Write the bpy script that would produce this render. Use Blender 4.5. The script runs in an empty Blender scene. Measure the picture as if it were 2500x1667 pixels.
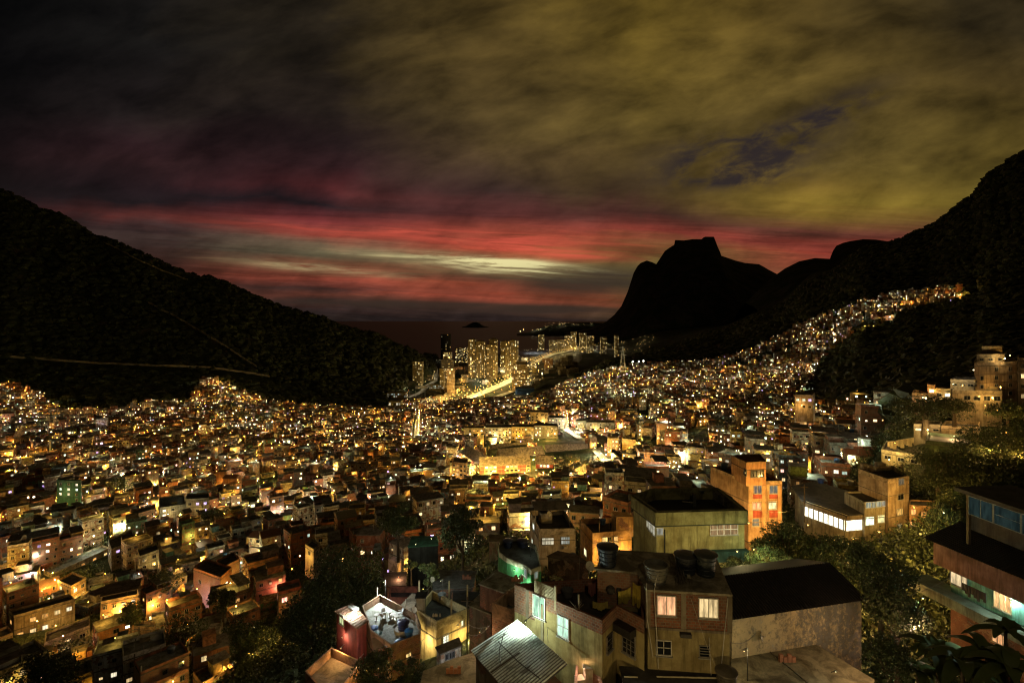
import bpy, bmesh, math, random
import numpy as np
from mathutils import Vector, Matrix, noise

# ------------------------------------------------------------------ camera, world, exposure
sc = bpy.context.scene
COL = sc.collection
F = 1250.0            # focal length in photo pixels (18 mm on 36 mm, photo 2500 wide)
HC = 150.0            # camera height above the sea, metres
HV = 782.0            # photo row of the true horizon
cam_d = bpy.data.cameras.new("camera")
cam = bpy.data.objects.new("camera", cam_d)
COL.objects.link(cam)
cam.location = (0, 0, HC)
cam.rotation_euler = (math.radians(90), 0, 0)
cam_d.lens = 18.0
cam_d.sensor_width = 36.0
cam_d.sensor_fit = 'HORIZONTAL'
cam_d.shift_y = -(833.5 - HV) / 2500.0
cam_d.clip_start = 0.5
cam_d.clip_end = 120000
sc.camera = cam
sc.view_settings.view_transform = 'Standard'
sc.view_settings.look = 'None'
sc.view_settings.gamma = 1.0
sc.view_settings.exposure = 0.0
sc.cycles.max_bounces = 4
sc.cycles.diffuse_bounces = 2
sc.cycles.glossy_bounces = 2
sc.cycles.transmission_bounces = 2
sc.cycles.volume_bounces = 0
sc.cycles.caustics_reflective = False
sc.cycles.caustics_refractive = False
sc.cycles.sample_clamp_indirect = 1.5
sc.cycles.use_light_tree = True
sc.cycles.use_denoising = True
sc.cycles.denoiser = "OPENIMAGEDENOISE"
sc.cycles.denoising_input_passes = "RGB_ALBEDO_NORMAL"
sc.cycles.denoising_prefilter = "ACCURATE"
sc.cycles.use_adaptive_sampling = False
sc.cycles.filter_width = 1.2

def srgb(r, g, b, k=1.0):
    f = lambda c: (c / 255.0 / 12.92) if c <= 10.31 else ((c / 255.0 + 0.055) / 1.055) ** 2.4
    return (f(r) * k, f(g) * k, f(b) * k, 1.0)

# ------------------------------------------------------------------ node helper
class NT:
    def __init__(s, tree):
        s.t = tree; s.n = tree.nodes; s.l = tree.links
    def new(s, typ, **kw):
        n = s.n.new(typ)
        for k, v in kw.items():
            setattr(n, k, v)
        return n
    def put(s, sock, v):
        if isinstance(v, bpy.types.NodeSocket):
            s.l.new(v, sock)
        elif v is not None:
            sock.default_value = v
    def math(s, op, a, b=None, c=None, clamp=False):
        n = s.new('ShaderNodeMath', operation=op, use_clamp=clamp)
        s.put(n.inputs[0], a); s.put(n.inputs[1], b)
        if c is not None: s.put(n.inputs[2], c)
        return n.outputs[0]
    def comb(s, x, y, z):
        n = s.new('ShaderNodeCombineXYZ')
        s.put(n.inputs[0], x); s.put(n.inputs[1], y); s.put(n.inputs[2], z)
        return n.outputs[0]
    def noise(s, vec, scale=1.0, detail=4.0, rough=0.55, dist=0.0, col=False):
        n = s.new('ShaderNodeTexNoise')
        s.put(n.inputs['Vector'], vec)
        n.inputs['Scale'].default_value = scale
        n.inputs['Detail'].default_value = detail
        n.inputs['Roughness'].default_value = rough
        n.inputs['Distortion'].default_value = dist
        return n.outputs['Color' if col else 'Fac']
    def ramp(s, fac, stops, interp='LINEAR'):
        n = s.new('ShaderNodeValToRGB')
        cr = n.color_ramp; cr.interpolation = interp
        while len(cr.elements) < len(stops): cr.elements.new(1.0)
        for e, (p, c) in zip(cr.elements, stops):
            e.position = p; e.color = c
        s.put(n.inputs[0], fac)
        return n.outputs[0]
    def mix(s, fac, a, b, mode='MIX'):
        n = s.new('ShaderNodeMix', data_type='RGBA', blend_type=mode)
        s.put(n.inputs[0], fac); s.put(n.inputs[6], a); s.put(n.inputs[7], b)
        return n.outputs[2]
    def mapr(s, v, a, b, c=0.0, d=1.0, smooth=False):
        n = s.new('ShaderNodeMapRange')
        if smooth: n.interpolation_type = 'SMOOTHSTEP'
        s.put(n.inputs[0], v)
        for i, x in enumerate((a, b, c, d)): n.inputs[i + 1].default_value = x
        return n.outputs[0]

# ------------------------------------------------------------------ the dusk sky (world)
def build_world():
    w = bpy.data.worlds.new("World"); sc.world = w; w.use_nodes = True
    T = NT(w.node_tree); T.n.clear()
    out = T.new('ShaderNodeOutputWorld'); bg = T.new('ShaderNodeBackground')
    T.l.new(bg.outputs[0], out.inputs[0])
    tc = T.new('ShaderNodeTexCoord'); sep = T.new('ShaderNodeSeparateXYZ')
    T.l.new(tc.outputs['Generated'], sep.inputs[0])
    X, Y, Z = sep.outputs
    yy = T.math('MAXIMUM', Y, 0.12)
    a = T.math('DIVIDE', X, yy); q = T.math('DIVIDE', Z, yy)      # tangents of azimuth and height
    # cloud deck coordinates: where the ray meets a layer overhead
    zz = T.math('MAXIMUM', Z, 0.02)
    deck = T.comb(T.math('DIVIDE', X, T.math('ADD', zz, 0.12)), T.math('DIVIDE', Y, T.math('ADD', zz, 0.12)), 0.0)
    mp = T.new('ShaderNodeMapping'); mp.inputs['Rotation'].default_value = (0, 0, math.radians(-62)); mp.inputs['Scale'].default_value = (1.0, 0.42, 1)
    T.l.new(deck, mp.inputs[0])
    n_big = T.noise(mp.outputs[0], 0.9, 5, 0.52, 0.6)
    dg = T.comb(T.math('ADD', T.math('MULTIPLY', a, 2.2), T.math('MULTIPLY', q, 1.2)), T.math('SUBTRACT', T.math('MULTIPLY', q, 5.2), T.math('MULTIPLY', a, 1.5)), 1.7)
    n_fine = T.noise(dg, 2.9, 8, 0.57, 0.22)
    n_rag = T.noise(dg, 5.5, 7, 0.6, 0.4)
    dg2 = T.comb(T.math('ADD', T.math('MULTIPLY', a, 1.0), T.math('MULTIPLY', q, 0.6)), T.math('SUBTRACT', T.math('MULTIPLY', q, 2.6), T.math('MULTIPLY', a, 0.7)), 4.1)
    n_big = T.noise(dg2, 1.6, 6, 0.58, 0.35)
    # streaky layers low over the sea, slightly tilted
    qt = T.math('ADD', q, T.math('MULTIPLY', a, 0.05))
    st = T.comb(T.math('MULTIPLY', a, 3.0), T.math('MULTIPLY', qt, 42.0), 0.3)
    n_st = T.noise(st, 1.0, 6, 0.62, 0.5)
    st2 = T.comb(T.math('MULTIPLY', a, 1.1), T.math('MULTIPLY', qt, 20.0), 5.3)
    n_st2 = T.noise(st2, 1.0, 5, 0.6, 0.8)
    low = T.mapr(q, 0.0, 0.32, 1.0, 0.0)
    wob1 = T.math('MULTIPLY', T.math('SUBTRACT', n_st2, 0.5), 0.085)
    wob2 = T.math('MULTIPLY', T.math('SUBTRACT', n_big, 0.5), 0.16)
    hi = T.math('SUBTRACT', 1.0, low)
    qw = T.math('ADD', qt, T.math('ADD', T.math('MULTIPLY', wob1, low), T.math('MULTIPLY', wob2, T.math('MULTIPLY', hi, 0.8))))
    aw = T.math('ADD', a, T.math('MULTIPLY', T.math('SUBTRACT', n_big, 0.5), 0.45))
    t = T.mapr(qw, -0.02, 0.66, 0.0, 1.0)
    cols = {
     0:   [(0,10,10,8),(200,11,10,9),(330,15,12,11),(400,25,17,17),(450,28,18,18),(520,24,18,19),(600,40,24,26),(782,30,20,22)],
     400: [(0,20,19,16),(150,22,21,18),(300,28,23,21),(385,38,23,24),(430,46,28,28),(500,36,24,27),(535,32,24,27),(568,82,40,38),(590,60,44,44),(625,62,46,44),(660,48,32,31),(700,75,40,36),(782,34,24,26)],
     800: [(0,36,31,20),(150,40,34,22),(300,42,34,26),(390,45,32,30),(440,60,36,36),(490,84,38,38),(522,36,27,31),(560,112,46,47),(590,140,66,55),(610,112,86,70),(640,100,88,70),(668,124,66,50),(700,134,58,48),(727,60,38,40),(748,90,45,40),(770,44,30,33),(785,34,25,28)],
     1200:[(0,82,68,30),(150,88,73,34),(300,84,70,36),(400,72,56,38),(470,60,42,37),(530,96,50,47),(570,142,64,50),(612,188,78,58),(645,120,90,62),(675,90,56,44),(700,140,64,50),(735,150,64,52),(752,70,42,38),(785,38,27,30)],
     1600:[(0,96,80,28),(150,100,84,32),(300,98,83,36),(400,96,79,37),(470,90,70,37),(520,80,50,40),(560,150,64,54),(588,108,82,46),(620,92,78,42),(690,82,68,42),(740,76,58,40),(785,44,32,30)],
     2000:[(0,80,66,26),(150,94,79,34),(300,84,71,34),(360,96,80,36),(410,112,90,36),(450,130,106,40),(490,122,96,38),(528,96,52,42),(570,146,60,51),(620,140,60,50),(680,96,52,44),(785,44,30,30)],
     2400:[(0,46,39,20),(150,76,63,28),(300,96,82,32),(400,112,96,38),(450,118,99,38),(500,92,52,40),(560,130,58,48),(640,120,56,46),(785,44,30,30)],
    }
    outc = None; prev = None
    for u in sorted(cols):
        stops = []
        for (v, r, g, b) in reversed(cols[u]):
            stops.append(((((HV - v) / F) + 0.02) / 0.68, srgb(r, g, b)))
        c = T.ramp(t, stops, 'LINEAR')
        if outc is None: outc = c
        else:
            f = T.mapr(aw, (prev - 1250) / F, (u - 1250) / F, 0.0, 1.0)
            outc = T.mix(f, outc, c)
        prev = u
    # cloud texture: light and dark within the deck and the low streaks
    m1 = T.mapr(n_fine, 0.32, 0.68, 0.52, 1.40)
    m2 = T.mapr(n_big, 0.34, 0.66, 0.58, 1.30)
    m3 = T.mapr(n_st, 0.3, 0.7, 0.70, 1.55)
    st3 = T.comb(T.math('MULTIPLY', a, 5.0), T.math('MULTIPLY', qt, 80.0), 2.1)
    n_st3 = T.noise(st3, 1.0, 7, 0.66, 0.8)
    mod = T.math('MULTIPLY', m1, m2)
    m4 = T.mapr(n_rag, 0.34, 0.66, 0.72, 1.28)
    mod = T.math('ADD', T.math('MULTIPLY', T.math('MULTIPLY', mod, 0.90), hi), T.math('MULTIPLY', T.math('MULTIPLY', m3, m4), low))
    sky = T.mix(1.0, outc, T.comb(mod, T.math('MULTIPLY', mod, T.math('ADD', T.math('MULTIPLY', hi, 0.93), T.math('MULTIPLY', low, 1.18))), T.math('MULTIPLY', mod, T.math('ADD', T.math('MULTIPLY', hi, 1.0), T.math('MULTIPLY', low, 0.92)))), 'MULTIPLY')
    # darker layers of cloud lying across the red light
    dk = T.math('MULTIPLY', T.mapr(T.math('ADD', T.math('MULTIPLY', n_st2, 0.55), T.math('MULTIPLY', n_st3, 0.45)), 0.47, 0.60, 0.0, 0.62, True), T.mapr(q, 0.27, 0.17, 0.0, 1.0))
    sky = T.mix(T.math('MULTIPLY', dk, T.mapr(q, 0.0, 0.03, 0.2, 1.0)), sky, T.mix(1.0, sky, srgb(150, 136, 150), 'MULTIPLY'))
    wisp = T.math('MULTIPLY', T.mapr(n_st3, 0.50, 0.64, 0.0, 0.65, True), T.mapr(q, 0.24, 0.12, 0.0, 1.0))
    sky = T.mix(wisp, sky, T.mix(1.0, sky, (1.9, 1.7, 1.5, 1), 'MULTIPLY'))
    # helper for soft blobs in (azimuth, height)
    def blob(u, v, ru, rv, tilt=0.0):
        da = T.math('SUBTRACT', a, (u - 1250) / F)
        dq = T.math('SUBTRACT', T.math('SUBTRACT', q, (HV - v) / F), T.math('MULTIPLY', da, tilt))
        e = T.math('ADD', T.math('POWER', T.math('ABSOLUTE', T.math('DIVIDE', da, ru / F)), 2.0), T.math('POWER', T.math('ABSOLUTE', T.math('DIVIDE', dq, rv / F)), 2.0))
        return T.math('POWER', 2.718, T.math('MULTIPLY', e, -1.0))
    # torn blue opening in the deck
    b = T.math('ADD', blob(1800, 372, 190, 52, 0.12), T.math('MULTIPLY', blob(2010, 285, 150, 42, 0.45), 0.8))
    b = T.math('ADD', b, T.math('MULTIPLY', blob(1790, 430, 160, 34, 0.05), 0.8))
    b = T.math('MULTIPLY', T.mapr(b, 0.03, 0.75, 0.0, 1.0), T.mapr(T.math('ADD', T.math('MULTIPLY', n_fine, 0.35), T.math('MULTIPLY', n_rag, 0.65)), 0.37, 0.58, 0.0, 1.0, True))
    sky = T.mix(T.math('MULTIPLY', b, 0.95), sky, srgb(42, 35, 37))
    # the last pale light in a long break of the cloud
    s = T.math('MULTIPLY', blob(1270, 654, 150, 15, -0.10), 2.2)
    s = T.math('ADD', s, T.math('MULTIPLY', blob(1020, 632, 240, 13, -0.06), 0.36))
    s = T.math('ADD', s, T.math('MULTIPLY', blob(790, 655, 190, 11, -0.08), 0.25))
    s = T.math('MULTIPLY', s, T.math('MULTIPLY', T.mapr(n_st, 0.40, 0.60, 0.25, 1.4), T.mapr(n_st3, 0.38, 0.60, 0.1, 1.35)), clamp=True)
    sky = T.mix(s, sky, srgb(232, 220, 158))
    sal = T.math('ADD', blob(1330, 612, 170, 15, -0.08), T.math('MULTIPLY', blob(1080, 572, 420, 16, -0.05), 0.7))
    sal = T.math('MULTIPLY', sal, T.mapr(n_st3, 0.40, 0.60, 0.0, 0.9), clamp=True)
    sky = T.mix(sal, sky, srgb(222, 92, 72))
    # dark bars of cloud under it
    d = T.math('ADD', T.math('MULTIPLY', blob(1430, 690, 190, 34, 0.05), 1.25), blob(1000, 742, 300, 11, -0.02))
    d = T.math('ADD', d, blob(1330, 757, 170, 9, 0.02))
    d = T.math('MULTIPLY', d, T.mapr(n_st, 0.35, 0.6, 0.6, 1.3), clamp=True)
    sky = T.mix(T.math('MULTIPLY', d, 0.85), sky, srgb(52, 42, 36))
    # behind the viewer and overhead the deck is dark
    back = T.mapr(Y, -0.3, 0.25, 0.7, 1.0, True)
    over = T.mapr(Z, 0.55, 0.9, 1.0, 0.7, True)
    k = T.math('MULTIPLY', back, over)
    sky = T.mix(1.0, sky, T.comb(k, k, k), 'MULTIPLY')
    below = T.mapr(Z, -0.01, 0.0, 0.0, 1.0)
    sky = T.mix(below, srgb(18, 14, 15), sky)
    nish = T.new('ShaderNodeTexSky'); nish.sky_type = 'NISHITA'; nish.sun_disc = False
    nish.sun_elevation = math.radians(-3); nish.sun_rotation = math.radians(3)
    sky = T.mix(0.01, sky, nish.outputs[0], 'ADD')
    T.l.new(sky, bg.inputs[0]); bg.inputs[1].default_value = 1.0
    w.cycles.sampling_method = 'AUTOMATIC'
build_world()
# the sun has set behind the cloud bank over the sea: only a trace of it is left
sd = bpy.data.lights.new("sun", 'SUN'); sun = bpy.data.objects.new("sun", sd); COL.objects.link(sun)
sd.cycles.use_multiple_importance_sampling = False; sd.energy = 0.004; sd.angle = math.radians(10); sd.color = (1.0, 0.6, 0.4)
sun.rotation_euler = (math.radians(86), 0, math.radians(-177))

# ------------------------------------------------------------------ photo pixel helpers (used to find where things stand)
def W(u, v, d):
    return Vector(((u - 1250) / F * d, d, HC - (v - HV) / F * d))
def G(u, v, z):
    d = (HC - z) * F / (v - HV)
    return Vector(((u - 1250) / F * d, d, z))
def r1(X, Y): return (1100 + X / 3.36, 1300 + Y / 3.36)
def r2(X, Y): return (1700 + X / 2.351, 1000 + Y / 2.351)
def r3(X, Y): return (1100 + X / 3.36, 1000 + Y / 3.36)
def r4(X, Y): return (700 + X / 3.033, 1150 + Y / 3.033)
def r5(X, Y): return (900 + X / 3.36, 750 + Y / 3.36)
def r6(X, Y): return (X / 2.351, 1000 + Y / 2.351)
def r7(X, Y): return (1500 + X / 2.352, 500 + Y / 2.352)
def r8(X, Y): return (X / 2.138, 400 + Y / 2.138)

# ------------------------------------------------------------------ ground height
def zc(z, d): return HV + (HC - z) * F / d     # photo row of height z at distance d
TAB = {
 -500: [(12,1900),(60,1850),(110,1690),(160,1480),(230,1310),(320,1190),(430,1090),(540,1000),(640,880),(800,650),(1000,420),(1200,330),(1500,420),(2200,866),(2700,852)],
 0:    [(12,1900),(50,1860),(80,1800),(110,1695),(150,1535),(220,1330),(300,1205),(400,1100),(520,1010),(620,960),(720,900),(820,790),(950,650),(1150,457),(1400,560),(2000,874),(2700,852)],
 130:  [(12,1900),(50,1860),(80,1800),(110,1700),(150,1540),(220,1330),(300,1210),(400,1110),(536,1040),(640,1000),(740,925),(850,820),(1000,670),(1180,512),(1450,620),(2000,874),(2700,852)],
 250:  [(12,1900),(50,1840),(80,1800),(110,1700),(150,1540),(220,1330),(300,1210),(400,1110),(536,1040),(640,1008),(740,940),(850,860),(1000,720),(1200,577),(1500,680),(2000,874),(2700,852)],
 500:  [(12,1900),(50,1800),(80,1740),(110,1665),(150,1560),(220,1340),(300,1215),(400,1115),(536,1050),(650,1005),(740,958),(830,905),(950,820),(1250,672),(1600,780),(2100,871),(2700,852)],
 750:  [(12,1900),(35,1760),(58,1690),(80,1620),(115,1520),(160,1400),(220,1310),(300,1215),(400,1120),(536,1058),(660,1020),(760,995),(860,955),(1000,885),(1300,762),(1700,840),(2200,867),(2700,852)],
 900:  [(12,1900),(35,1730),(58,1665),(80,1580),(115,1470),(160,1370),(220,1290),(300,1205),(400,1120),(536,1060),(660,1022),(760,1005),(880,970),(1000,930),(1150,880),(1380,808),(1700,868),(2200,867),(2700,852)],
 1000: [(12,1900),(35,1730),(58,1640),(80,1540),(115,1430),(160,1330),(220,1270),(300,1195),(400,1118),(536,1060),(660,1024),(760,1008),(880,982),(1000,958),(1150,930),(1400,852),(1700,868),(2200,867),(2700,852)],
 1070: [(12,1890),(35,1720),(58,1600),(80,1500),(115,1400),(160,1310),(220,1255),(300,1190),(400,1115),(536,1055),(660,1024),(780,1004),(880,984),(1000,963),(1300,922),(1500,900),(1700,868),(2200,867),(2700,852)],
 1250: [(12,1880),(25,1800),(38,1650),(60,1510),(85,1410),(130,1300),(180,1250),(250,1212),(330,1170),(400,1100),(480,1045),(600,1009),(750,984),(880,970),(1000,958),(1300,922),(1700,892),(2200,867),(2700,852)],
 1400: [(12,1860),(25,1770),(38,1640),(60,1500),(85,1405),(130,1300),(180,1245),(250,1205),(330,1160),(400,1095),(480,1045),(600,1000),(750,968),(850,955),(950,940),(1050,925),(1200,920),(1300,918),(1700,892),(2200,868),(2700,852)],
 1500: [(12,1850),(25,1750),(38,1640),(60,1490),(85,1400),(130,1300),(180,1235),(250,1185),(330,1130),(400,1085),(480,1040),(600,990),(700,950),(800,925),(900,900),(1000,882),(1150,890),(1400,900),(2200,862),(2700,852),(3200,835)],
 1620: [(12,1830),(25,1720),(38,1620),(60,1460),(85,1380),(130,1290),(200,1200),(300,1110),(440,1035),(600,975),(750,928),(850,905),(950,890),(1100,868),(1300,860),(1700,850),(2200,835),(2700,820),(3200,805)],
 1750: [(12,1780),(22,1720),(38,1620),(60,1440),(85,1370),(130,1290),(200,1180),(300,1095),(440,1022),(600,967),(750,922),(850,895),(950,880),(1150,855),(1500,820),(2000,800),(2700,800),(3200,795)],
 1880: [(12,1760),(22,1700),(38,1610),(60,1430),(85,1340),(130,1260),(210,1150),(300,1080),(440,1010),(600,955),(750,895),(850,865),(950,842),(1150,800),(1500,770),(2000,750),(2700,770),(3200,790)],
 2000: [(12,1740),(22,1680),(40,1585),(60,1460),(85,1390),(108,1335),(130,1240),(210,1130),(300,1065),(400,1020),(500,985),(600,935),(720,860),(820,810),(950,775),(1150,735),(1500,690),(2000,660),(2700,760),(3200,790)],
 2120: [(12,1720),(22,1660),(40,1560),(60,1450),(85,1380),(108,1325),(130,1150),(160,1085),(210,1060),(300,1020),(400,960),(500,900),(620,835),(750,775),(850,745),(950,715),(1150,660),(1500,600),(2000,640),(2700,760),(3200,790)],
 2250: [(12,1700),(22,1640),(38,1560),(60,1440),(85,1350),(108,1260),(130,1072),(143,988),(210,978),(300,960),(400,905),(500,850),(620,790),(750,740),(850,722),(950,690),(1100,630),(1350,560),(1700,620),(2700,800),(3200,800)],
 2371: [(12,1680),(22,1600),(38,1520),(60,1370),(85,1240),(105,1140),(131,1066),(141,986),(200,972),(280,940),(400,870),(500,805),(620,740),(750,690),(900,640),(1050,560),(1300,482),(1700,560),(2700,800),(3200,800)],
 2420: [(12,1670),(22,1590),(38,1500),(60,1340),(85,1210),(105,1135),(131,1064),(141,986),(200,972),(280,925),(400,850),(500,780),(620,715),(750,655),(900,590),(1050,500),(1270,418),(1700,500),(2700,800),(3200,800)],
 2500: [(12,1650),(22,1570),(38,1480),(60,1300),(100,1150),(130,1062),(141,990),(200,965),(300,900),(400,840),(500,760),(620,690),(750,610),(900,530),(1050,450),(1250,372),(1700,450),(2700,800),(3200,800)],
 3000: [(12,1500),(38,1350),(60,1200),(100,1020),(200,900),(300,830),(500,650),(750,480),(1000,300),(1250,200),(1700,300),(2700,750),(3200,800)],
}
_US = sorted(TAB)
_LD = np.log(np.geomspace(12, 3200, 400))
_ARR = np.array([np.interp(_LD, np.log([p[0] for p in TAB[u]]), [p[1] for p in TAB[u]]) for u in _US])
# smooth along depth a little
_k = np.array([1, 2, 3, 2, 1.0]); _k /= _k.sum()
for _i in range(_ARR.shape[0]):
    _p = np.pad(_ARR[_i], 2, mode='edge'); _ARR[_i] = np.convolve(_p, _k, 'valid')
def ground(x, y):
    """height of the land at world x, y (arrays or floats)"""
    x = np.asarray(x, float); y = np.maximum(np.asarray(y, float), 12.0)
    u = np.clip(1250 + x / y * F, _US[0], _US[-1] - 1e-3)
    ld = np.clip(np.log(y), _LD[0], _LD[-1] - 1e-9)
    iu = np.clip(np.searchsorted(_US, u, 'right') - 1, 0, len(_US) - 2)
    U = np.array(_US, float)
    fu = (u - U[iu]) / (U[iu + 1] - U[iu]); fu = fu * fu * (3 - 2 * fu) * 0.5 + fu * 0.5
    s = (ld - _LD[0]) / (_LD[1] - _LD[0]); il = np.clip(s.astype(int), 0, len(_LD) - 2); fl = s - il
    v = (_ARR[iu, il] * (1 - fl) + _ARR[iu, il + 1] * fl) * (1 - fu) + (_ARR[iu + 1, il] * (1 - fl) + _ARR[iu + 1, il + 1] * fl) * fu
    z = HC - (v - HV) / F * y
    cap = np.interp(y, [12, 20, 30, 45, 60, 78, 95], [124, 121, 118, 115, 113, 114, 150])
    return np.where((y < 95), np.minimum(z, cap), z)
def gz(x, y): return float(ground(x, y))
_DS = np.geomspace(30, 3100, 1400)
def hit(u, v, dmin=30.0):
    """first land point seen at photo pixel u, v"""
    z = ground((u - 1250) / F * _DS, _DS)
    line = HC - (v - HV) / F * _DS
    k = np.where((z >= line) & (_DS >= dmin))[0]
    if len(k) == 0: return None
    d = float(_DS[k[0]])
    return Vector(((u - 1250) / F * d, d, float(z[k[0]])))

# ------------------------------------------------------------------ mesh builder
class MB:
    def __init__(s): s.v = []; s.f = []; s.c = []; s.mi = []
    def add(s, vs, fs, c=(0.5, 0.5, 0.5), mi=0):
        o = len(s.v); s.v.extend([tuple(p) for p in vs])
        for f in fs: s.f.append(tuple(i + o for i in f)); s.c.append(c); s.mi.append(mi)
    def quad(s, a, b, c_, d, c=(0.5, 0.5, 0.5), mi=0): s.add([a, b, c_, d], [(0, 1, 2, 3)], c, mi)
    def box(s, o, ax, ay, az, c=(0.5, 0.5, 0.5), mi=0, bottom=True):
        """box from corner o spanned by the vectors ax, ay, az"""
        o = Vector(o); ax = Vector(ax); ay = Vector(ay); az = Vector(az)
        p = [o, o + ax, o + ax + ay, o + ay]; q = [k + az for k in p]
        fs = [(4, 5, 6, 7), (0, 1, 5, 4), (1, 2, 6, 5), (2, 3, 7, 6), (3, 0, 4, 7)]
        if bottom: fs.append((3, 2, 1, 0))
        s.add(p + q, fs, c, mi)
    def aab(s, x0, x1, y0, y1, z0, z1, c=(0.5, 0.5, 0.5), mi=0):
        s.box((x0, y0, z0), (x1 - x0, 0, 0), (0, y1 - y0, 0), (0, 0, z1 - z0), c, mi)
    def prism(s, pts, z0, z1, c=(0.5, 0.5, 0.5), mi=0, cap=True, ctop=None):
        """vertical prism over a polygon of (x, y) or vectors; pts counter-clockwise or not, both work"""
        P = [(p[0], p[1]) for p in pts]; n = len(P)
        A = sum(P[i][0] * P[(i + 1) % n][1] - P[(i + 1) % n][0] * P[i][1] for i in range(n))
        if A < 0: P = P[::-1]
        o = len(s.v)
        s.v.extend([(x, y, z0) for x, y in P]); s.v.extend([(x, y, z1) for x, y in P])
        for i in range(n):
            j = (i + 1) % n; s.f.append((o + i, o + j, o + n + j, o + n + i)); s.c.append(c); s.mi.append(mi)
        if cap:
            s.f.append(tuple(o + n + i for i in range(n))); s.c.append(ctop or c); s.mi.append(mi)
            s.f.append(tuple(o + n - 1 - i for i in range(n))); s.c.append(c); s.mi.append(mi)
    def tube(s, a, b, r0, r1=None, n=8, c=(0.5, 0.5, 0.5), mi=0, cap=True):
        a = Vector(a); b = Vector(b); r1 = r0 if r1 is None else r1
        d = (b - a); L = d.length or 1e-6; d = d / L
        x = d.orthogonal().normalized(); y = d.cross(x)
        vs = []
        for (p, r) in ((a, r0), (b, r1)):
            for i in range(n):
                t = 2 * math.pi * i / n; vs.append(p + (x * math.cos(t) + y * math.sin(t)) * r)
        fs = [(i, (i + 1) % n, n + (i + 1) % n, n + i) for i in range(n)]
        if cap: fs += [tuple(range(n, 2 * n)), tuple(range(n - 1, -1, -1))]
        s.add(vs, fs, c, mi)
    def lathe(s, o, prof, n=20, c=(0.5, 0.5, 0.5), mi=0):
        o = Vector(o); vs = []
        for (r, z) in prof:
            for i in range(n):
                t = 2 * math.pi * i / n; vs.append(o + Vector((math.cos(t) * r, math.sin(t) * r, z)))
        fs = []
        for k in range(len(prof) - 1):
            for i in range(n):
                j = (i + 1) % n; fs.append((k * n + i, k * n + j, (k + 1) * n + j, (k + 1) * n + i))
        fs.append(tuple((len(prof) - 1) * n + i for i in range(n)))
        fs.append(tuple(n - 1 - i for i in range(n)))
        s.add(vs, fs, c, mi)
    def ball(s, o, r, c=(0.5, 0.5, 0.5), mi=0, seg=6, rings=4, sz=1.0):
        prof = [(max(1e-3, r * math.sin(math.pi * k / rings)), -r * sz * math.cos(math.pi * k / rings)) for k in range(rings + 1)]
        s.lathe(o, prof, seg, c, mi)
    def octa(s, o, r, c=(1, 1, 1)):
        x, y, z = o
        s.add([(x + r, y, z), (x - r, y, z), (x, y + r, z), (x, y - r, z), (x, y, z + r), (x, y, z - r)],
              [(0, 2, 4), (2, 1, 4), (1, 3, 4), (3, 0, 4), (2, 0, 5), (1, 2, 5), (3, 1, 5), (0, 3, 5)], c)

def make_mesh(name, mb, mats, smooth=False):
    me = bpy.data.meshes.new(name)
    nv, nf = len(mb.v), len(mb.f)
    me.vertices.add(nv); me.vertices.foreach_set('co', np.asarray(mb.v, np.float32).ravel())
    ls = np.fromiter((len(f) for f in mb.f), np.int32, nf)
    li = np.fromiter((i for f in mb.f for i in f), np.int32, int(ls.sum()))
    me.loops.add(len(li)); me.loops.foreach_set('vertex_index', li)
    me.polygons.add(nf)
    st = np.zeros(nf, np.int32); st[1:] = np.cumsum(ls)[:-1]
    me.polygons.foreach_set('loop_start', st); me.polygons.foreach_set('loop_total', ls)
    for m in (mats if isinstance(mats, (list, tuple)) else [mats]): me.materials.append(m)
    if any(mb.mi): me.polygons.foreach_set('material_index', np.asarray(mb.mi, np.int32))
    at = me.attributes.new('col', 'FLOAT_COLOR', 'FACE')
    c = np.ones((nf, 4), np.float32)
    c[:, :3] = np.asarray(mb.c, np.float32).reshape(nf, 3)
    at.data.foreach_set('color', c.ravel())
    me.polygons.foreach_set('use_smooth', np.full(nf, smooth, bool))
    me.update(); me.validate()
    return me
def obj(name, mb, mats, parent=None, smooth=False):
    o = bpy.data.objects.new(name, make_mesh(name, mb, mats, smooth))
    COL.objects.link(o)
    if parent is not None:
        o.parent = parent; o.matrix_parent_inverse = Matrix.Translation(-Vector(parent.location))
    return o
def tag(o, label=None, cat=None, group=None, kind=None):
    if label: o['label'] = label
    if cat: o['category'] = cat
    if group: o['group'] = group
    if kind: o['kind'] = kind
    return o
def thing(name, loc, label, cat, group=None):
    o = bpy.data.objects.new(name, None); COL.objects.link(o); o.location = loc
    o.empty_display_size = 0.3
    return tag(o, label, cat, group)

# ------------------------------------------------------------------ materials
MATS = {}
def new_mat(name):
    m = bpy.data.materials.new(name); m.use_nodes = True
    T = NT(m.node_tree); bs = m.node_tree.nodes['Principled BSDF']
    MATS[name] = m
    return m, T, bs
def wall_vec(T, sx=1.0, sz=1.0):
    """(along the wall, up) coordinates of any upright wall, whatever way it faces"""
    g = T.new('ShaderNodeNewGeometry')
    p = T.new('ShaderNodeSeparateXYZ'); T.l.new(g.outputs['Position'], p.inputs[0])
    n = T.new('ShaderNodeSeparateXYZ'); T.l.new(g.outputs['True Normal'], n.inputs[0])
    s = T.math('SUBTRACT', T.math('MULTIPLY', p.outputs[1], n.outputs[0]), T.math('MULTIPLY', p.outputs[0], n.outputs[1]))
    return T.comb(T.math('MULTIPLY', s, sx), T.math('MULTIPLY', p.outputs[2], sz), 0.0), g
def attr_col(T):
    a = T.new('ShaderNodeAttribute'); a.attribute_name = 'col'
    return a.outputs['Color']
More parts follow.
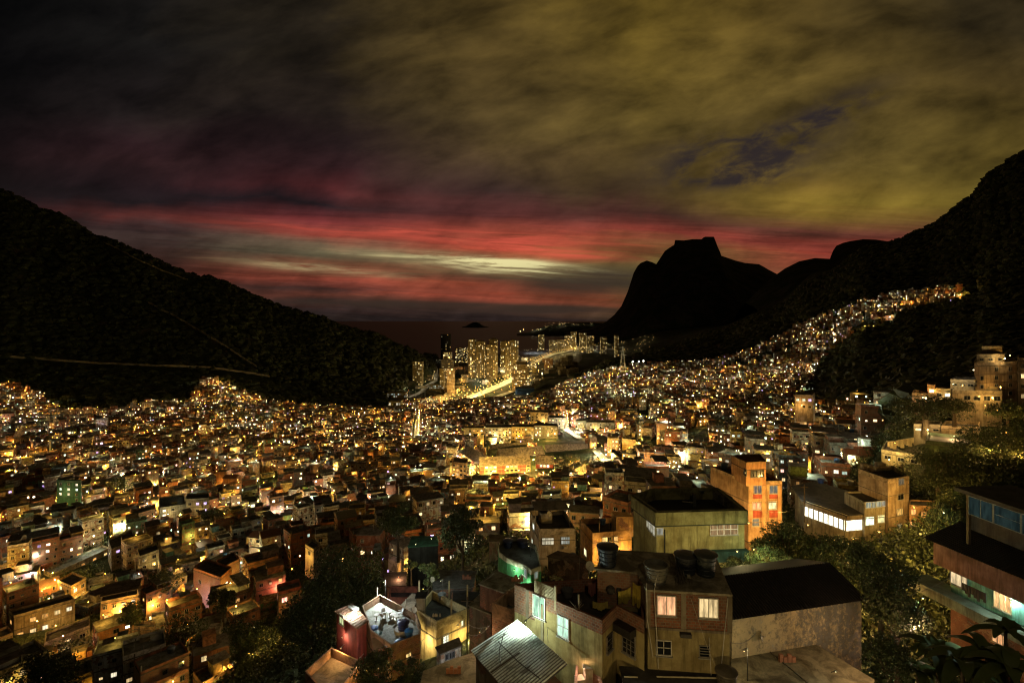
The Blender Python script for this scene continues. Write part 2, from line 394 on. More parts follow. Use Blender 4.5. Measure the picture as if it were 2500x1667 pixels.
def mat_wall(name, brick=0.0, dirt=0.6, bump=0.25):
    """rendered or bare-brick wall: base colour from the face, stains, patches where the brick shows"""
    m, T, bs = new_mat(name)
    vec, g = wall_vec(T)
    base = attr_col(T)
    n1 = T.noise(g.outputs['Position'], 0.45, 6, 0.65)
    n2 = T.noise(g.outputs['Position'], 4.0, 5, 0.6)
    sv, _ = wall_vec(T, 1.6, 0.16)
    streak = T.noise(sv, 1.0, 6, 0.7)
    c = T.mix(T.mapr(n1, 0.40, 0.60, 0.0, min(1.0, dirt * 1.3)), base, T.mix(1.0, base, (0.42, 0.36, 0.28, 1), 'MULTIPLY'))
    c = T.mix(T.mapr(streak, 0.46, 0.66, 0.0, min(1.0, dirt * 1.5)), c, T.mix(1.0, base, (0.22, 0.20, 0.17, 1), 'MULTIPLY'))
    c = T.mix(T.mapr(n2, 0.35, 0.7, 0.0, 0.35), c, T.mix(1.0, base, (0.6, 0.58, 0.5, 1), 'MULTIPLY'))
    hgt = T.math('ADD', T.math('MULTIPLY', n2, 0.6), T.math('MULTIPLY', n1, 0.5))
    if brick > 0:
        b = T.new('ShaderNodeTexBrick'); T.l.new(vec, b.inputs['Vector'])
        b.inputs['Color1'].default_value = (0.27, 0.10, 0.05, 1); b.inputs['Color2'].default_value = (0.13, 0.05, 0.03, 1)
        b.inputs['Mortar'].default_value = (0.20, 0.165, 0.12, 1)
        b.inputs['Scale'].default_value = 1.0; b.inputs['Mortar Size'].default_value = 0.018
        b.inputs['Brick Width'].default_value = 0.30; b.inputs['Row Height'].default_value = 0.19
        bc = T.mix(T.mapr(n2, 0.4, 0.7, 0.0, 0.6), b.outputs['Color'], (0.12, 0.085, 0.06, 1))
        bc = T.mix(T.mapr(n1, 0.5, 0.7, 0.0, 0.6), bc, (0.24, 0.18, 0.12, 1))
        if brick >= 1: c = bc
        else:
            nb = T.noise(g.outputs['Position'], 0.8, 5, 0.6, 0.4)
            c = T.mix(T.mapr(nb, 0.62 - brick * 0.3, 0.66 - brick * 0.3, 0.0, 1.0), c, bc)
        hgt = T.math('ADD', hgt, T.math('MULTIPLY', b.outputs['Fac'], -0.5))
    bp = T.new('ShaderNodeBump'); bp.inputs['Strength'].default_value = bump; bp.inputs['Distance'].default_value = 0.05
    T.l.new(hgt, bp.inputs['Height']); T.l.new(bp.outputs[0], bs.inputs['Normal'])
    T.l.new(c, bs.inputs['Base Color']); bs.inputs['Roughness'].default_value = 0.92
    bs.inputs['Specular IOR Level'].default_value = 0.2
    return m
def mat_plain(name, col=None, rough=0.8, metal=0.0, noise_k=0.35, scale=3.0, spec=0.3):
    m, T, bs = new_mat(name)
    g = T.new('ShaderNodeNewGeometry')
    base = attr_col(T) if col is None else col
    n = T.noise(g.outputs['Position'], scale, 6, 0.62)
    if not isinstance(base, bpy.types.NodeSocket):
        dark = tuple(x * (1 - noise_k) for x in base[:3]) + (1,)
        c = T.mix(T.mapr(n, 0.35, 0.68), base, dark)
    else:
        c = T.mix(T.mapr(n, 0.35, 0.68), base, T.mix(1.0, base, (1 - noise_k,) * 3 + (1,), 'MULTIPLY'))
    T.l.new(c, bs.inputs['Base Color'])
    bs.inputs['Roughness'].default_value = rough; bs.inputs['Metallic'].default_value = metal
    bs.inputs['Specular IOR Level'].default_value = spec
    return m
def mat_slab(name):
    """old concrete roof: blotches, moss and puddle marks, colour from the face"""
    m, T, bs = new_mat(name)
    g = T.new('ShaderNodeNewGeometry'); base = attr_col(T)
    n1 = T.noise(g.outputs['Position'], 0.7, 7, 0.68, 0.6); n2 = T.noise(g.outputs['Position'], 6.0, 5, 0.6)
    c = T.mix(T.mapr(n1, 0.42, 0.6), base, T.mix(1.0, base, (0.28, 0.26, 0.2, 1), 'MULTIPLY'))
    c = T.mix(T.mapr(n2, 0.4, 0.7, 0, 0.5), c, T.mix(1.0, base, (0.45, 0.45, 0.4, 1), 'MULTIPLY'))
    T.l.new(c, bs.inputs['Base Color']); bs.inputs['Roughness'].default_value = 0.85
    bp = T.new('ShaderNodeBump'); bp.inputs['Strength'].default_value = 0.3; bp.inputs['Distance'].default_value = 0.04
    T.l.new(n2, bp.inputs['Height']); T.l.new(bp.outputs[0], bs.inputs['Normal'])
    return m
def mat_emit(name, k=1.0, sampled=False, attr=True, col=(1, 1, 1, 1), textured=False):
    m = bpy.data.materials.new(name); m.use_nodes = True; T = NT(m.node_tree); T.n.clear()
    o = T.new('ShaderNodeOutputMaterial'); e = T.new('ShaderNodeEmission')
    c = attr_col(T) if attr else col
    if textured:
        # curtains and furniture behind the pane: uneven brightness from pane to pane
        g = T.new('ShaderNodeNewGeometry')
        mp = T.new('ShaderNodeMapping'); mp.inputs['Scale'].default_value = (3.2, 3.2, 0.7); T.l.new(g.outputs['Position'], mp.inputs[0])
        n = T.noise(mp.outputs[0], 1.0, 3, 0.6)
        k2 = T.mapr(n, 0.35, 0.65, 0.4, 1.2)
        c = T.mix(1.0, c, T.comb(k2, k2, k2), 'MULTIPLY')
    T.put(e.inputs[0], c); e.inputs[1].default_value = k
    T.l.new(e.outputs[0], o.inputs[0])
    m.cycles.emission_sampling = 'FRONT_BACK' if sampled else 'NONE'
    MATS[name] = m
    return m
M_WALL = mat_wall('plastered_wall')
M_PATCHY = mat_wall('plaster_over_brick', brick=0.35)
M_BRICK = mat_wall('bare_brick', brick=1.0)
M_SLAB = mat_slab('concrete_slab')
M_TRIM = mat_plain('painted_trim')
M_METAL = mat_plain('dull_metal', rough=0.5, metal=0.6)
M_GLASS_DARK = mat_plain('dark_glass', (0.012, 0.014, 0.016, 1), rough=0.12, spec=0.6)
M_LIT = mat_emit('lit_window', 1.0)
M_LITTEX = mat_emit('lit_window_curtained', 1.0, textured=True)
M_LAMP = mat_emit('lamp_glass', 1.0, sampled=False)
_LDATA = {}
def add_light(pos, c, watts, parent=None, size=0.04):
    """the light of one lamp; its glowing bulb is a mesh"""
    q = round(math.log(max(watts, 1)) * 4) / 4; key = (tuple(round(x, 2) for x in c), q, size)
    if key not in _LDATA:
        d = bpy.data.lights.new('lamp_light', 'POINT'); d.color = c; d.energy = math.exp(q); d.shadow_soft_size = size; d.cycles.use_multiple_importance_sampling = False; _LDATA[key] = d
    o = bpy.data.objects.new('lamp_light', _LDATA[key]); COL.objects.link(o); o.location = pos
    if parent is not None: o.parent = parent; o.matrix_parent_inverse = Matrix.Translation(-Vector(parent.location))
    return o
def hot(c): return (c[0], c[1] * .82, c[2] * .55)
def mat_leaf(name, c1, c2):
    m, T, bs = new_mat(name)
    g = T.new('ShaderNodeNewGeometry')
    n = T.noise(g.outputs['Position'], 1.3, 3, 0.6)
    c = T.mix(n, c1, c2); c = T.mix(1.0, c, attr_col(T), 'MULTIPLY')
    T.l.new(c, bs.inputs['Base Color']); bs.inputs['Roughness'].default_value = 0.6
    bs.inputs['Specular IOR Level'].default_value = 0.25
    return m
M_LEAF = mat_leaf('broad_leaves', (0.028, 0.040, 0.014, 1), (0.075, 0.085, 0.028, 1))
M_BARK = mat_plain('bark', (0.09, 0.065, 0.04, 1), rough=0.95)
# ------------------------------------------------------------------ land, sea, mountains
_ground0 = ground
def ground(x, y):
    x = np.asarray(x, float); y = np.asarray(y, float)
    z = _ground0(x, y)
    u = 1250 + x / np.maximum(y, 12.0) * F
    shore = np.interp(u, [0, 1130, 1250, 1350, 1500, 1700, 3000], [1980, 1980, 2400, 2700, 3150, 4200, 4200])
    flat = np.interp(y, [800, 900, 1e6], [14, 4.2, 4.2]) + 3000 * np.clip((np.interp(y, [800, 1050, 1250, 1600], [985, 985, 1050, 1064]) - u) / 60, 0, 1) + 3000 * np.clip((u - np.interp(y, [900, 1250, 1500], [1290, 1330, 1470])) / 60, 0, 1)
    z = np.where(y > 800, np.minimum(z, flat), z)
    z = np.where(y > shore, np.minimum(z, -3.0), z)
    return z
def np_mesh(name, V, Fc, mat, col=None, smooth=True):
    me = bpy.data.meshes.new(name)
    V = np.asarray(V, np.float32); Fc = np.asarray(Fc, np.int32); k = Fc.shape[1]
    me.vertices.add(len(V)); me.vertices.foreach_set('co', V.ravel())
    me.loops.add(Fc.size); me.loops.foreach_set('vertex_index', Fc.ravel())
    me.polygons.add(len(Fc))
    me.polygons.foreach_set('loop_start', np.arange(len(Fc), dtype=np.int32) * k)
    me.polygons.foreach_set('loop_total', np.full(len(Fc), k, np.int32))
    me.polygons.foreach_set('use_smooth', np.full(len(Fc), smooth, bool))
    me.materials.append(mat)
    at = me.attributes.new('col', 'FLOAT_COLOR', 'FACE'); c = np.ones((len(Fc), 4), np.float32)
    if col is not None: c[:, :3] = col
    at.data.foreach_set('color', c.ravel())
    me.update(); me.validate()
    o = bpy.data.objects.new(name, me); COL.objects.link(o)
    return o
def grid_faces(nr, nc):
    i = np.arange(nr * nc).reshape(nr, nc)
    return np.stack([i[:-1, :-1].ravel(), i[:-1, 1:].ravel(), i[1:, 1:].ravel(), i[1:, :-1].ravel()], 1)
def fbm(x, y, sc_, seed=0, oct_=4):
    """cheap value noise on arrays"""
    out = np.zeros_like(x, dtype=float); amp = 1.0; tot = 0
    for o in range(oct_):
        X = x / sc_ * 2 ** o + seed * 17.3 + o * 5.1; Y = y / sc_ * 2 ** o + seed * 9.7 - o * 3.3
        xi = np.floor(X); yi = np.floor(Y); fx = X - xi; fy = Y - yi
        fx = fx * fx * (3 - 2 * fx); fy = fy * fy * (3 - 2 * fy)
        h = lambda a, b: np.modf(np.abs(np.sin(a * 127.1 + b * 311.7 + seed) * 43758.5453))[0]
        v = (h(xi, yi) * (1 - fx) + h(xi + 1, yi) * fx) * (1 - fy) + (h(xi, yi + 1) * (1 - fx) + h(xi + 1, yi + 1) * fx) * fy
        out += v * amp; tot += amp; amp *= 0.5
    return out / tot - 0.5

def mat_land():
    m, T, bs = new_mat('hillside_earth_and_scrub')
    g = T.new('ShaderNodeNewGeometry'); P = g.outputs['Position']
    n1 = T.noise(P, 0.02, 8, 0.65, 0.5); n2 = T.noise(P, 0.35, 6, 0.65)
    nz = T.new('ShaderNodeSeparateXYZ'); T.l.new(g.outputs['Normal'], nz.inputs[0])
    c = T.mix(T.mapr(n2, 0.35, 0.65), (0.022, 0.032, 0.014, 1), (0.05, 0.055, 0.025, 1))
    rock = T.mix(T.mapr(n2, 0.3, 0.7), (0.07, 0.055, 0.045, 1), (0.13, 0.10, 0.08, 1))
    c = T.mix(T.mapr(n1, 0.54, 0.62, 0.0, 0.8), c, rock)
    T.l.new(c, bs.inputs['Base Color']); bs.inputs['Roughness'].default_value = 1.0
    bs.inputs['Specular IOR Level'].default_value = 0.1
    bp = T.new('ShaderNodeBump'); bp.inputs['Strength'].default_value = 0.8; bp.inputs['Distance'].default_value = 1.5
    T.l.new(n2, bp.inputs['Height']); T.l.new(bp.outputs[0], bs.inputs['Normal'])
    return m
M_LAND = mat_land()
def mat_rock():
    m, T, bs = new_mat('granite_face')
    g = T.new('ShaderNodeNewGeometry'); P = g.outputs['Position']
    mp = T.new('ShaderNodeMapping'); mp.inputs['Scale'].default_value = (1, 1, 0.15); T.l.new(P, mp.inputs[0])
    n1 = T.noise(mp.outputs[0], 0.03, 8, 0.7, 0.4); n2 = T.noise(P, 0.01, 8, 0.7)
    c = T.mix(T.mapr(n1, 0.35, 0.65), (0.03, 0.027, 0.024, 1), (0.075, 0.065, 0.055, 1))
    c = T.mix(T.mapr(n2, 0.45, 0.55), c, (0.02, 0.03, 0.014, 1))
    T.l.new(c, bs.inputs['Base Color']); bs.inputs['Roughness'].default_value = 1.0
    bs.inputs['Specular IOR Level'].default_value = 0.1
    return m
M_ROCK = mat_rock()
_us = np.concatenate([np.arange(-500, 0, 25), np.arange(0, 2500, 8), np.arange(2500, 3001, 25)]).astype(float)
_ds = np.geomspace(12, 3200, 260)
UU, DD = np.meshgrid(_us, _ds)
XX = (UU - 1250) / F * DD
ZZ = ground(XX, DD)
_amp = np.clip((DD - 500) / 600, 0, 1) * np.where((ZZ > 20), 1.0, 0.0) * np.clip((DD - 500) / 300, 0, 1)
ZZ = ZZ + fbm(XX, DD, 90, 1, 5) * 26 * _amp * 0.6
V = np.stack([XX, DD, ZZ], -1).reshape(-1, 3)
# skirt behind the viewer so that the hill does not end at the camera
terrain = np_mesh('terrain', V, grid_faces(len(_ds), len(_us)), M_LAND)
tag(terrain, 'steep valley land falling from the viewpoint to the shore', kind='structure')
bk = []
for j, yb in enumerate(np.linspace(12, -150, 14)):
    for xb in np.linspace(-90, 90, 22):
        if j == 0:
            u_ = 1250 + xb / 12 * F; xx = max(-500, min(3000, u_)); xq = (xx - 1250) / F * 12
            bk.append((xb if abs(xb) > abs(xq) else xb, 12, gz(xq if abs(xb) > abs(xq) else xb, 12) - 0.3))
        else: bk.append((xb, yb, min(HC - 2.5, gz(0, 12) + (12 - yb) * 0.35)))
hb = np_mesh('hillside', bk, grid_faces(14, 22), M_LAND); tag(hb, 'hillside the photo was taken from', kind='structure')

def mat_sea():
    m, T, bs = new_mat('sea_water')
    g = T.new('ShaderNodeNewGeometry'); P = g.outputs['Position']
    mp = T.new('ShaderNodeMapping'); mp.inputs['Scale'].default_value = (0.6, 1.4, 1); T.l.new(P, mp.inputs[0])
    n = T.noise(mp.outputs[0], 0.05, 6, 0.7)
    bs.inputs['Base Color'].default_value = (0.012, 0.014, 0.022, 1); bs.inputs['Roughness'].default_value = 0.5; bs.inputs['Specular IOR Level'].default_value = 0.11
    bs.inputs['IOR'].default_value = 1.33
    bp = T.new('ShaderNodeBump'); bp.inputs['Strength'].default_value = 1.0; bp.inputs['Distance'].default_value = 2.2
    T.l.new(n, bp.inputs['Height']); T.l.new(bp.outputs[0], bs.inputs['Normal'])
    return m
s = MB(); s.quad((-90000, 900, 0), (90000, 900, 0), (90000, 90000, 0), (-90000, 90000, 0))
sea = obj('sea', s, mat_sea()); tag(sea, kind='structure')

def ridge_hill(name, pts, D, depth_front, depth_back, base, mat, seed=1, rough=14.0, label=None, step=3.0, nf=46, power=0.62, vert=True):
    """a mountain whose skyline passes through photo points pts at distance D; slopes run down to both sides"""
    us = np.arange(pts[0][0], pts[-1][0] + step, step)
    vs = np.interp(us, [p[0] for p in pts], [p[1] for p in pts])
    zr = HC - (vs - HV) / F * D
    xr = (us - 1250) / F * D
    rows = []
    ts = np.concatenate([np.linspace(-1, 0, nf), np.linspace(0, 1, 20)[1:]])
    # a smoother copy of the skyline far down the slopes
    k = np.hanning(61); k /= k.sum(); zs = np.convolve(np.pad(zr, 30, mode='edge'), k, 'valid')
    for t in ts:
        a = abs(t); w = min(1.0, a * 2.2)
        zl = zr * (1 - w) + zs * w
        z = base + (zl - base) * (1 - a) ** power
        y = D + (t * depth_front if t < 0 else t * depth_back)
        x = xr * (0.35 + 0.65 * (y / D)) if vert else xr
        n = fbm(x, np.full_like(x, y), 160, seed, 5) * rough * 4 * min(1, a * 4)
        rows.append(np.stack([x, np.full_like(x, y), z + n], -1))
    V = np.array(rows); V = V.reshape(-1, 3)
    o = np_mesh(name, V, grid_faces(len(ts), len(us)), mat, smooth=True)
    tag(o, label, kind='structure')
    return o
GAVEA = [(1380,812),(1440,803),(1480,785),(1500,768),(1517,747),(1532,713),(1547,666),(1556,650),(1564,642),(1579,636),(1592,640),(1602,645),(1608,636),(1623,613),(1634,605),(1642,600),(1646,598),(1648,586),(1670,587),(1690,584),(1713,584),(1717,580),(1722,578),(1743,578),(1746,586),(1748,600),(1746.5,601),(1750,618),(1760,624),(1772,628),(1795,636),(1819,642),(1853,645),(1866,652),(1874,657),(1897,669),(1940,690),(2000,700),(2100,720),(2300,740)]
GAVEA = sorted(GAVEA)
ridge_hill('mountain', GAVEA, 4300, 1200, 900, -5, M_ROCK, 3, 10, 'flat topped rock mountain over the bay', 1.2)
DOME = [(1820,740),(1860,700),(1885,678),(1897,669),(1917,655),(1951,638),(1989,630),(2027,632),(2029,626),(2033,613),(2042,600),(2058,593),(2074,589),(2108,584),(2138,585),(2172,590),(2210,593),(2300,560),(2500,540),(2800,560)]
ridge_hill('mountain', DOME, 2500, 900, 700, 0, M_ROCK, 5, 8, 'rounded rock dome behind the valley', 2.0)
HEAD = [(1262,818),(1290,812),(1310,803),(1335,795),(1370,790),(1405,788),(1440,787),(1480,789),(1560,800),(1700,810)]
ridge_hill('headland', HEAD, 5300, 380, 500, -2, M_ROCK, 7, 3, 'low wooded headland with lights on the bay', 3, 16)
HEAD2 = [(1300,824),(1330,815),(1360,809),(1420,803),(1500,797),(1560,790),(1700,780)]
isl = [(1128,800),(1136,797),(1144,792),(1152,788),(1158,786.3),(1164,786.3),(1170,789),(1176,793),(1184,797),(1192,800)]
ridge_hill('island', isl, 10800, 200, 200, -4, M_ROCK, 9, 1.5, 'small dark island far out at sea', 1.5, 10)

# ------------------------------------------------------------------ forest on the slopes (uncountable)
def ico(sub):
    bm = bmesh.new(); bmesh.ops.create_icosphere(bm, subdivisions=sub, radius=1.0)
    v = np.array([tuple(p.co) for p in bm.verts]); bm.faces.ensure_lookup_table()
    f = np.array([[q.index for q in p.verts] for p in bm.faces]); bm.free(); return v, f
def blobs(name, P, R, mat, sub=1, seed=0, col=None, jag=0.35, label=None, cat=None, kind='stuff', flat=0.75):
    rng = np.random.default_rng(seed); v0, f0 = ico(sub); n = len(P)
    V = v0[None] * (1 + rng.uniform(-jag, jag, (n, len(v0), 1)))
    a = rng.uniform(0, 6.28, n); ca, sa = np.cos(a)[:, None], np.sin(a)[:, None]
    x = V[:, :, 0] * ca - V[:, :, 1] * sa; y = V[:, :, 0] * sa + V[:, :, 1] * ca
    V = np.stack([x, y, V[:, :, 2] * flat], -1) * R[:, None, None] + P[:, None, :]
    Fc = (f0[None] + (np.arange(n) * len(v0))[:, None, None]).reshape(-1, 3)
    c = 0.5 * np.repeat(rng.uniform(0.5, 1.35, (n, 1)) * np.array([[1, 1, 1]]), len(f0), 0)
    c = c * rng.uniform(0.6, 1.3, (len(c), 1))
    o = np_mesh(name, V.reshape(-1, 3), Fc, mat, c, smooth=False)
    tag(o, label, cat, kind=kind); return o
# upper edge of the built-up area in the photo: (u, v)
TOWN_TOP = [(-300,940),(0,945),(60,952),(130,1000),(150,1015),(285,1015),(330,992),(465,992),(482,955),(500,930),(530,932),(560,945),(600,965),(650,990),(700,992),(780,1000),(850,1005),(930,1005),(1000,985),(1080,982),(1300,985),(1340,965),(1370,945),(1440,920),(1500,905),(1560,895),(1700,888),(1800,868),(1880,835),(1950,798),(2040,765),(2100,742),(2180,722),(2260,712),(2350,708),(2360,735),(2362,2000)]
STRIP_LOW = [(1955,1010),(1960,960),(1990,920),(2010,880),(2060,850),(2090,815),(2160,790),(2230,760),(2300,745),(2360,738)]
def town_top(u): return float(np.interp(u, [p[0] for p in TOWN_TOP], [p[1] for p in TOWN_TOP]))
def in_town(u, v):
    """whether photo point (u, v) on the ground lies in the crowded part of the favela"""
    if v < town_top(u): return False
    if u > 1955:
        lo = np.interp(u, [p[0] for p in STRIP_LOW], [p[1] for p in STRIP_LOW])
        if v > lo and v < np.interp(u, [1955, 2060, 2150, 2300, 2500], [1010, 1020, 1010, 1120, 1150]): return False
    return True
CUTS = [(0,877,475,903),(500,903,672,928),(252,596,355,648),(355,648,470,693),(362,745,480,810),(480,810,630,905)]
rng = np.random.default_rng(5)
P = []; R = []
N = 60000
uu = rng.uniform(-250, 2650, N); dd = np.exp(rng.uniform(math.log(170), math.log(1750), N))
keep = rng.uniform(0, 1, N) < (dd / 1750) ** 0.3
uu, dd = uu[keep], dd[keep]
zz = ground((uu - 1250) / F * dd, dd); vv = HV + (HC - zz) * F / dd
for u_, d_, z_, v_ in zip(uu, dd, zz, vv):
    if 1064 < u_ < 1395 and v_ > 850: continue
    if z_ < 14: continue
    if 990 < u_ < 1070 and d_ > 850 and v_ > 900: continue
    if in_town(u_, v_ + 6): continue
    if any(x0 - 4 < u_ < x1 + 4 and abs(v_ - 3 - (y0 + (y1 - y0) * (u_ - x0) / (x1 - x0))) < 7 for (x0, y0, x1, y1) in CUTS): continue
    if d_ < 430 and (u_ < 1980 or v_ > 1020): continue
    if d_ < 600 and u_ < 900 and v_ > 1000 and not (130 < u_ < 300): continue
    P.append(((u_ - 1250) / F * d_, d_, z_ + 1.5)); R.append(random.Random(int(u_ * 7 + d_)).uniform(3.5, 8.0) * (1.0 if d_ < 1000 else 1.3))
P = np.array(P); R = np.array(R); n = len(P)
print('forest blobs', n)
near = P[:, 1] < 760
fp = []
blobs('forest', P[near], R[near], M_LEAF, 2, 1, label='dark forest on the slopes near the houses', cat='forest')
blobs('forest', P[~near], R[~near] * 1.1, M_LEAF, 1, 2, label='dark forest over the upper mountainsides', cat='forest')
# pale cut lines on the left mountain: drains and a low wall that catch the town's light
def ribbon(pts, width, raise_, colr, mb, upright=0.0):
    ps = []
    for i in range(len(pts) - 1):
        for t in np.linspace(0, 1, 6, endpoint=False): ps.append((pts[i][0] + (pts[i+1][0]-pts[i][0])*t, pts[i][1] + (pts[i+1][1]-pts[i][1])*t))
    q = [hit(u, v, 500) for u, v in ps]; q = [p for p in q if p is not None]
    for a, b in zip(q[:-1], q[1:]):
        if (a - b).length > 90: continue
        a = a + Vector((0, 0, raise_)); b = b + Vector((0, 0, raise_))
        mb.box(a, b - a, (0, width, 0), (0, 0, upright), colr)
M_DRAIN = mat_plain('pale_concrete', (0.34, 0.28, 0.18, 1), noise_k=0.92, scale=0.06)
for lb, pts, wd, up in (('long low retaining wall along the foot of the dark mountain', [(0, 877), (100, 884), (230, 893), (360, 899), (475, 903), (500, 903), (590, 915), (672, 928)], 1.5, 3.0),
             ('pale stepped drain high on the dark mountain ridge', [(252, 596), (300, 620), (330, 637), (355, 648), (400, 668), (470, 693)], 2.0, 3.0),
             ('pale drainage cut slanting down the middle of the dark mountain', [(362, 745), (420, 775), (480, 810), (540, 845), (600, 885), (630, 905)], 2.0, 3.0)):
    mb = MB(); ribbon(pts, wd, 3.0 if up else 6, (0.42, 0.36, 0.24), mb, up)
    tag(obj('retaining_wall' if 'wall' in lb else 'drain_channel', mb, M_DRAIN), lb, 'wall' if 'wall' in lb else 'drain')
# ------------------------------------------------------------------ the town: houses
RND = random.Random(11)
WALLS = [('brick red', (0.30, 0.115, 0.06)), ('bare brick', (0.26, 0.10, 0.055)), ('raw grey', (0.24, 0.22, 0.19)), ('cream', (0.50, 0.43, 0.30)),
         ('ochre', (0.45, 0.29, 0.11)), ('off-white', (0.58, 0.55, 0.48)), ('faded buff', (0.44, 0.34, 0.22)), ('dull green', (0.16, 0.27, 0.16)),
         ('yellow', (0.55, 0.42, 0.14)), ('blue-grey', (0.20, 0.26, 0.32)), ('brown', (0.22, 0.15, 0.10)), ('terracotta', (0.36, 0.17, 0.08))]
WWEI = [9, 10, 10, 8, 6, 8, 3, 2, 3, 2, 5, 5]
WINCOL = [('white', (1.0, 0.88, 0.62)), ('greenish', (0.78, 1.0, 0.80)), ('orange', (1.0, 0.50, 0.14)), ('warm', (1.0, 0.70, 0.32)), ('violet', (0.66, 0.45, 1.0)), ('pink', (1.0, 0.55, 0.45))]
WINW = [9, 4, 9, 11, 2.0, 1.2]
ROOFS = ['flat', 'parapet', 'canopy', 'gable', 'unfinished']

class House:
    """a house in world space: front faces local -Y"""
    def __init__(s, x, y, yaw, w, dp, storeys, roof, wcol, rng, z=None, sh=2.75, lit=0.34, power=1.0, base=None):
        s.x, s.y, s.yaw, s.w, s.dp, s.n, s.roof, s.wcol, s.rng = x, y, yaw, w, dp, storeys, roof, wcol, rng
        s.z = gz(x, y) if z is None else z; s.sh = sh; s.h = storeys * sh; s.lit = lit; s.power = power
        s.base = base if base is not None else 5.0
        s.c, s.s_ = math.cos(yaw), math.sin(yaw); s.wins = []; s.plan()
    def L(s, x, y, z): return Vector((s.x + x * s.c - y * s.s_, s.y + x * s.s_ + y * s.c, s.z + z))
    def D(s, x, y, z=0): return Vector((x * s.c - y * s.s_, x * s.s_ + y * s.c, z))
    def plan(s):
        """windows: (side, centre along, sill, width, height, lit colour or None)"""
        r = s.rng
        for side, ln in (('front', s.w), ('right', s.dp), ('left', s.dp)):
            k = max(1, int(ln / 2.1)) if side == 'front' else max(1, int(ln / 2.9))
            for st in range(s.n):
                for i in range(k):
                    if r.random() < (0.18 if side == 'front' else 0.35): continue
                    cx = (i + 0.5) / k * ln - ln / 2 + r.uniform(-0.25, 0.25)
                    ww = r.choice((0.7, 0.9, 1.1, 0.55)); wh = r.choice((0.75, 0.9, 1.0)) if ww > 0.6 else 0.5
                    col = None
                    if r.random() < s.lit: col = r.choices(range(6), WINW)[0]
                    s.wins.append((side, cx, st * s.sh + r.uniform(0.9, 1.1), ww, wh, col))
    def frame_of(s, side):
        """origin, along, outward of a side"""
        if side == 'front': return s.L(0, -s.dp / 2, 0), s.D(1, 0), s.D(0, -1)
        if side == 'right': return s.L(s.w / 2, 0, 0), s.D(0, 1), s.D(1, 0)
        return s.L(-s.w / 2, 0, 0), s.D(0, -1), s.D(-1, 0)
    def walls(s, m, col):
        w, d = s.w, s.dp
        m.box(s.L(-w / 2, -d / 2, -s.base), s.D(w, 0), s.D(0, d), (0, 0, s.h + s.base), col)
    def bands(s, m):
        w, d, e = s.w, s.dp, 0.10
        for k in range(1, s.n + 1):
            m.box(s.L(-w / 2 - e, -d / 2 - e, k * s.sh - 0.12), s.D(w + 2 * e, 0), s.D(0, d + 2 * e), (0, 0, 0.16), (0.13, 0.12, 0.10))
    def roofing(s, m, tank=True):
        w, d, h = s.w, s.dp, s.h; r = s.rng; slab = (0.15, 0.14, 0.12)
        if s.roof in ('parapet', 'canopy', 'unfinished'):
            t = 0.14; p = 0.85 if s.roof != 'unfinished' else 0.5
            c = s.wcol
            for (x0, y0, dx, dy) in ((-w/2, -d/2, w, t), (-w/2, d/2 - t, w, t), (-w/2, -d/2 + t, t, d - 2*t), (w/2 - t, -d/2 + t, t, d - 2*t)):
                m.box(s.L(x0, y0, h + 0.05), s.D(dx, 0), s.D(0, dy), (0, 0, p), c)
        if s.roof == 'canopy':
            hh = 2.35; fx = r.choice((0.5, 0.6, 1.0)); x0 = -w/2 - 0.2 if r.random() < 0.5 else w/2 + 0.2 - (w + 0.4) * fx
            rc = r.choice(((0.20, 0.19, 0.17), (0.28, 0.26, 0.22), (0.13, 0.10, 0.08)))
            m.box(s.L(x0, -d/2 - 0.3, h + hh), s.D((w + 0.4) * fx, 0, 0), s.D(0, d + 0.6, 0.55), (0, 0, 0.08), rc)
            for px in (x0 + 0.3, x0 + (w + 0.4) * fx - 0.4):
                for py in (-d/2 + 0.02, d/2 - 0.22):
                    m.box(s.L(px, py, h), s.D(0.12, 0), s.D(0, 0.12), (0, 0, hh + (0.02 if py < 0 else 0.5)), (0.22, 0.2, 0.17))
        if s.roof == 'gable':
            rc = r.choice(((0.16, 0.07, 0.04), (0.14, 0.13, 0.12), (0.2, 0.11, 0.07)))
            a, b = s.L(-w/2 - .3, -d/2 - .3, h + .04), s.L(w/2 + .3, -d/2 - .3, h + .04); c_, d_ = s.L(w/2 + .3, d/2 + .3, h + .04), s.L(-w/2 - .3, d/2 + .3, h + .04)
            e, f = s.L(-w/2 - .3, 0, h + 1.3), s.L(w/2 + .3, 0, h + 1.3)
            m.add([a, b, c_, d_, e, f], [(0, 1, 5, 4), (2, 3, 4, 5), (1, 2, 5), (3, 0, 4), (3, 2, 1, 0)], rc)
        if s.roof == 'unfinished':
            for px in (-w/2 + 0.02, w/2 - 0.22):
                for py in (-d/2 + 0.02, d/2 - 0.22):
                    m.box(s.L(px, py, h), s.D(0.2, 0), s.D(0, 0.2), (0, 0, 1.6), (0.2, 0.18, 0.15))
        if s.roof in ('parapet', 'flat', 'canopy') and s.n < 4 and r.random() < 0.55:      # a set-back top floor
            q = r.choice((-0.5, -0.1, 0.02)); fw = r.uniform(.4, .55); hh = r.uniform(2.0, 2.6); c2 = tuple(x * r.uniform(.7, 1.2) for x in r.choice(WALLS)[1])
            m.box(s.L(q * w + .2, -d * .15, h + 0.06), s.D(w * fw, 0), s.D(0, d * .6), (0, 0, hh), c2)
            m.box(s.L(q * w - .05, -d * .15 - .25, h + 0.06 + hh), s.D(w * fw + .5, 0), s.D(0, d * .6 + .5), (0, 0, .12), r.choice(((.13, .12, .1), (.26, .24, .2), (.12, .07, .05))))
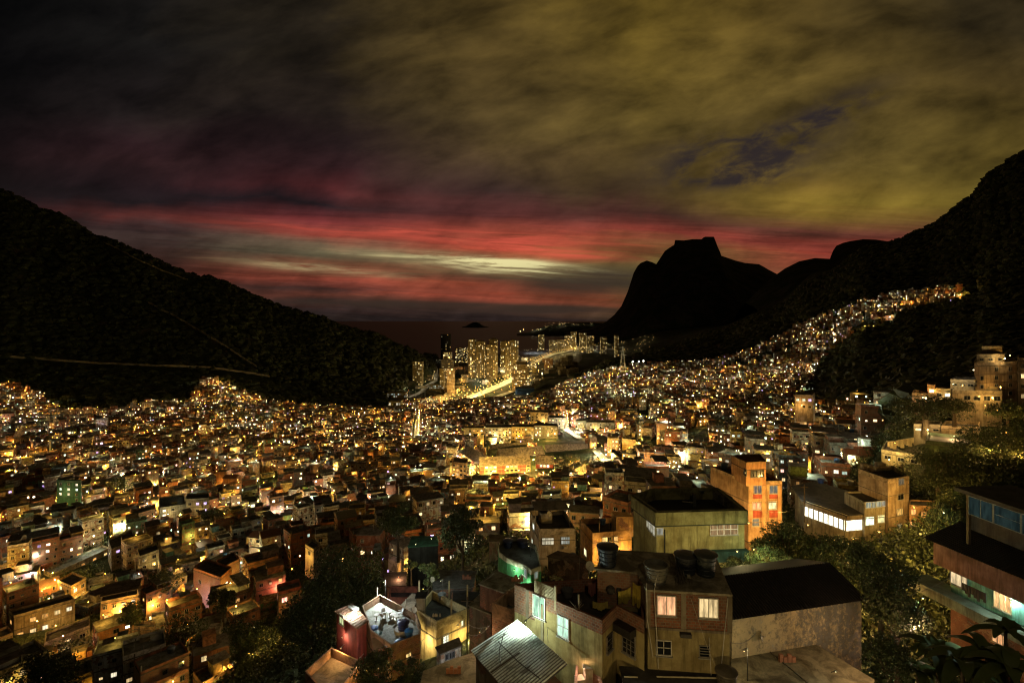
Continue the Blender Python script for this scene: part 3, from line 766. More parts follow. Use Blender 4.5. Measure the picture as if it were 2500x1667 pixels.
        if r.random() < .6:                                                                # a lower lean-to at the front or side
            aw, ad, ah = w * r.uniform(.35, .8), r.uniform(1.0, 1.8), s.sh * r.uniform(.7, 1.0) + (s.sh if s.n > 2 and r.random() < .4 else 0)
            m.box(s.L(r.uniform(-w / 2, w / 2 - aw), -d / 2 - ad, -s.base), s.D(aw, 0), s.D(0, ad - .03), (0, 0, ah + s.base), tuple(x * r.uniform(.7, 1.1) for x in s.wcol))
        if s.n > 1 and r.random() < .45:                                                   # balcony slab with a low wall
            k = r.randint(1, s.n - 1); bw = w * r.uniform(.4, .9); x0 = r.uniform(-w / 2, w / 2 - bw)
            m.box(s.L(x0, -d / 2 - 1.0, k * s.sh - .1), s.D(bw, 0), s.D(0, .95), (0, 0, .12), (.2, .18, .15)); m.box(s.L(x0, -d / 2 - 1.0, k * s.sh + .03), s.D(bw, 0), s.D(0, .1), (0, 0, .8), s.wcol)
        for _ in range(r.choice((0, 0, 1, 2))):                                            # tin sheets and odd bits on the roof
            tw, td = r.uniform(1.2, 3.0), r.uniform(1.0, 2.2); m.box(s.L(r.uniform(-w / 2, w / 2 - tw), r.uniform(-d / 2, d / 2 - td), h + r.uniform(.3, 1.9)), s.D(tw, 0, r.uniform(-.3, .3)), s.D(0, td, r.uniform(-.2, .4)), (0, 0, .05), r.choice(((.34, .33, .30), (.2, .15, .1), (.15, .15, .14))))
        for _ in range(r.choice((0, 1, 2))):
            px, py = r.uniform(-w / 2, w / 2 - .1), r.uniform(-d / 2, d / 2 - .1); m.box(s.L(px, py, h), s.D(.09, 0), s.D(0, .09), (0, 0, r.uniform(1.2, 2.8)), (.25, .22, .18))
        if s.roof == 'flat' and r.random() < 0.4:
            q = r.uniform(-0.3, 0.1)
            m.box(s.L(q * w, -d * 0.1, h + 0.02), s.D(w * 0.38, 0), s.D(0, d * 0.5), (0, 0, 2.1), s.wcol)
    def win_quad(s, win, m, off=0.04, col=(0.02, 0.02, 0.02)):
        side, cx, z, ww, wh, _ = win
        o, al, out = s.frame_of(side)
        p = o + al * (cx - ww / 2) + out * off + Vector((0, 0, z))
        m.quad(p, p + al * ww, p + al * ww + Vector((0, 0, wh)), p + Vector((0, 0, wh)), col)
    def pane(s, win, m, col):
        side, cx, z, ww, wh, _ = win
        o, al, out = s.frame_of(side)
        p = o + al * (cx - ww / 2) + out * 0.02 + Vector((0, 0, z))
        m.box(p, al * ww, out * 0.03, (0, 0, wh), col)
    def casing(s, win, m):
        side, cx, z, ww, wh, _ = win
        o, al, out = s.frame_of(side); t = 0.07; c = (0.45, 0.42, 0.36) if (int(cx * 10) % 3) else (0.1, 0.09, 0.08)
        p = o + al * (cx - ww / 2) + out * 0.003 + Vector((0, 0, z))
        for (a, b, dx, dz) in ((-t, -t, ww + 2 * t, t), (-t, wh, ww + 2 * t, t), (-t, 0, t, wh), (ww, 0, t, wh), (ww / 2 - 0.025, 0, 0.05, wh)):
            m.box(p + al * a + Vector((0, 0, b)), al * dx, out * 0.09, (0, 0, dz), c)
        m.box(p + al * (-t) + Vector((0, 0, wh + t)), al * (ww + 2 * t), out * 0.28, (0, 0, 0.06), (0.18, 0.16, 0.13))
    def rect(s):
        us = []; tops = []; bots = []
        for sx in (-1, 1):
            for sy in (-1, 1):
                p = s.L(sx * s.w / 2, sy * s.dp / 2, s.h + 0.8)
                if p.y < 5: return None
                us.append(1250 + p.x / p.y * F); tops.append(HV + (HC - p.z) / p.y * F)
                bots.append(HV + (HC - s.z) / p.y * F)
        return min(us), max(us), min(tops), max(bots)

# ---- footprint reservations: places where landmark buildings, roads and squares stand (filled in below)
KEEP_OUT = []     # (x, y, radius)
KGRID = {}
def reserve(p, r):
    KEEP_OUT.append((p[0], p[1], r)); KGRID.setdefault((int(p[0] // 40), int(p[1] // 40)), []).append((p[0], p[1], r))
def kept(x, y, m):
    cx, cy = int(x // 40), int(y // 40)
    return any((a - x) ** 2 + (b - y) ** 2 < (q + m) ** 2 for i in (-1, 0, 1) for j in (-1, 0, 1) for (a, b, q) in KGRID.get((cx + i, cy + j), ()))
def reserve_px(u, v, r, dmin=60):
    p = hit(u, v, dmin)
    if p: reserve(p, r)
# roads through the town, traced on the photo: bright narrow streets
def road_world(pts, dmin=60):
    out = []
    for u, v in pts:
        p = hit(u, v, dmin)
        if p is not None: out.append(p)
    return out
ROADS = {
 'main street past the red roofed estate': [r3(1290, 410), r3(1240, 470), r3(1200, 530), r3(1150, 590), r3(1080, 640)],
 'bright lane climbing beside the market roofs': [r3(1190, 340), r3(1250, 400), r3(1290, 440)],
 'narrow street running straight down to the arch': [r5(380, 1150), r5(395, 1050), r5(400, 950), r5(405, 880)],
 'street between the trees on the far side': [r3(1700, 560), r3(1760, 530), r3(1790, 590)],
 'lane in front of the long pale block': [r3(940, 60), r3(950, 170), r3(1000, 200), r3(1060, 240)],
}
def street_mesh(ps, w):
    m = MB(); Q = []
    P2 = []
    for a, b in zip(ps[:-1], ps[1:]):
        n = max(1, int((b - a).length / 6)); P2 += [a.lerp(b, i / n) for i in range(n)]
    P2.append(ps[-1])
    for i, p in enumerate(P2):
        t = P2[min(i + 1, len(P2) - 1)] - P2[max(0, i - 1)]; t.z = 0; t.normalize(); nn = Vector((-t.y, t.x, 0)); z = gz(p.x, p.y) + .6
        Q.append((Vector((p.x, p.y, z)) + nn * w / 2, Vector((p.x, p.y, z)) - nn * w / 2))
    for i in range(len(Q) - 1): m.quad(Q[i][1], Q[i + 1][1], Q[i + 1][0], Q[i][0], (.24, .22, .18))
    return m, P2
ROADPTS = {k: road_world(v) for k, v in ROADS.items()}
for ps in ROADPTS.values():
    for a, b in zip(ps[:-1], ps[1:]):
        n = max(1, int((b - a).length / 4))
        for i in range(n + 1): reserve(a.lerp(b, i / n), 4.2)

def yaw_at(x, y):
    u = 1250 + x / y * F
    return math.radians(float(np.interp(u, [0, 500, 800, 1100, 1500, 2000, 2500], [47, 43, 26, 8, -6, -16, -28])))
N_SINGLE = 300
# ------------------------------------------------------------------ builders shared by the landmark buildings
PROTECT = []     # (u0, u1, lowest row that must stay in view, distance)
def out_of(al): return Vector((al.y, -al.x, 0))
class Face:
    """an upright wall from A to B (seen from outside, A is on the left), for windows and fittings placed on it"""
    def __init__(s, A, B):
        s.A = Vector((A[0], A[1], 0)); s.B = Vector((B[0], B[1], 0)); s.al = (s.B - s.A); s.len = s.al.length; s.al.normalize(); s.out = out_of(s.al)
    def px(s, u, v):
        dx, dy = (u - 1250) / F, 1.0
        # ray (dx, dy) * t = A + al * k
        det = dx * (-s.al.y) + s.al.x * dy
        t = (s.A.x * (-s.al.y) + s.al.x * s.A.y) / det
        k = (dx * t - s.A.x) * s.al.x + (dy * t - s.A.y) * s.al.y
        return k, HC - (v - HV) / F * t
    def P(s, k, z, off=0.0): p = s.A + s.al * k + s.out * off; p.z = z; return p
def win_on(root, f, k, z, w, h, lit=None, cols=2, rows=1, fc=(0.5, 0.47, 0.4), sill=True, label=None, hood=False, bar=0.04, t=0.06):
    m = MB(); p = lambda a, b, off=0.003: f.P(k + a, z + b, off)
    for (a, b, dx, dz) in ((-t, -t, w + 2 * t, t), (-t, h, w + 2 * t, t), (-t, 0, t, h), (w, 0, t, h)):
        m.box(p(a, b), f.al * dx, f.out * 0.10, (0, 0, dz), fc)
    for i in range(1, cols): m.box(p(w * i / cols - bar / 2, 0), f.al * bar, f.out * 0.07, (0, 0, h), fc)
    for j in range(1, rows): m.box(p(0, h * j / rows - bar / 2), f.al * w, f.out * 0.066, (0, 0, bar), fc)
    if sill: m.box(p(-t - 0.05, -t - 0.06), f.al * (w + 2 * t + 0.1), f.out * 0.18, (0, 0, 0.058), (0.32, 0.3, 0.25))
    if hood: m.box(p(-0.15, h + t + 0.1), f.al * (w + 0.3), f.out * 0.35, (0, 0, 0.06), (0.2, 0.18, 0.15))
    fr = obj('window', m, M_TRIM, root)
    if label: fr['label'] = label
    m = MB(); m.box(p(0, 0, 0.004), f.al * w, f.out * 0.03, (0, 0, h), lit or (0.02, 0.02, 0.02))
    pn = obj('pane', m, M_LITTEX if lit else M_GLASS_DARK); pn.parent = fr
    return fr
def win_px(root, f, T, X0, Y0, X1, Y1, **kw):
    a = f.px(*T(X0, Y0)); b = f.px(*T(X1, Y1)); c = f.px(*T(X0, Y1)); d_ = f.px(*T(X1, Y0))
    k0, k1 = a[0], b[0]; z1 = (a[1] + d_[1]) / 2; z0 = (b[1] + c[1]) / 2
    return win_on(root, f, min(k0, k1), min(z0, z1), abs(k1 - k0), abs(z1 - z0), **kw)
def E(c, k): return tuple(x * k for x in c)
WH = (1.0, 0.88, 0.62); GR = (0.80, 1.0, 0.80); OR = (1.0, 0.50, 0.14); WM = (1.0, 0.70, 0.32); VI = (0.7, 0.5, 1.0)
def quad4(T, FL, FR, BL, z):
    a, b, c = (G(*T(*p), z) for p in (FL, FR, BL)); d_ = b + (c - a)
    return a, b, d_, c     # front-left, front-right, back-right, back-left
def parapet(m, pts, z0, h, t, col, cap=None):
    """walls standing on the edge of a roof: pts in order, closed"""
    P = [Vector((p[0], p[1], 0)) for p in pts]; n = len(P)
    A = sum(P[i].x * P[(i + 1) % n].y - P[(i + 1) % n].x * P[i].y for i in range(n))
    if A < 0: P = P[::-1]
    inner = []
    for i in range(n):
        a, b, c = P[i - 1], P[i], P[(i + 1) % n]
        e1 = (b - a).normalized(); e2 = (c - b).normalized()
        n1 = Vector((-e1.y, e1.x, 0)); n2 = Vector((-e2.y, e2.x, 0))
        q = n1 + n2; q = q / max(0.25, q.length_squared) * 2
        inner.append(b + q * t)
    for i in range(n):
        j = (i + 1) % n
        vs = [(P[i].x, P[i].y, z0), (P[j].x, P[j].y, z0), (inner[j].x, inner[j].y, z0), (inner[i].x, inner[i].y, z0)]
        vt = [(x, y, z0 + h) for x, y, _ in vs]
        m.add(vs + vt, [(0, 1, 5, 4), (2, 3, 7, 6), (4, 5, 6, 7)], col)
def offset_poly(pts, e):
    P = [Vector((p[0], p[1], 0)) for p in pts]; n = len(P)
    A = sum(P[i].x * P[(i + 1) % n].y - P[(i + 1) % n].x * P[i].y for i in range(n))
    if A < 0: P = P[::-1]
    o = []
    for i in range(n):
        a, b, c = P[i - 1], P[i], P[(i + 1) % n]
        e1 = (b - a).normalized(); e2 = (c - b).normalized()
        q = Vector((e1.y, -e1.x, 0)) + Vector((e2.y, -e2.x, 0)); q = q / max(0.25, q.length_squared) * 2
        o.append(b + q * e)
    return o
BLOCK_L = []  # lamps added only to brighten block facades
def put_glow(a, b, zb, zt, d, k):
    """lamps added in front of a facade to brighten it"""
    if k is None: k = 2.0 if d > 250 else .6
    if k <= 0: return
    f = Face(a, b); n = max(1, int(f.len / 9)); rg = random.Random(int(abs(a.x) * 10 + d))
    for i in range(n):
        if rg.random() < .25 and n > 1: continue
        p = f.P((i + rg.uniform(.2, .8)) / n * f.len, zb + (zt - zb) * rg.uniform(.30, .55), rg.uniform(2.2, 3.6))
        BLOCK_L.append((p, .15, rg.choice(((1.0, .56, .12), (1.0, .64, .18), (1.0, .72, .28))), 1800 * k * rg.uniform(.5, 1.4)))
def block(name, label, cat, T, FL, FR, BL, d, base_Y, floors, wcol, lit=0.35, cols=None, scol=None, par=0.9, mat=None, group=None, ww=1.2, wh=1.1, z_extra=6.0,
          litc=(WH, WM, WH, OR), strength=2.2, roofcol=(0.12, 0.11, 0.10), band=True, seed=1, side_cols=None, wins=True, fcol=(0.3, 0.28, 0.24), glow=None):
    """an upright block traced on the photo: FL, FR, BL are the top corners (front-left, front-right, back-left) in traced units of T"""
    u, v = T(*FL); zt = HC - (v - HV) / F * d; zb = HC - (T(FL[0], base_Y)[1] - HV) / F * d
    q = quad4(T, FL, FR, BL, zt); a, b, c, e = q
    cen = (a + b + c + e) / 4
    rr = max((a - c).length, (b - e).length) / 2
    # reserve the footprint
    nx = max(1, int((b - a).length / 6)); ny = max(1, int((e - a).length / 6))
    for i in range(nx + 1):
        for j in range(ny + 1): reserve(a + (b - a) * i / nx + (e - a) * j / ny, 3.0)
    PROTECT.append((min(T(*p)[0] for p in (FL, BL)) - 2, T(*FR)[0] + 2, HV + (HC - zb) * F / d - (0.25 if d > 260 else 0.45) * (zt - zb) * F / d, d))
    root = thing(name, (cen.x, cen.y, zb), label, cat, group)
    m = MB(); m.prism(q, zb - z_extra, zt - par, wcol); obj('wall', m, mat or M_WALL, root)
    m = MB(); parapet(m, q, zt - par, par, 0.18, wcol)
    sl = offset_poly(q, 0.10); m.prism(sl, zt - par - 0.02, zt - par + 0.10, roofcol)
    sh = (zt - par - zb) / floors
    if band:
        for i in range(1, floors): m.prism(offset_poly(q, 0.09), zb + i * sh - 0.10, zb + i * sh + 0.06, E(wcol, 0.45))
    obj('roof', m, M_SLAB, root)
    put_glow(q[0], q[1], zb, zt, d, glow)
    rg = random.Random(seed)
    if wins:
        for fc, (p0, p1) in (('front', (a, b)), ('right', (b, c)), ('left', (e, a))):
            f = Face(p0, p1)
            mid = (p0 + p1) / 2
            if f.out.dot(Vector((-mid.x, -mid.y, 0))) <= 0.1: continue
            n = cols if fc == 'front' and cols else (side_cols if side_cols is not None and fc != 'front' else max(1, int(f.len / 3.4)))
            for i in range(floors):
                for k in range(n):
                    if rg.random() < 0.12: continue
                    L = E(rg.choice(litc), strength * math.exp(rg.gauss(0, 0.5))) if rg.random() < lit else None
                    w_ = min(ww, f.len / n * 0.62)
                    win_on(root, f, (k + 0.5) / n * f.len - w_ / 2, zb + i * sh + sh * 0.32, w_, min(wh, sh * 0.45), L, fc=fcol, sill=False, t=0.07)
    return root, q, zt, zb
def gable_block(name, label, cat, T, EL, ER, d, base_Y, depth, rise, floors, wcol, rcol, lit=0.5, group=None, cols=10, seed=1, skew=0.0, strength=2.5, bays=None):
    u, v = T(*EL); ze = HC - (v - HV) / F * d; zb = HC - (T(EL[0], base_Y)[1] - HV) / F * d
    a = G(*T(*EL), ze); b = G(*T(*ER), ze); al = (b - a).normalized(); nrm = Vector((-al.y, al.x, 0))
    c = b + nrm * depth; e = a + nrm * depth; q = (a, b, c, e)
    for i in range(int((b - a).length / 6) + 1):
        for j in range(int(depth / 6) + 1): reserve(a + al * i * 6 + nrm * j * 6, 3.0)
    cen = (a + c) / 2
    PROTECT.append((T(*EL)[0] - 2, T(*ER)[0] + 2, HV + (HC - zb) * F / d - 0.03 * (ze - zb) * F / d, d))
    root = thing(name, (cen.x, cen.y, zb), label, cat, group)
    m = MB(); m.prism(q, zb - 6, ze, wcol, cap=False)
    r0 = a + nrm * depth / 2 + Vector((0, 0, rise)); r1 = b + nrm * depth / 2 + Vector((0, 0, rise))
    m.add([a, e, r0], [(0, 1, 2)], wcol); m.add([b, c, r1], [(0, 1, 2)], wcol)
    obj('wall', m, M_WALL, root)
    m = MB(); ov = 0.5; n_ = Vector((0, 0, 0.18))
    def slope(p, q2, r, s):   # eave from p to q2, ridge s..r
        dn = (Vector(p) - Vector(s)); dn = dn.normalized() * ov
        P = [p + dn - al * ov, q2 + dn + al * ov, r + al * ov, s - al * ov]
        P = [x + Vector((0, 0, 0.05)) for x in P]; Q = [x + n_ for x in P]
        m.add(P + Q, [(0, 1, 2, 3), (4, 5, 6, 7), (0, 1, 5, 4), (1, 2, 6, 5), (3, 0, 4, 7)], rcol)
    slope(a, b, r1, r0); slope(c, e, r0, r1)
    # firewalls between the units stand a little above the roof
    L = (b - a).length; nb = bays or max(2, int(L / 14))
    for i in range(1, nb):
        s0 = a + al * (L * i / nb); m.add([s0 + Vector((0, 0, .2)), s0 + al * .3 + Vector((0, 0, .2)), s0 + nrm * depth / 2 + Vector((0, 0, rise + .45)), s0 + al * .3 + nrm * depth / 2 + Vector((0, 0, rise + .45))],
              [(0, 1, 3, 2)], E(rcol, 1.25))
    obj('roof', m, M_SLAB, root)
    put_glow(a, b, zb, ze, d, 6.5)
    sh = (ze - zb) / floors; rg = random.Random(seed); f = Face(a, b)
    m = MB()
    for i in range(cols):      # coloured bays: red ends, ochre middles
        if i % 5 in (0, 4): m.box(f.P(i / cols * L + .05, zb, 0.002), al * (L / cols - .1), f.out * 0.12, (0, 0, ze - zb - .05), (0.32, 0.07, 0.05))
    for i in range(1, floors): m.box(f.P(0, zb + i * sh - .12, 0.004), al * L, f.out * 0.2, (0, 0, .2), (0.4, 0.3, 0.2))
    if m.v: obj('panel', m, M_WALL, root)
    for i in range(floors):
        for k in range(cols):
            L_ = E(rg.choice((WH, WH, WM, GR, OR)), strength * math.exp(rg.gauss(0, 0.5))) if rg.random() < lit * (1.6 if i == floors - 1 else 0.8) else None
            w_ = L / cols * 0.6
            win_on(root, f, (k + 0.5) / cols * L - w_ / 2, zb + i * sh + sh * 0.34, w_, sh * 0.42, L_, fc=(0.3, 0.25, 0.2), sill=False, t=0.14)
    return root
def tower(label, u0, u1, vt, vb, floors, wcol, lit=0.5, shape='box', depth=None, zb=4.0, strength=3.0, litc=((1, .72, .24), (1, .60, .16), (1, .84, .44)), yaw=0.0, group='high-rise towers by the beach', cols=None, top=0.0, stripes=False, name='apartment_tower', d=None):
    d = d or (HC - zb) * F / (vb - HV)
    zt = HC - (vt - HV) / F * d; x = ((u0 + u1) / 2 - 1250) / F * d; w = (u1 - u0) / F * d; dp = depth or w * 0.8
    y = d + dp / 2; root = thing(name, (x, y, zb), label, 'tower', group)
    reserve((x, y), max(w, dp) * 0.62)
    ca, sa = math.cos(yaw), math.sin(yaw)
    if shape == 'round': pts = [(x + math.cos(t) * w / 2, y + math.sin(t) * w / 2) for t in np.linspace(0, 2 * math.pi, 21)[:-1]]
    elif shape == 'star':
        pts = []
        for i in range(16):
            t = 2 * math.pi * (i + 0.5) / 16; r = w / 2 * (1.0 if (i // 2) % 2 == 0 else 0.80); pts.append((x + math.cos(t) * r, y + math.sin(t) * r))
    else:
        c = 1 / (abs(ca) + abs(sa) * dp / w) if yaw else 1
        pts = [(x + (px * ca - py * sa) * c, y + (px * sa + py * ca) * c) for px, py in ((-w/2, -dp/2), (w/2, -dp/2), (w/2, dp/2), (-w/2, dp/2))]
    m = MB(); m.prism(pts, zb - 8, zt, wcol); obj('wall', m, M_WALL, root)
    sh = (zt - zb) / floors; m = MB()
    for i in range(1, floors + 1):
        m.prism(offset_poly(pts, 0.5), zb + i * sh - 0.35, zb + i * sh + (0.05 if i < floors else 0.5), E(wcol, 1.15))
    obj('balconies', m, M_TRIM, root)['kind'] = 'stuff'
    if top:
        m = MB(); m.prism([((p[0] - x) * 0.55 + x, (p[1] - y) * 0.55 + y) for p in pts], zt, zt + top, E(wcol, 0.8)); obj('roof', m, M_WALL, root)
    rg = random.Random(int(u0 * 3 + vt)); m = MB(); n = len(pts)
    colfac = {}
    for i in range(n):
        f = Face(pts[i], pts[(i + 1) % n]); mid = (f.A + f.B) / 2
        if f.out.dot(Vector((-mid.x, -mid.y, 0))) <= 0: continue
        k_ = max(1, int(f.len / (3.4 if shape == 'box' else 3.0))) if cols is None else cols
        for k in range(k_):
            colw = rg.random()
            for j in range(floors):
                pr = lit * 0.8 * (1.7 if (stripes and colw < 0.3) else (0.7 if stripes else 1))
                if rg.random() > pr: continue
                w_ = min(2.2, f.len / k_ * 0.7); e = strength * 0.36 * math.exp(rg.gauss(0, 0.9)); c = rg.choice(litc)
                p = f.P((k + 0.5) / k_ * f.len - w_ / 2, zb + j * sh + 0.25 * sh, 0.06)
                m.quad(p, p + f.al * w_, p + f.al * w_ + Vector((0, 0, sh * 0.5)), p + Vector((0, 0, sh * 0.5)), E(c, e))
    if m.v: obj('lit_windows', m, M_LIT, root)['kind'] = 'stuff'
    return root

# ------------------------------------------------------------------ the towers by the beach
CR = (0.27, 0.21, 0.10); GY = (0.14, 0.12, 0.09)
def T5(X0, X1, Yt, Yb): return (900 + X0 / 3.36, 900 + X1 / 3.36, 750 + Yt / 3.36, 750 + Yb / 3.36)
tower('slim pale slab tower standing alone at the end of the dark mountain', *T5(360, 396, 447, 640), 19, CR, 0.35, depth=20, cols=2, strength=2)
tower('second pale shaft beside the slim slab tower at the dark mountain', *T5(404, 437, 450, 638), 19, CR, 0.45, depth=20, cols=2, strength=2)
tower('tall dark round hotel tower, almost unlit, against the sea', *T5(587, 672, 222, 430), 33, (0.03, 0.028, 0.026), 0.05, 'round', d=1640, strength=1.5)
tower('short brightly lit white block in front of the dark round tower', *T5(610, 678, 370, 470), 9, CR, 0.8, d=1500, strength=2)
tower('dim block behind the tall narrow tower', *T5(592, 690, 432, 560), 12, GY, 0.35, d=1290, strength=1.5)
tower('narrow cream shaft left of the tall narrow tower', *T5(583, 616, 505, 640), 16, CR, 0.3, d=1080, depth=14, strength=1.5)
tower('tall narrow orange-lit tower nearest the arch', *T5(618, 704, 505, 735), 18, (0.40, 0.28, 0.16), 0.4, yaw=math.radians(32), depth=14, strength=2.0)
tower('low wide block with a lit top floor between the dark tower and the cluster', *T5(710, 806, 330, 440), 14, GY, 0.45, d=1720)
for i, (X0, X1, Yt, d_, lb) in enumerate([(812, 888, 268, 1300, 'leftmost tower of the round high-rise cluster'), (876, 962, 284, 1290, 'second tower of the round cluster, beneath a red beacon'),
        (962, 1056, 312, 1275, 'third, lowest tower of the round high-rise cluster'), (984, 1060, 264, 1420, 'round tower standing behind the cluster middle'),
        (1078, 1152, 284, 1400, 'fourth tower of the round cluster, behind floodlit grounds'), (1148, 1230, 276, 1430, 'rightmost tower of the round high-rise cluster')]):
    tower(lb, 900 + X0 / 3.36, 900 + X1 / 3.36, 750 + Yt / 3.36, 925, 31, (0.24, 0.18, 0.08), 0.36, 'star', d=d_, strength=3.2, stripes=True, top=4)
tower('bulky lit apartment tower standing over the bright highway', *T5(1176, 1338, 470, 690), 17, (0.26, 0.19, 0.09), 0.5, yaw=math.radians(-14), depth=28, strength=2.6, top=6)
tower('small cream block behind the bulky highway tower', *T5(1342, 1374, 452, 560), 10, CR, 0.4, depth=15)
tower('block outlined by lit stairwells right of the bulky highway tower', *T5(1379, 1438, 456, 566), 10, (0.10, 0.09, 0.08), 0.3, depth=18, cols=2, strength=5)
tower('brown block at the forest edge', *T5(1426, 1510, 422, 500), 8, (0.34, 0.19, 0.09), 0.35, d=1500, strength=1.2)
for (X0, X1, Yt, Yb, lb) in [(1392, 1442, 226, 345, 'lone tower by the beach lights'), (1482, 1545, 270, 345, 'first of the far row of blocks along the coast road'),
        (1550, 1610, 268, 342, 'second of the far row of blocks, dim'), (1612, 1658, 232, 334, 'third of the far row of blocks'), (1662, 1706, 202, 326, 'far tower with a green light on its roof'),
        (1731, 1786, 213, 314, 'far lit tower beyond the green-topped one'), (1792, 1850, 236, 312, 'wide far block at the bend of the coast road'),
        (1906, 1956, 246, 300, 'far block at the foot of the rock mountain'), (2024, 2052, 232, 290, 'last single far tower under the rock mountain')]:
    tower(lb, *T5(X0, X1, Yt, Yb), 16, CR, 0.35, d=float(np.interp(X0, [1390, 1700, 2050], [2570, 2500, 1900])), strength=2.4, zb=-2 if X0 < 1900 else 10, depth=25)
# dark glass office with bright ground floor
rt = tower('dark blue glass office block with a bright white ground floor', *T5(1206, 1356, 668, 742), 6, (0.03, 0.06, 0.11), 0.06, depth=25, litc=(GR,), group=None, name='office_block')
m = MB(); pA = W(1262, 966, 968); m.box(pA, (28, 0, 0), (0, 1, 0), (0, 0, 3), E(GR, 2.0)); obj('lit_windows', m, M_LIT, rt)['kind'] = 'stuff'

# roads of the plain: the highway, its lamps, the coast road
ZP = 5.2
def plain(u, v, z=ZP): return G(u, v, z)
def ribbon_road(name, pts, width, label, z=ZP, mat=None):
    m = MB(); P = [plain(u, v, z) for u, v in pts]; Q = []
    for i in range(len(P)):
        t = (P[min(i + 1, len(P) - 1)] - P[max(i - 1, 0)]).normalized(); nrm = Vector((-t.y, t.x, 0))
        Q.append((P[i] + nrm * width / 2, P[i] - nrm * width / 2))
    for i in range(len(Q) - 1): m.quad(Q[i][1], Q[i + 1][1], Q[i + 1][0], Q[i][0], (0.22, 0.20, 0.17))
    # median strip and lane lines
    for i in range(len(P) - 1):
        for off, wd, c in ((0, 1.4, (0.3, 0.28, 0.24)), (width / 4, 0.35, (0.7, 0.68, 0.6)), (-width / 4, 0.35, (0.7, 0.68, 0.6))):
            t = (P[i + 1] - P[i]).normalized(); nrm = Vector((-t.y, t.x, 0)); up = Vector((0, 0, 0.02))
            a = P[i] + nrm * (off - wd / 2) + up; b = P[i + 1] + nrm * (off - wd / 2) + up
            m.quad(a, b, b + nrm * wd, a + nrm * wd, c)
    o = obj(name, m, mat or M_ROADM); tag(o, label, kind='structure')
    for a, b in zip(P[:-1], P[1:]):
        n = max(1, int((b - a).length / 10))
        for i in range(n + 1): reserve(a.lerp(b, i / n), width / 2 + 6)
    return P
M_ROADM = mat_plain('asphalt', rough=0.6, noise_k=0.3, scale=0.3)
HW = [(1060, 996), (1090, 985), (1120, 977), (1160, 965), (1200, 949), (1240, 931), (1262, 919), (1282, 903), (1300, 888), (1322, 876), (1350, 864), (1385, 857), (1420, 850), (1450, 845)]
hwp = ribbon_road('highway', HW, 24, 'floodlit highway running to the beach')
hw2 = ribbon_road('road', [(1165, 985), (1190, 975), (1215, 967), (1250, 955), (1290, 950)], 14, 'side road next to the highway', ZP + 0.02)
hw3 = ribbon_road('road', [(1000, 970), (1030, 956), (1037, 948), (1045, 940), (1062, 930), (1066, 915), (1064, 900), (1060, 890)], 12, 'lit road curling behind the courts', ZP + 0.02)
FAR_L = []     # (position, radius, colour, strength)
SODX = (1.0, 0.58, 0.14)
def posts(P, side, gap, h, c, k, r=0.6):
    for a, b in zip(P[:-1], P[1:]):
        n = max(1, int((b - a).length / gap)); t = (b - a).normalized(); nrm = Vector((-t.y, t.x, 0))
        for i in range(n):
            p = a.lerp(b, i / n) + nrm * side + Vector((0, 0, h)); FAR_L.append((p, r, c, k))
for P_, k_ in ((hwp[:8], 800), (hwp[7:], 240)):
    posts(P_, 12, 26, 10, (1, .66, .18), k_, 0.75); posts(P_, -12, 26, 10, (1, .66, .18), k_, 0.75); posts(P_, 0, 24, 9, (1, .75, .3), k_, 0.7)
posts(hw2, 7, 25, 8, SODX, 260, 0.6); posts(hw3, 6, 28, 8, (1, .85, .5), 200, 0.6)
rg = random.Random(8)
def sprinkle(n, U, Vr, c, k, r=0.6, z=12.0, far=None):
    for _ in range(n):
        u = rg.uniform(*U); v = rg.uniform(*Vr); FAR_L.append((G(u, v, z) if far is None else W(u, v, far), r * rg.uniform(.7, 1.3), c, k * math.exp(rg.gauss(0, .6))))
# orange street lights among the blocks left of the highway, white floodlights at the foot of the round towers
for (X0, X1, Y0, Y1, n, c, k) in [(740, 820, 540, 740, 26, SODX, 330), (690, 960, 640, 760, 34, SODX, 330), (690, 780, 430, 520, 14, (1, .45, .15), 180), (1060, 1165, 505, 530, 9, (1, 1, .85), 420),
        (820, 900, 550, 590, 7, (1, .95, .7), 260), (880, 1010, 600, 612, 8, (1, 1, .8), 200), (1230, 1330, 395, 440, 16, (1, .85, .5), 350), (1340, 1480, 560, 650, 16, (1, .8, .4), 280),
        (480, 590, 415, 440, 12, (.9, 1, .85), 260), (1150, 1300, 700, 790, 8, (1, 1, .75), 300), (1560, 1990, 300, 350, 34, (1, .8, .45), 300), (1230, 1500, 340, 358, 22, (.95, 1, .9), 330), (1840, 1960, 260, 300, 12, SODX, 200),
        (600, 700, 740, 790, 12, SODX, 380), (150, 330, 680, 700, 4, (1, .4, .2), 150), (180, 340, 640, 690, 7, (.9, 1, .7), 120), (1150, 1180, 640, 690, 3, SODX, 300)]:
    sprinkle(n, (900 + X0 / 3.36, 900 + X1 / 3.36), (750 + Y0 / 3.36, 750 + Y1 / 3.36), c, k, 0.55)
sprinkle(46, (1330, 1448), (787, 799), (1, .85, .5), 60, 2.0, far=5200)
sprinkle(8, (1295, 1330), (803, 807), (1, .9, .5), 300, 2.0, far=5200)
def hill_lights(n, X0, X1, Y0, Y1, c, k, r=0.5):
    for _ in range(n):
        p = hit(900 + rg.uniform(X0, X1) / 3.36, 750 + rg.uniform(Y0, Y1) / 3.36, 300)
        if p: FAR_L.append((p + Vector((0, -7, 8)), r * .8 * p.y / 900, c, .3 * k * math.exp(rg.gauss(0, .6))))
hill_lights(40, 1990, 2340, 250, 400, (1, .75, .35), 140); hill_lights(26, 1750, 1960, 330, 370, (.9, 1, .8), 120); hill_lights(16, 1850, 2100, 150, 240, (1, .7, .3), 130)
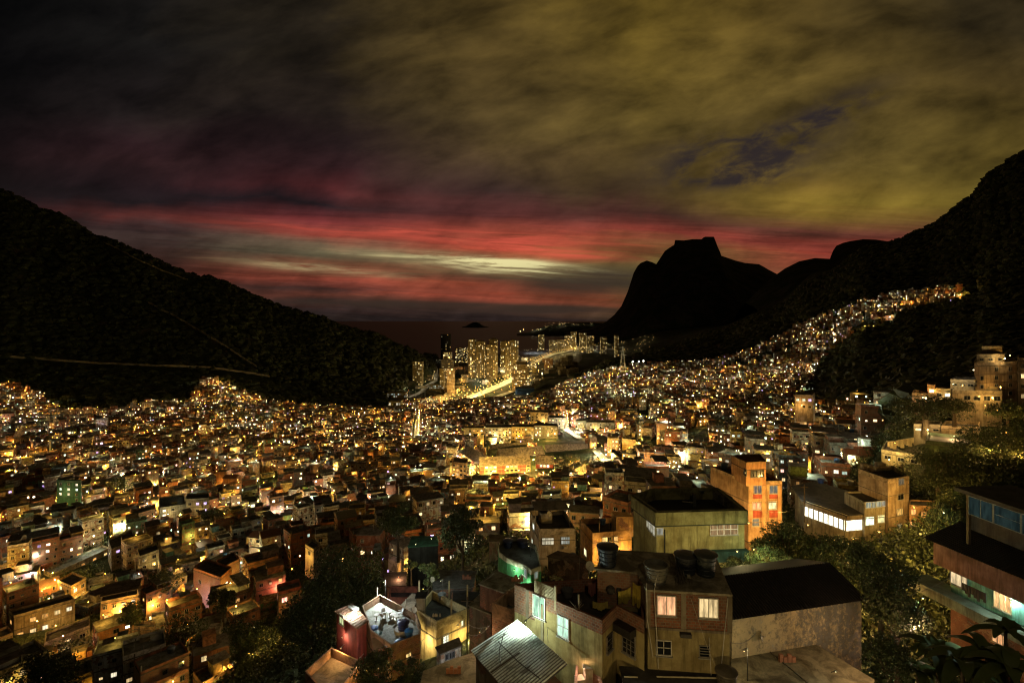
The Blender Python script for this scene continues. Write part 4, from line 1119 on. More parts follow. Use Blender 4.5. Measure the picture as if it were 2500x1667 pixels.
hill_lights(14, 2150, 2350, 130, 300, (1, .8, .4), 120)
m = MB()
for (p, r, c, k) in FAR_L:
    m.octa(p, r * 0.55, E(hot(c), 13 * (k / 300) ** .6)); add_light(Vector(p) - Vector((0, 0, .8)), c, k * r * r * 78 * .45, size=.3)
tag(obj('city_lights', m, M_LAMP), 'uncountable street lights of the beach district and coast road', 'lights', kind='stuff')
# low blocks and trees between the towers
m = MB(); rg = random.Random(21)
for _ in range(360):
    u = rg.uniform(1010, 1400); v = rg.uniform(872, 985); p = G(u, v, 4)
    if any((a - p.x) ** 2 + (b - p.y) ** 2 < (q + 7) ** 2 for (a, b, q) in KEEP_OUT): continue
    if 1080 < u < 1250 and v > 925 and rg.random() < .8: continue
    w = rg.uniform(10, 24); h = rg.uniform(5, 14); t = rg.uniform(-.5, .5)
    m.box((p.x, p.y, 0), (w * math.cos(t), w * math.sin(t), 0), (-w * .6 * math.sin(t), w * .6 * math.cos(t), 0), (0, 0, 4 + h), E((0.4, 0.34, 0.24), rg.uniform(.5, 1.1)))
tag(obj('low_buildings', m, M_WALL), 'scatter of low buildings between the beach towers', 'buildings', kind='stuff')
# red beacon lamps, boats' lights on the bay
boats = [(1270, 810.5, 'brightest moored boat showing one yellow light on the bay'), (1278, 806, 'smaller boat light on the bay nearer the headland')]
for u, v, lb in boats:
    p = G(u, v, 0); root = thing('boat', p, lb, 'boat')
    m = MB(); m.add([p + Vector(q) for q in ((-14, 0, 2), (14, 0, 2), (11, 3, 2), (-11, 3, 2), (-11, 0, -1), (10, 0, -1), (9, 2, -1), (-9, 2, -1))], [(0, 1, 2, 3), (4, 5, 1, 0), (5, 6, 2, 1), (6, 7, 3, 2), (7, 4, 0, 3)], (.4, .4, .4)); obj('hull', m, M_TRIM, root)
    m = MB(); m.aab(p.x - 5, p.x + 4, p.y + .5, p.y + 2.5, 2, 5, (.5, .5, .5)); obj('cabin', m, M_TRIM, root)
    m = MB(); m.octa(p + Vector((0, 0, 9)), 2.6, E((1, .8, .3), 30)); obj('lamp', m, M_LAMP, root)

PROTECT.append((1006, 1080, 1002, 800))
# ------------------------------------------------------------------ the white arch bridge and the courts
root = thing('arch_bridge', W(1042, 1000, 822), 'white concrete arch footbridge over the highway end', 'bridge'); m = MB()
pa, pb = W(1012, 1011, 800), W(1072, 996, 835)
for off in (-3, 3):
    prev = None
    for i in range(25):
        t = i / 24; p = pa.lerp(pb, t) + Vector((0, off, 20 * 4 * t * (1 - t)))
        if prev is not None: m.tube(prev, p, 1.0, n=6, c=(.7, .68, .6))
        prev = p
obj('arch', m, M_TRIM, root); m = MB(); m.box(pa + Vector((0, -2.5, 5)), pb - pa, (0, 5, 0), (0, 0, 1), (.55, .52, .45))
for i in range(1, 12):
    t = i / 12; p = pa.lerp(pb, t); m.tube(p + Vector((0, 0, 6)), p + Vector((0, 0, 20 * 4 * t * (1 - t))), .18, n=5, c=(.6, .58, .5))
obj('deck', m, M_TRIM, root)
for k, (u0, v0, u1, v1, lb) in enumerate([(1000, 990, 1030, 972, 'dark sports court ringed by poles, beside the arch'), (1030, 985, 1075, 970, 'second dark sports court between arch and narrow tower')]):
    a, b = G(u0, v0, 5.4), G(u1, v0, 5.4); c, e = G(u1, v1, 5.4), G(u0, v1, 5.4)
    root = thing('sports_court', a, lb, 'sports court'); m = MB(); m.quad(a, b, c, e, (.05, .09, .07))
    obj('playing_surface', m, M_TRIM, root)
    for p in (a, b, c, e, (a + b) / 2, (c + e) / 2):
        m = MB(); m.tube(p, p + Vector((0, 0, 14)), .22, n=6, c=(.4, .4, .35)); obj('pole', m, M_TRIM, root)
for (X0, X1, Yt, Yb, d_, lb) in [(150, 305, 705, 740, 900, 'low flat-roofed hall with a lit eave near the courts'), (495, 612, 640, 668, 1010, 'long low white-lit hall behind the narrow tower'), (165, 262, 775, 850, 760, 'small stepped building with striped roof above the yellow trees')]:
    tower(lb, 900 + X0 / 3.36, 900 + X1 / 3.36, 750 + Yt / 3.36, 0, 2, CR, 0.8, d=d_, strength=1.2, depth=16, zb=HC - (750 + Yb / 3.36 - HV) / F * d_, group=None, name='low_hall', litc=(GR, WH))

# lattice pylon, floodlight masts
def pylon(p, h, label):
    root = thing('pylon', p, label, 'pylon'); m = MB(); r0 = h * .11
    lev = [0, .2, .38, .54, .68, .8, .9, 1.0]
    def cn(t):
        r = r0 * (1 - t) ** 1.1 + .5; z = h * t; return [p + Vector((sx * r, sy * r, z)) for sx, sy in ((-1, -1), (1, -1), (1, 1), (-1, 1))]
    for a, b in zip(lev[:-1], lev[1:]):
        A, B = cn(a), cn(b)
        for i in range(4):
            j = (i + 1) % 4; m.tube(A[i], B[i], .16, n=4); m.tube(A[i], B[j], .09, n=4); m.tube(A[j], B[i], .09, n=4); m.tube(B[i], B[j], .09, n=4)
    obj('lattice_tower', m, M_METAL, root)
    for z in (.72, .84, .96):
        m = MB(); a = p + Vector((-h * .12, 0, h * z)); b = p + Vector((h * .12, 0, h * z)); m.tube(a, b, .16, n=4); m.tube(a, p + Vector((0, 0, h * z + 2)), .1, n=4); m.tube(b, p + Vector((0, 0, h * z + 2)), .1, n=4)
        obj('cross_arm', m, M_METAL, root)
pylon(W(1520.5, 921, 830), 50, 'tall lattice power pylon at the edge of the dark wood')
for i, (X, Y) in enumerate([(2168, 446), (2216, 443), (2253, 440)]):
    p = W(900 + X / 3.36, 750 + Y / 3.36, 860); gp = Vector((p.x, p.y, min(p.z - 9, gz(p.x, p.y))))
    root = thing('floodlight_mast', gp, ('first', 'second', 'third')[i] + ' floodlight of the three beside the pylon', 'floodlight', 'three floodlights over the pitch beyond the pylon')
    m = MB(); m.tube(gp, p, .25, n=6, c=(.4, .4, .4)); obj('mast', m, M_METAL, root)
    m = MB(); m.octa(p, .95, E((.95, 1, .8), 40)); obj('lamp', m, M_LAMP, root); add_light(p - Vector((0, 0, 1.1)), (.95, 1, .8), 6000, root, .2)

# ------------------------------------------------------------------ landmark blocks in the town
YL = (0.50, 0.36, 0.14); OC = (0.42, 0.30, 0.15)
EST = 'red and ochre gabled blocks of the housing estate'
RR = (0.26, 0.19, 0.14)
gable_block('estate_block', 'front long estate block with a bright top floor', 'apartment block', r3, (243, 462), (655, 445), 340, 588, 11, 4.4, 4, OC, RR, .5, EST, 12, 1)
gable_block('estate_block', 'estate block directly behind the front one, facade mostly hidden', 'apartment block', r3, (405, 388), (768, 362), 378, 480, 11, 4.6, 4, OC, RR, .5, EST, 11, 2)
gable_block('estate_block', 'rearmost estate block on the side of the chimney', 'apartment block', r3, (332, 345), (690, 322), 408, 400, 11, 4.4, 4, OC, RR, .4, EST, 10, 3)
gable_block('estate_block', 'short estate block turned sideways at the estate corner', 'apartment block', r3, (85, 352), (238, 445), 372, 400, 11, 4.4, 3, OC, RR, .5, EST, 8, 4)
gable_block('estate_block', 'long estate block above the umbrella tree', 'apartment block', r3, (788, 358), (1148, 348), 392, 425, 11, 5.2, 3, OC, RR, .4, EST, 10, 5)
gable_block('estate_block', 'rearmost long estate block near the white panel block', 'apartment block', r3, (745, 305), (1092, 288), 430, 350, 10, 4.0, 3, OC, RR, .4, EST, 10, 6)
gable_block('estate_block', 'small dark estate block tucked beside the umbrella tree', 'apartment block', r3, (700, 442), (842, 447), 352, 552, 9, 4.4, 3, (0.34, .12, .08), RR, .4, EST, 5, 7)
block('apartment_block', 'orange corner apartment block at the near corner of the red-roofed estate', 'apartment block', r3, (14, 425), (132, 440), (30, 385), 322, 612, 5, (0.45, 0.27, 0.10), .45, cols=4, seed=3)
block('apartment_block', 'short yellow block adjoining the long yellow slab', 'apartment block', r3, (112, 150), (270, 150), (118, 128), 432, 240, 3, YL, .3, cols=5, seed=4, wh=.9)
block('apartment_block', 'long four-row pale yellow apartment slab in the valley', 'apartment block', r3, (284, 145), (500, 145), (290, 118), 434, 240, 4, (0.48, 0.42, 0.30), .35, cols=8, seed=5, wh=.9, ww=1.0)
block('apartment_block', 'bright yellow right half of the long apartment slab', 'apartment block', r3, (502, 140), (682, 142), (506, 116), 434, 245, 4, YL, .4, cols=7, seed=6, wh=.9, ww=1.0)
block('apartment_block', 'grey block next to the long yellow slab', 'apartment block', r3, (686, 128), (880, 135), (690, 106), 440, 220, 3, GY, .3, cols=6, seed=7)
block('apartment_block', 'tall cream block with a blank side and white windows', 'apartment block', r3, (656, 18), (800, 22), (662, -2), 500, 120, 4, (0.55, 0.45, 0.28), .3, cols=4, seed=8)
block('apartment_block', 'dull cream block stepping down from the tall cream one', 'apartment block', r3, (802, 62), (934, 68), (808, 42), 480, 240, 6, (0.42, 0.36, 0.26), .3, cols=5, seed=9)
block('apartment_block', 'pale green block left of the white panel block', 'apartment block', r3, (1022, 92), (1110, 90), (1028, 76), 470, 205, 4, (0.40, 0.45, 0.36), .4, cols=4, seed=10)
block('apartment_block', 'white panel block with small square windows in rows', 'apartment block', r3, (1112, 104), (1346, 104), (1116, 82), 466, 218, 5, (0.55, 0.52, 0.40), .12, cols=3, seed=11)
block('apartment_block', 'white block with large lit windows on the upper slope', 'apartment block', r3, (1392, 6), (1530, 10), (1396, -10), 540, 78, 3, (0.55, 0.5, 0.4), .6, cols=6, seed=12)
block('apartment_block', 'dull block with a row of windows beside the upper white block', 'apartment block', r3, (1532, 20), (1612, 24), (1536, 6), 545, 80, 3, (0.42, 0.36, 0.28), .4, cols=4, seed=13)
block('plain_building', 'windowless yellow box building with one lamp', 'building', r3, (1408, 238), (1520, 246), (1412, 218), 355, 362, 3, (0.50, 0.34, 0.13), 0, wins=False, seed=14)
block('plain_building', 'cream box building beside the windowless yellow box', 'building', r3, (1530, 250), (1668, 256), (1536, 228), 372, 312, 2, (0.50, 0.42, 0.26), .3, seed=15)
gable_block('barn_hall', 'hall with a dark pitched roof on the far side near the trees', 'hall', r3, (1960, 190), (2110, 245), 400, 280, 14, 5, 2, (0.42, .36, .28), (.05, .045, .04), .2, None, 4, 8)
block('plain_building', 'ochre corner shop with a flat roof beside the bright street', 'building', r3, (1316, 345), (1400, 400), (1330, 315), 340, 460, 3, (0.45, 0.30, 0.12), .3, seed=16, cols=3)
block('plain_building', 'narrow slab tower like a chimney stack beside the yellow slab', 'building', r3, (246, 202), (272, 202), (248, 192), 418, 345, 1, (0.55, 0.45, 0.2), 0, wins=False, seed=17, par=.3)
block('town_house', 'long low flat house with a walled dark roof below the front estate block', 'house', r3, (382, 612), (520, 655), (430, 565), 285, 668, 1, (0.34, 0.2, 0.12), .8, cols=4, seed=18, strength=2)
block('town_house', 'wing of the long low house running toward the palm', 'house', r3, (522, 655), (700, 628), (500, 600), 285, 672, 1, (0.40, 0.3, 0.2), .7, cols=4, seed=19, strength=2)
block('town_house', 'brick and white house with an open balcony floor near the two dark trees', 'house', r3, (115, 735), (330, 742), (135, 690), 190, 875, 2, (0.36, 0.16, 0.09), .3, cols=3, seed=20, ww=2.6, wh=1.3)
block('town_house', 'narrow yellow house with a castellated top', 'house', r3, (432, 690), (556, 684), (440, 660), 196, 838, 3, (0.50, 0.40, 0.20), .2, cols=2, seed=21)
block('town_house', 'yellow house with a porch behind the white terrace house', 'house', r3, (1055, 712), (1228, 716), (1075, 668), 185, 790, 2, (0.50, 0.33, 0.13), .3, cols=3, seed=22)
block('town_house', 'squat house with two broad roof slabs behind the white terrace house', 'house', r3, (742, 700), (900, 690), (760, 655), 200, 760, 2, (0.42, 0.34, 0.2), .4, cols=3, seed=23)
# market roofs: low dark sheets on posts
for i, (a, b, c, d_, yb, lb) in enumerate([((1260, 500), (1500, 520), (1290, 450), 300, 545, 'long dark market roof nearest the bright street'), ((1480, 560), (1720, 590), (1500, 520), 285, 610, 'second dark market roof'),
        ((1265, 620), (1400, 668), (1310, 590), 262, 690, 'sloping grey shed roof under the market'), ((1740, 605), (1960, 640), (1900, 530), 232, 660, 'left half of the big pale shed roof'),
        ((1965, 640), (2130, 638), (2030, 540), 236, 660, 'right half of the big pale shed roof'), ((1500, 300), (1680, 330), (1520, 285), 345, 380, 'pale car shelter roof'), ((1150, 215), (1250, 290), (1260, 210), 420, 300, 'long grey warehouse roof by the lane')]):
    zt = HC - (r3(*a)[1] - HV) / F * d_; q = quad4(r3, a, b, c, zt); zb = HC - (r3(a[0], yb)[1] - HV) / F * d_
    for k in range(5):
        for l in range(4): reserve(q[0] + (q[1] - q[0]) * k / 4 + (q[3] - q[0]) * l / 3, 3)
    root = thing('market_shed', Vector((q[0].x, q[0].y, zb)), lb, 'shed', 'open sheds and shed roofs by the bright street')
    m = MB(); m.prism(q, zt - .15, zt, (0.16, 0.14, 0.11) if 'pale' not in lb else (.36, .31, .23)); obj('roof', m, M_SLAB, root)
    for p in q:
        m = MB(); pp = p.lerp((q[0] + q[2]) / 2, .06); m.box((pp.x - .15, pp.y - .15, zb - 3), (.3, 0, 0), (0, .3, 0), (0, 0, zt - .16 - zb + 3), (.3, .25, .18)); obj('post', m, M_TRIM, root)
# left side landmarks (R6 tracing)
block('apartment_block', 'dark green rendered block standing alone, lower floor lit', 'apartment block', r6, (326, 402), (464, 408), (330, 396), 262, 525, 4, (0.035, 0.10, 0.06), .45, cols=3, seed=31, litc=(WH, VI, GR), strength=1.6)
block('apartment_block', 'long three-storey plastered block at the near left corner', 'apartment block', r6, (80, 1180), (430, 1082), (50, 1150), 146, 1400, 3, (0.26, 0.20, 0.13), .85, cols=5, seed=32, litc=(WM, VI, OR, WH), strength=1.3, side_cols=1)
block('apartment_block', 'block with a cluttered terrace right of the long near left block', 'apartment block', r6, (255, 1335), (515, 1235), (262, 1275), 139, 1470, 2, (0.32, 0.27, 0.17), .8, cols=3, seed=33, litc=(VI, WM, OR), strength=1.3)
block('apartment_block', 'pale plastered block cut by the left picture edge, lowest of all', 'apartment block', r6, (-60, 1330), (74, 1275), (-90, 1290), 140, 1440, 2, (0.36, 0.26, 0.15), .6, cols=2, seed=34, litc=(GR, WM))
block('apartment_block', 'long grey row house with five lit windows along its wall', 'apartment block', r6, (300, 940), (636, 790), (250, 920), 190, 1010, 2, (0.24, 0.19, 0.13), .75, cols=5, seed=35, strength=1.4)
block('apartment_block', 'house with bright open pillared top floor under two floodlamps', 'house', r6, (640, 800), (782, 740), (620, 740), 196, 905, 3, (0.30, 0.25, 0.19), .6, cols=2, seed=36, litc=(GR, VI), strength=2)
block('apartment_block', 'ochre-lit house with crenellated terrace above the tin roof', 'house', r6, (410, 1010), (495, 960), (330, 975), 172, 1120, 2, (0.46, 0.30, 0.11), .5, cols=2, seed=37, litc=(OR, WM))
block('apartment_block', 'cream box house with two dark windows in the middle of the left slope', 'house', r6, (800, 840), (912, 800), (790, 800), 188, 935, 2, (0.42, 0.36, 0.22), .1, cols=2, seed=38)
block('apartment_block', 'yellow three-storey house with window bands under the white light', 'apartment block', r6, (1503, 378), (1580, 362), (1495, 366), 345, 470, 3, (0.50, 0.42, 0.20), .5, cols=3, seed=39, ww=2)
block('apartment_block', 'tall greenish unfinished block right beside the floodlit patch', 'apartment block', r6, (1392, 470), (1476, 455), (1400, 440), 300, 590, 4, (0.34, 0.38, 0.24), .15, cols=2, seed=40)
block('apartment_block', 'wide grey block with window pairs near the dark round tree', 'apartment block', r6, (1068, 512), (1200, 505), (1070, 480), 245, 640, 3, (0.34, 0.29, 0.2), .4, cols=3, seed=41, litc=(VI, WH))
block('apartment_block', 'low grey wing adjoining the wide grey block', 'apartment block', r6, (918, 560), (1066, 540), (915, 500), 247, 625, 2, (0.28, 0.24, 0.17), .2, cols=3, seed=42)
block('hillside_tower', 'small tower house with a tin roof above the bushes', 'house', r6, (770, 1240), (890, 1250), (775, 1205), 148, 1390, 3, (0.40, 0.28, 0.13), .5, cols=1, seed=43, litc=(OR, WM), side_cols=1)
block('hillside_house', 'red brick house glowing beside the huge dark tree', 'house', r6, (1600, 1045), (1730, 1010), (1590, 1000), 128, 1200, 2, (0.36, 0.09, 0.05), .3, cols=2, seed=44, mat=M_BRICK, litc=((1, .4, .3),))
block('hillside_house', 'brick house with a clothes terrace in the middle of the lower left slope', 'house', r6, (1110, 905), (1265, 960), (1180, 850), 168, 1010, 1, (0.40, 0.17, 0.07), .2, cols=2, seed=45, mat=M_BRICK)
block('hillside_house', 'brick tower house right of the clothes terrace', 'house', r6, (1268, 905), (1375, 855), (1240, 860), 170, 1080, 3, (0.30, 0.13, 0.07), .2, cols=1, seed=46, mat=M_BRICK)
block('hillside_house', 'plain cream cottage with two dark windows at the edge of the huge tree', 'house', r6, (1752, 770), (1800, 800), (1790, 735), 150, 830, 1, (0.52, 0.42, 0.24), 0, cols=1, seed=47)
# right hand side (R2 / R7 tracing)
hb_ = 'hilltop_block'
block(hb_, 'big stepped hilltop apartment block with rounded balconies', 'apartment block', r7, (2068, 908), (2312, 900), (2070, 885), 140, 1120, 4, (0.34, 0.25, 0.18), .15, cols=3, seed=51, litc=(GR, WM))
block(hb_, 'blank lift house crowning the hilltop block', 'building', r7, (2110, 812), (2228, 810), (2112, 803), 146, 900, 1, (0.40, 0.33, 0.24), 0, wins=False, seed=52, z_extra=2)
block(hb_, 'set-back floor under the lift house with dark windows', 'building', r7, (2080, 858), (2240, 856), (2084, 848), 143, 902, 1, (0.36, 0.28, 0.2), 0, cols=3, seed=53, z_extra=2)
block(hb_, 'wing of the hilltop block cut by the picture edge', 'apartment block', r7, (2315, 880), (2420, 876), (2318, 862), 142, 1130, 4, (0.32, 0.23, 0.17), .35, cols=2, seed=54, litc=(GR, WM))
block(hb_, 'long low front wing with arcaded dark windows below the hilltop block', 'apartment block', r7, (1940, 1062), (2225, 1068), (1950, 1040), 135, 1135, 1, (0.30, 0.25, 0.18), .1, cols=5, seed=55, ww=2.4, wh=1.2)
block(hb_, 'upper terrace wing of the hilltop block', 'apartment block', r7, (1930, 1000), (2068, 1005), (1960, 985), 139, 1045, 1, (0.34, 0.28, 0.2), .2, cols=3, seed=56)
block('ridge_house', 'pink and cream house with small lift hut on the dark ridge', 'house', r7, (1708, 1078), (1850, 1085), (1720, 1062), 150, 1112, 1, (0.38, 0.27, 0.2), .2, cols=3, seed=57)
block('ridge_house', 'small hut with projecting roof on the pink ridge house', 'house', r7, (1796, 1030), (1845, 1032), (1800, 1020), 152, 1090, 1, (0.36, 0.24, 0.18), .5, cols=1, seed=58)
block('ridge_house', 'cream house between the small hut and the hilltop wing', 'house', r7, (1840, 1052), (1935, 1055), (1846, 1042), 150, 1112, 1, (0.42, 0.35, 0.26), .1, cols=2, seed=59)
RN = 'plain_building'
block(RN, 'large cream box building on the near right slope', 'building', r2, (1405, 90), (1615, 98), (1430, 62), 128, 140, 1, (0.42, 0.32, 0.2), 0, cols=1, seed=61)
block(RN, 'gridded concrete building left of the large cream box', 'building', r2, (1248, 80), (1400, 85), (1262, 60), 129, 125, 1, (0.32, 0.27, 0.2), .2, cols=3, seed=62)
block(RN, 'half-built grid-walled building lower on the near right slope', 'building', r2, (1080, 105), (1200, 120), (1110, 75), 150, 200, 2, (0.28, 0.23, 0.17), 0, cols=3, seed=63)
block(RN, 'half-built cream building at the left end of the near right slope', 'building', r2, (990, 150), (1075, 140), (1000, 125), 160, 215, 2, (0.34, 0.27, 0.19), .1, cols=2, seed=64)
block(RN, 'building whose roof carries the long clothesline', 'building', r2, (1062, 228), (1290, 262), (1090, 178), 128, 290, 1, (0.34, 0.3, 0.2), 0, cols=3, seed=65)
block(RN, 'long dark green walled building right of the clothesline', 'building', r2, (1315, 175), (1575, 200), (1330, 128), 118, 255, 1, (0.06, 0.09, 0.05), 0, wins=False, seed=66)
block(RN, 'pale two-storey house with white windows beneath the dark wood', 'house', r7, (1036, 1088), (1140, 1092), (1050, 1075), 260, 1175, 2, (0.26, 0.21, 0.18), .8, cols=3, seed=67, litc=(GR, VI))
# ------------------------------------------------------------------ filling the town with houses (after the landmarks have reserved their ground)
def town_points():
    rng = random.Random(77); pts = []; cell = {}
    def ok(x, y, r):
        cx, cy = int(x // 10), int(y // 10)
        for i in (-1, 0, 1):
            for j in (-1, 0, 1):
                for (a, b, q) in cell.get((cx + i, cy + j), ()):
                    if (a - x) ** 2 + (b - y) ** 2 < ((r + q) / 2) ** 2: return False
        return True
    N = 150000
    for _ in range(N):
        d = math.sqrt(rng.uniform(95 ** 2, 980 ** 2)); u = rng.uniform(-90, 2600)
        x = (u - 1250) / F * d
        if d < 128 and 560 < u < 1950: continue
        z = gz(x, d); v = HV + (HC - z) * F / d
        if v > 1720: continue
        if not in_town(u, v): continue
        if d < 125 and u > 560: continue
        if u > 1700 and d < 108: continue
        if u > 1700 and d < 165 and not (1960 < u < 2240): continue
        r = rng.uniform(5.0, 7.8) if d > 250 else rng.uniform(5.5, 8.0)
        if d > 640: r *= 0.92
        if kept(x, d, 2.6): continue
        if not ok(x, d, r): continue
        cell.setdefault((int(x // 10), int(d // 10)), []).append((x, d, r))
        pts.append((x, d, z, u, v, r))
    return pts
PTS = town_points()
HOUSES = []
for (x, d, z, u, v, r) in PTS:
    rg = random.Random(int(x * 131 + d * 977))
    w = r * rg.uniform(0.8, 1.25); dp = r * rg.uniform(0.72, 1.0)
    n = rg.choices((1, 2, 3, 4, 5), (3, 7, 7, 3, 0.8))[0]
    if d > 650: n = min(n, 3)
    roof = rg.choices(ROOFS, (5, 7, 6, 2, 4))[0]
    wi = rg.choices(range(len(WALLS)), WWEI)[0]
    yaw = yaw_at(x, d) + rg.gauss(0, 0.16) + (math.pi / 2 if False else 0)
    if rg.random() < 0.12: yaw -= math.radians(40)
    k = rg.uniform(0.8, 1.15); wc = tuple(c * k for c in WALLS[wi][1])
    H = House(x, d, yaw, w, dp, n, roof, wc, rg, z=z, sh=rg.uniform(2.6, 2.9), lit=(0.46 if d < 300 else 0.42) * (.55 if (u > 1500 and v < 905) else 1) * min(1.6, max(.3, 1 + 4 * float(fbm(np.array([x]), np.array([d]), 45, 6, 3)[0]))))
    if u > 1500 and v < 905 and rg.random() < .30 + .9 * max(0, float(fbm(np.array([x]), np.array([d]), 60, 3, 2)[0]) + .12) * 2: continue
    H.wi = wi; H.u = u; H.v = v; H.d = d
    drop = False
    for (u0, u1, vb, dL) in PROTECT:
        if d < dL and u + 0.5 * w / d * F > u0 and u - 0.5 * w / d * F < u1:
            while H.n > 1 and HV + (HC - H.z - H.n * H.sh - 0.9) * F / d < vb: H.n -= 1; H.h = H.n * H.sh
            if HV + (HC - H.z - H.h - 0.5) * F / d < vb - 2: H.sh = 2.1; H.h = 2.1; H.roof = 'flat'
            if HV + (HC - H.z - H.h - 0.5) * F / d < vb - 9: drop = True
            if H.n < 3 and H.roof == 'canopy': H.roof = 'flat'
    if drop: continue
    H.wins = []; H.plan()
    HOUSES.append(H)
print('houses', len(HOUSES))
# what each house shows in the photo: a coverage count from near to far
HOUSES.sort(key=lambda h: h.d)
CW, CH = 834, 556
cov = np.zeros((CH, CW), bool)
OCC = [(640, 1950, 1330, 1667), (1540, 1920, 1190, 1667), (1950, 2500, 1180, 1667), (730, 940, 1325, 1667), (1235, 1560, 1250, 1667)]
for (a, b, c, e) in OCC: cov[int(c / 3):int(e / 3), int(a / 3):int(b / 3)] = True
for h in HOUSES:
    R_ = h.rect(); h.vis = 0
    if not R_: continue
    a, b, c, e = R_
    i0, i1, j0, j1 = max(0, int(a / 3)), min(CW, int(math.ceil(b / 3))), max(0, int(c / 3)), min(CH, int(math.ceil(e / 3)))
    if i1 <= i0 or j1 <= j0: continue
    blk = cov[j0:j1, i0:i1]; h.vis = int((~blk).sum()); blk[:] = True
ranked = sorted([h for h in HOUSES if h.vis > 0], key=lambda h: -h.vis)
SINGLES = ranked[:N_SINGLE]; sing = set(id(h) for h in SINGLES)

# ---- lamps: where the photo shows street light; sodium orange, white and greenish ones
SOD = (1.0, 0.52, 0.08); SODY = (1.0, 0.67, 0.14); WHT = (1.0, 0.93, 0.70); GRN = (0.80, 1.0, 0.72); LPOW = 2600.0
STREET_W = {}
for k_, ps_ in ROADPTS.items():
    if len(ps_) < 2: continue
    m_, p2_ = street_mesh(ps_, 6.0); M_ST = MATS['asphalt']; tag(obj('street', m_, M_ST), k_, kind='structure'); STREET_W[k_] = p2_
LAMPS = list(BLOCK_L)        # (position, radius, colour, strength), starting with the added facade lamps
def lamp_at(u, v, c=SOD, k=1.0, up=5.5, r=0.2, dmin=60):
    p = hit(u, v, dmin)
    if p is not None: LAMPS.append((p + Vector((0, -2.0, up)), r, c, LPOW * k))
# hand placed bright spots read off the photo
for (X, Y, c, k) in [
    (15,290,SOD,3),(125,290,SOD,2),(220,295,SOD,2),(365,290,SOD,3),(120,395,SOD,1),(605,255,SODY,2.4),(740,285,SODY,3),(690,215,SODY,2),(510,350,WHT,2),
    (620,365,SODY,2),(870,160,SODY,1.5),(1090,155,SODY,1.5),(560,150,(0.75,0.6,1),1.3),(460,205,(0.8,0.7,1),1.3),(790,360,WHT,1.5),(1130,145,SODY,1),
    (1525,180,WHT,2.2),(1460,220,GRN,1.8),(1825,180,GRN,1.5),(1690,265,SODY,1.2),(1375,447,WHT,2.2),(1580,425,SODY,2.5),(1470,640,WHT,4.5),(1590,665,(0.9,0.85,1),2),
    (1440,600,GRN,2.0),(1500,560,SODY,1.5),(635,590,WHT,2),(745,705,GRN,2.4),(715,715,GRN,1.5),(880,470,SODY,2),(870,600,SOD,1.4),(1100,560,WHT,.8),(960,590,SOD,1.6),
    (560,835,GRN,1),(345,1050,SOD,3.0),(330,1010,SODY,1.5),(115,1090,SOD,1.2),(240,1010,SOD,1.5),(455,1100,SOD,1.6),(640,1210,SOD,2.4),(740,1250,SOD,2.4),(690,1150,SOD,1.5),
    (1110,915,SOD,2.2),(1200,940,SOD,1.5),(1180,980,SOD,1.2),(1320,990,SOD,1),(1400,950,GRN,1.8),(1450,930,GRN,1.5),(1380,1110,SOD,1.5),(1600,1050,(1,.3,.2),1),(1350,1080,SODY,1.3),
    (1560,830,SOD,1.4),(1500,880,SOD,1.0),(1730,790,WHT,1.6),(1680,780,SODY,1.1),(1820,640,SOD,1.6),(1790,690,SODY,1.3),(1640,480,WHT,1.0),(1720,430,SODY,1.3),(1850,440,SOD,1.2),
    (30,110,SOD,.8),(300,60,SOD,.8),(480,330,SOD,1),(410,680,SOD,1.5),(420,640,SODY,1.0),(300,750,GRN,1.2),(60,790,WHT,.8),(40,860,GRN,1),(150,980,(.75,.6,1),1.3),(60,1180,(.75,.6,1),.8),
    (1040,760,GRN,1.2),(1150,720,SODY,1),(1230,800,SOD,.8),(1620,560,SODY,1.2),(1700,600,WHT,.8),(1750,520,SOD,1),(1850,510,WHT,.9),(1300,450,SOD,1.2),(1060,470,SOD,1),(700,500,GRN,.9),
    (1150,1210,(.7,.6,1),.9),(1210,1030,GRN,.8),(850,1190,SOD,1.4),(780,1180,SOD,1.2),(400,1390,(1,.5,.4),1),(250,1300,SOD,.8)]:
    lamp_at(*r6(X, Y), c, k, dmin=100)
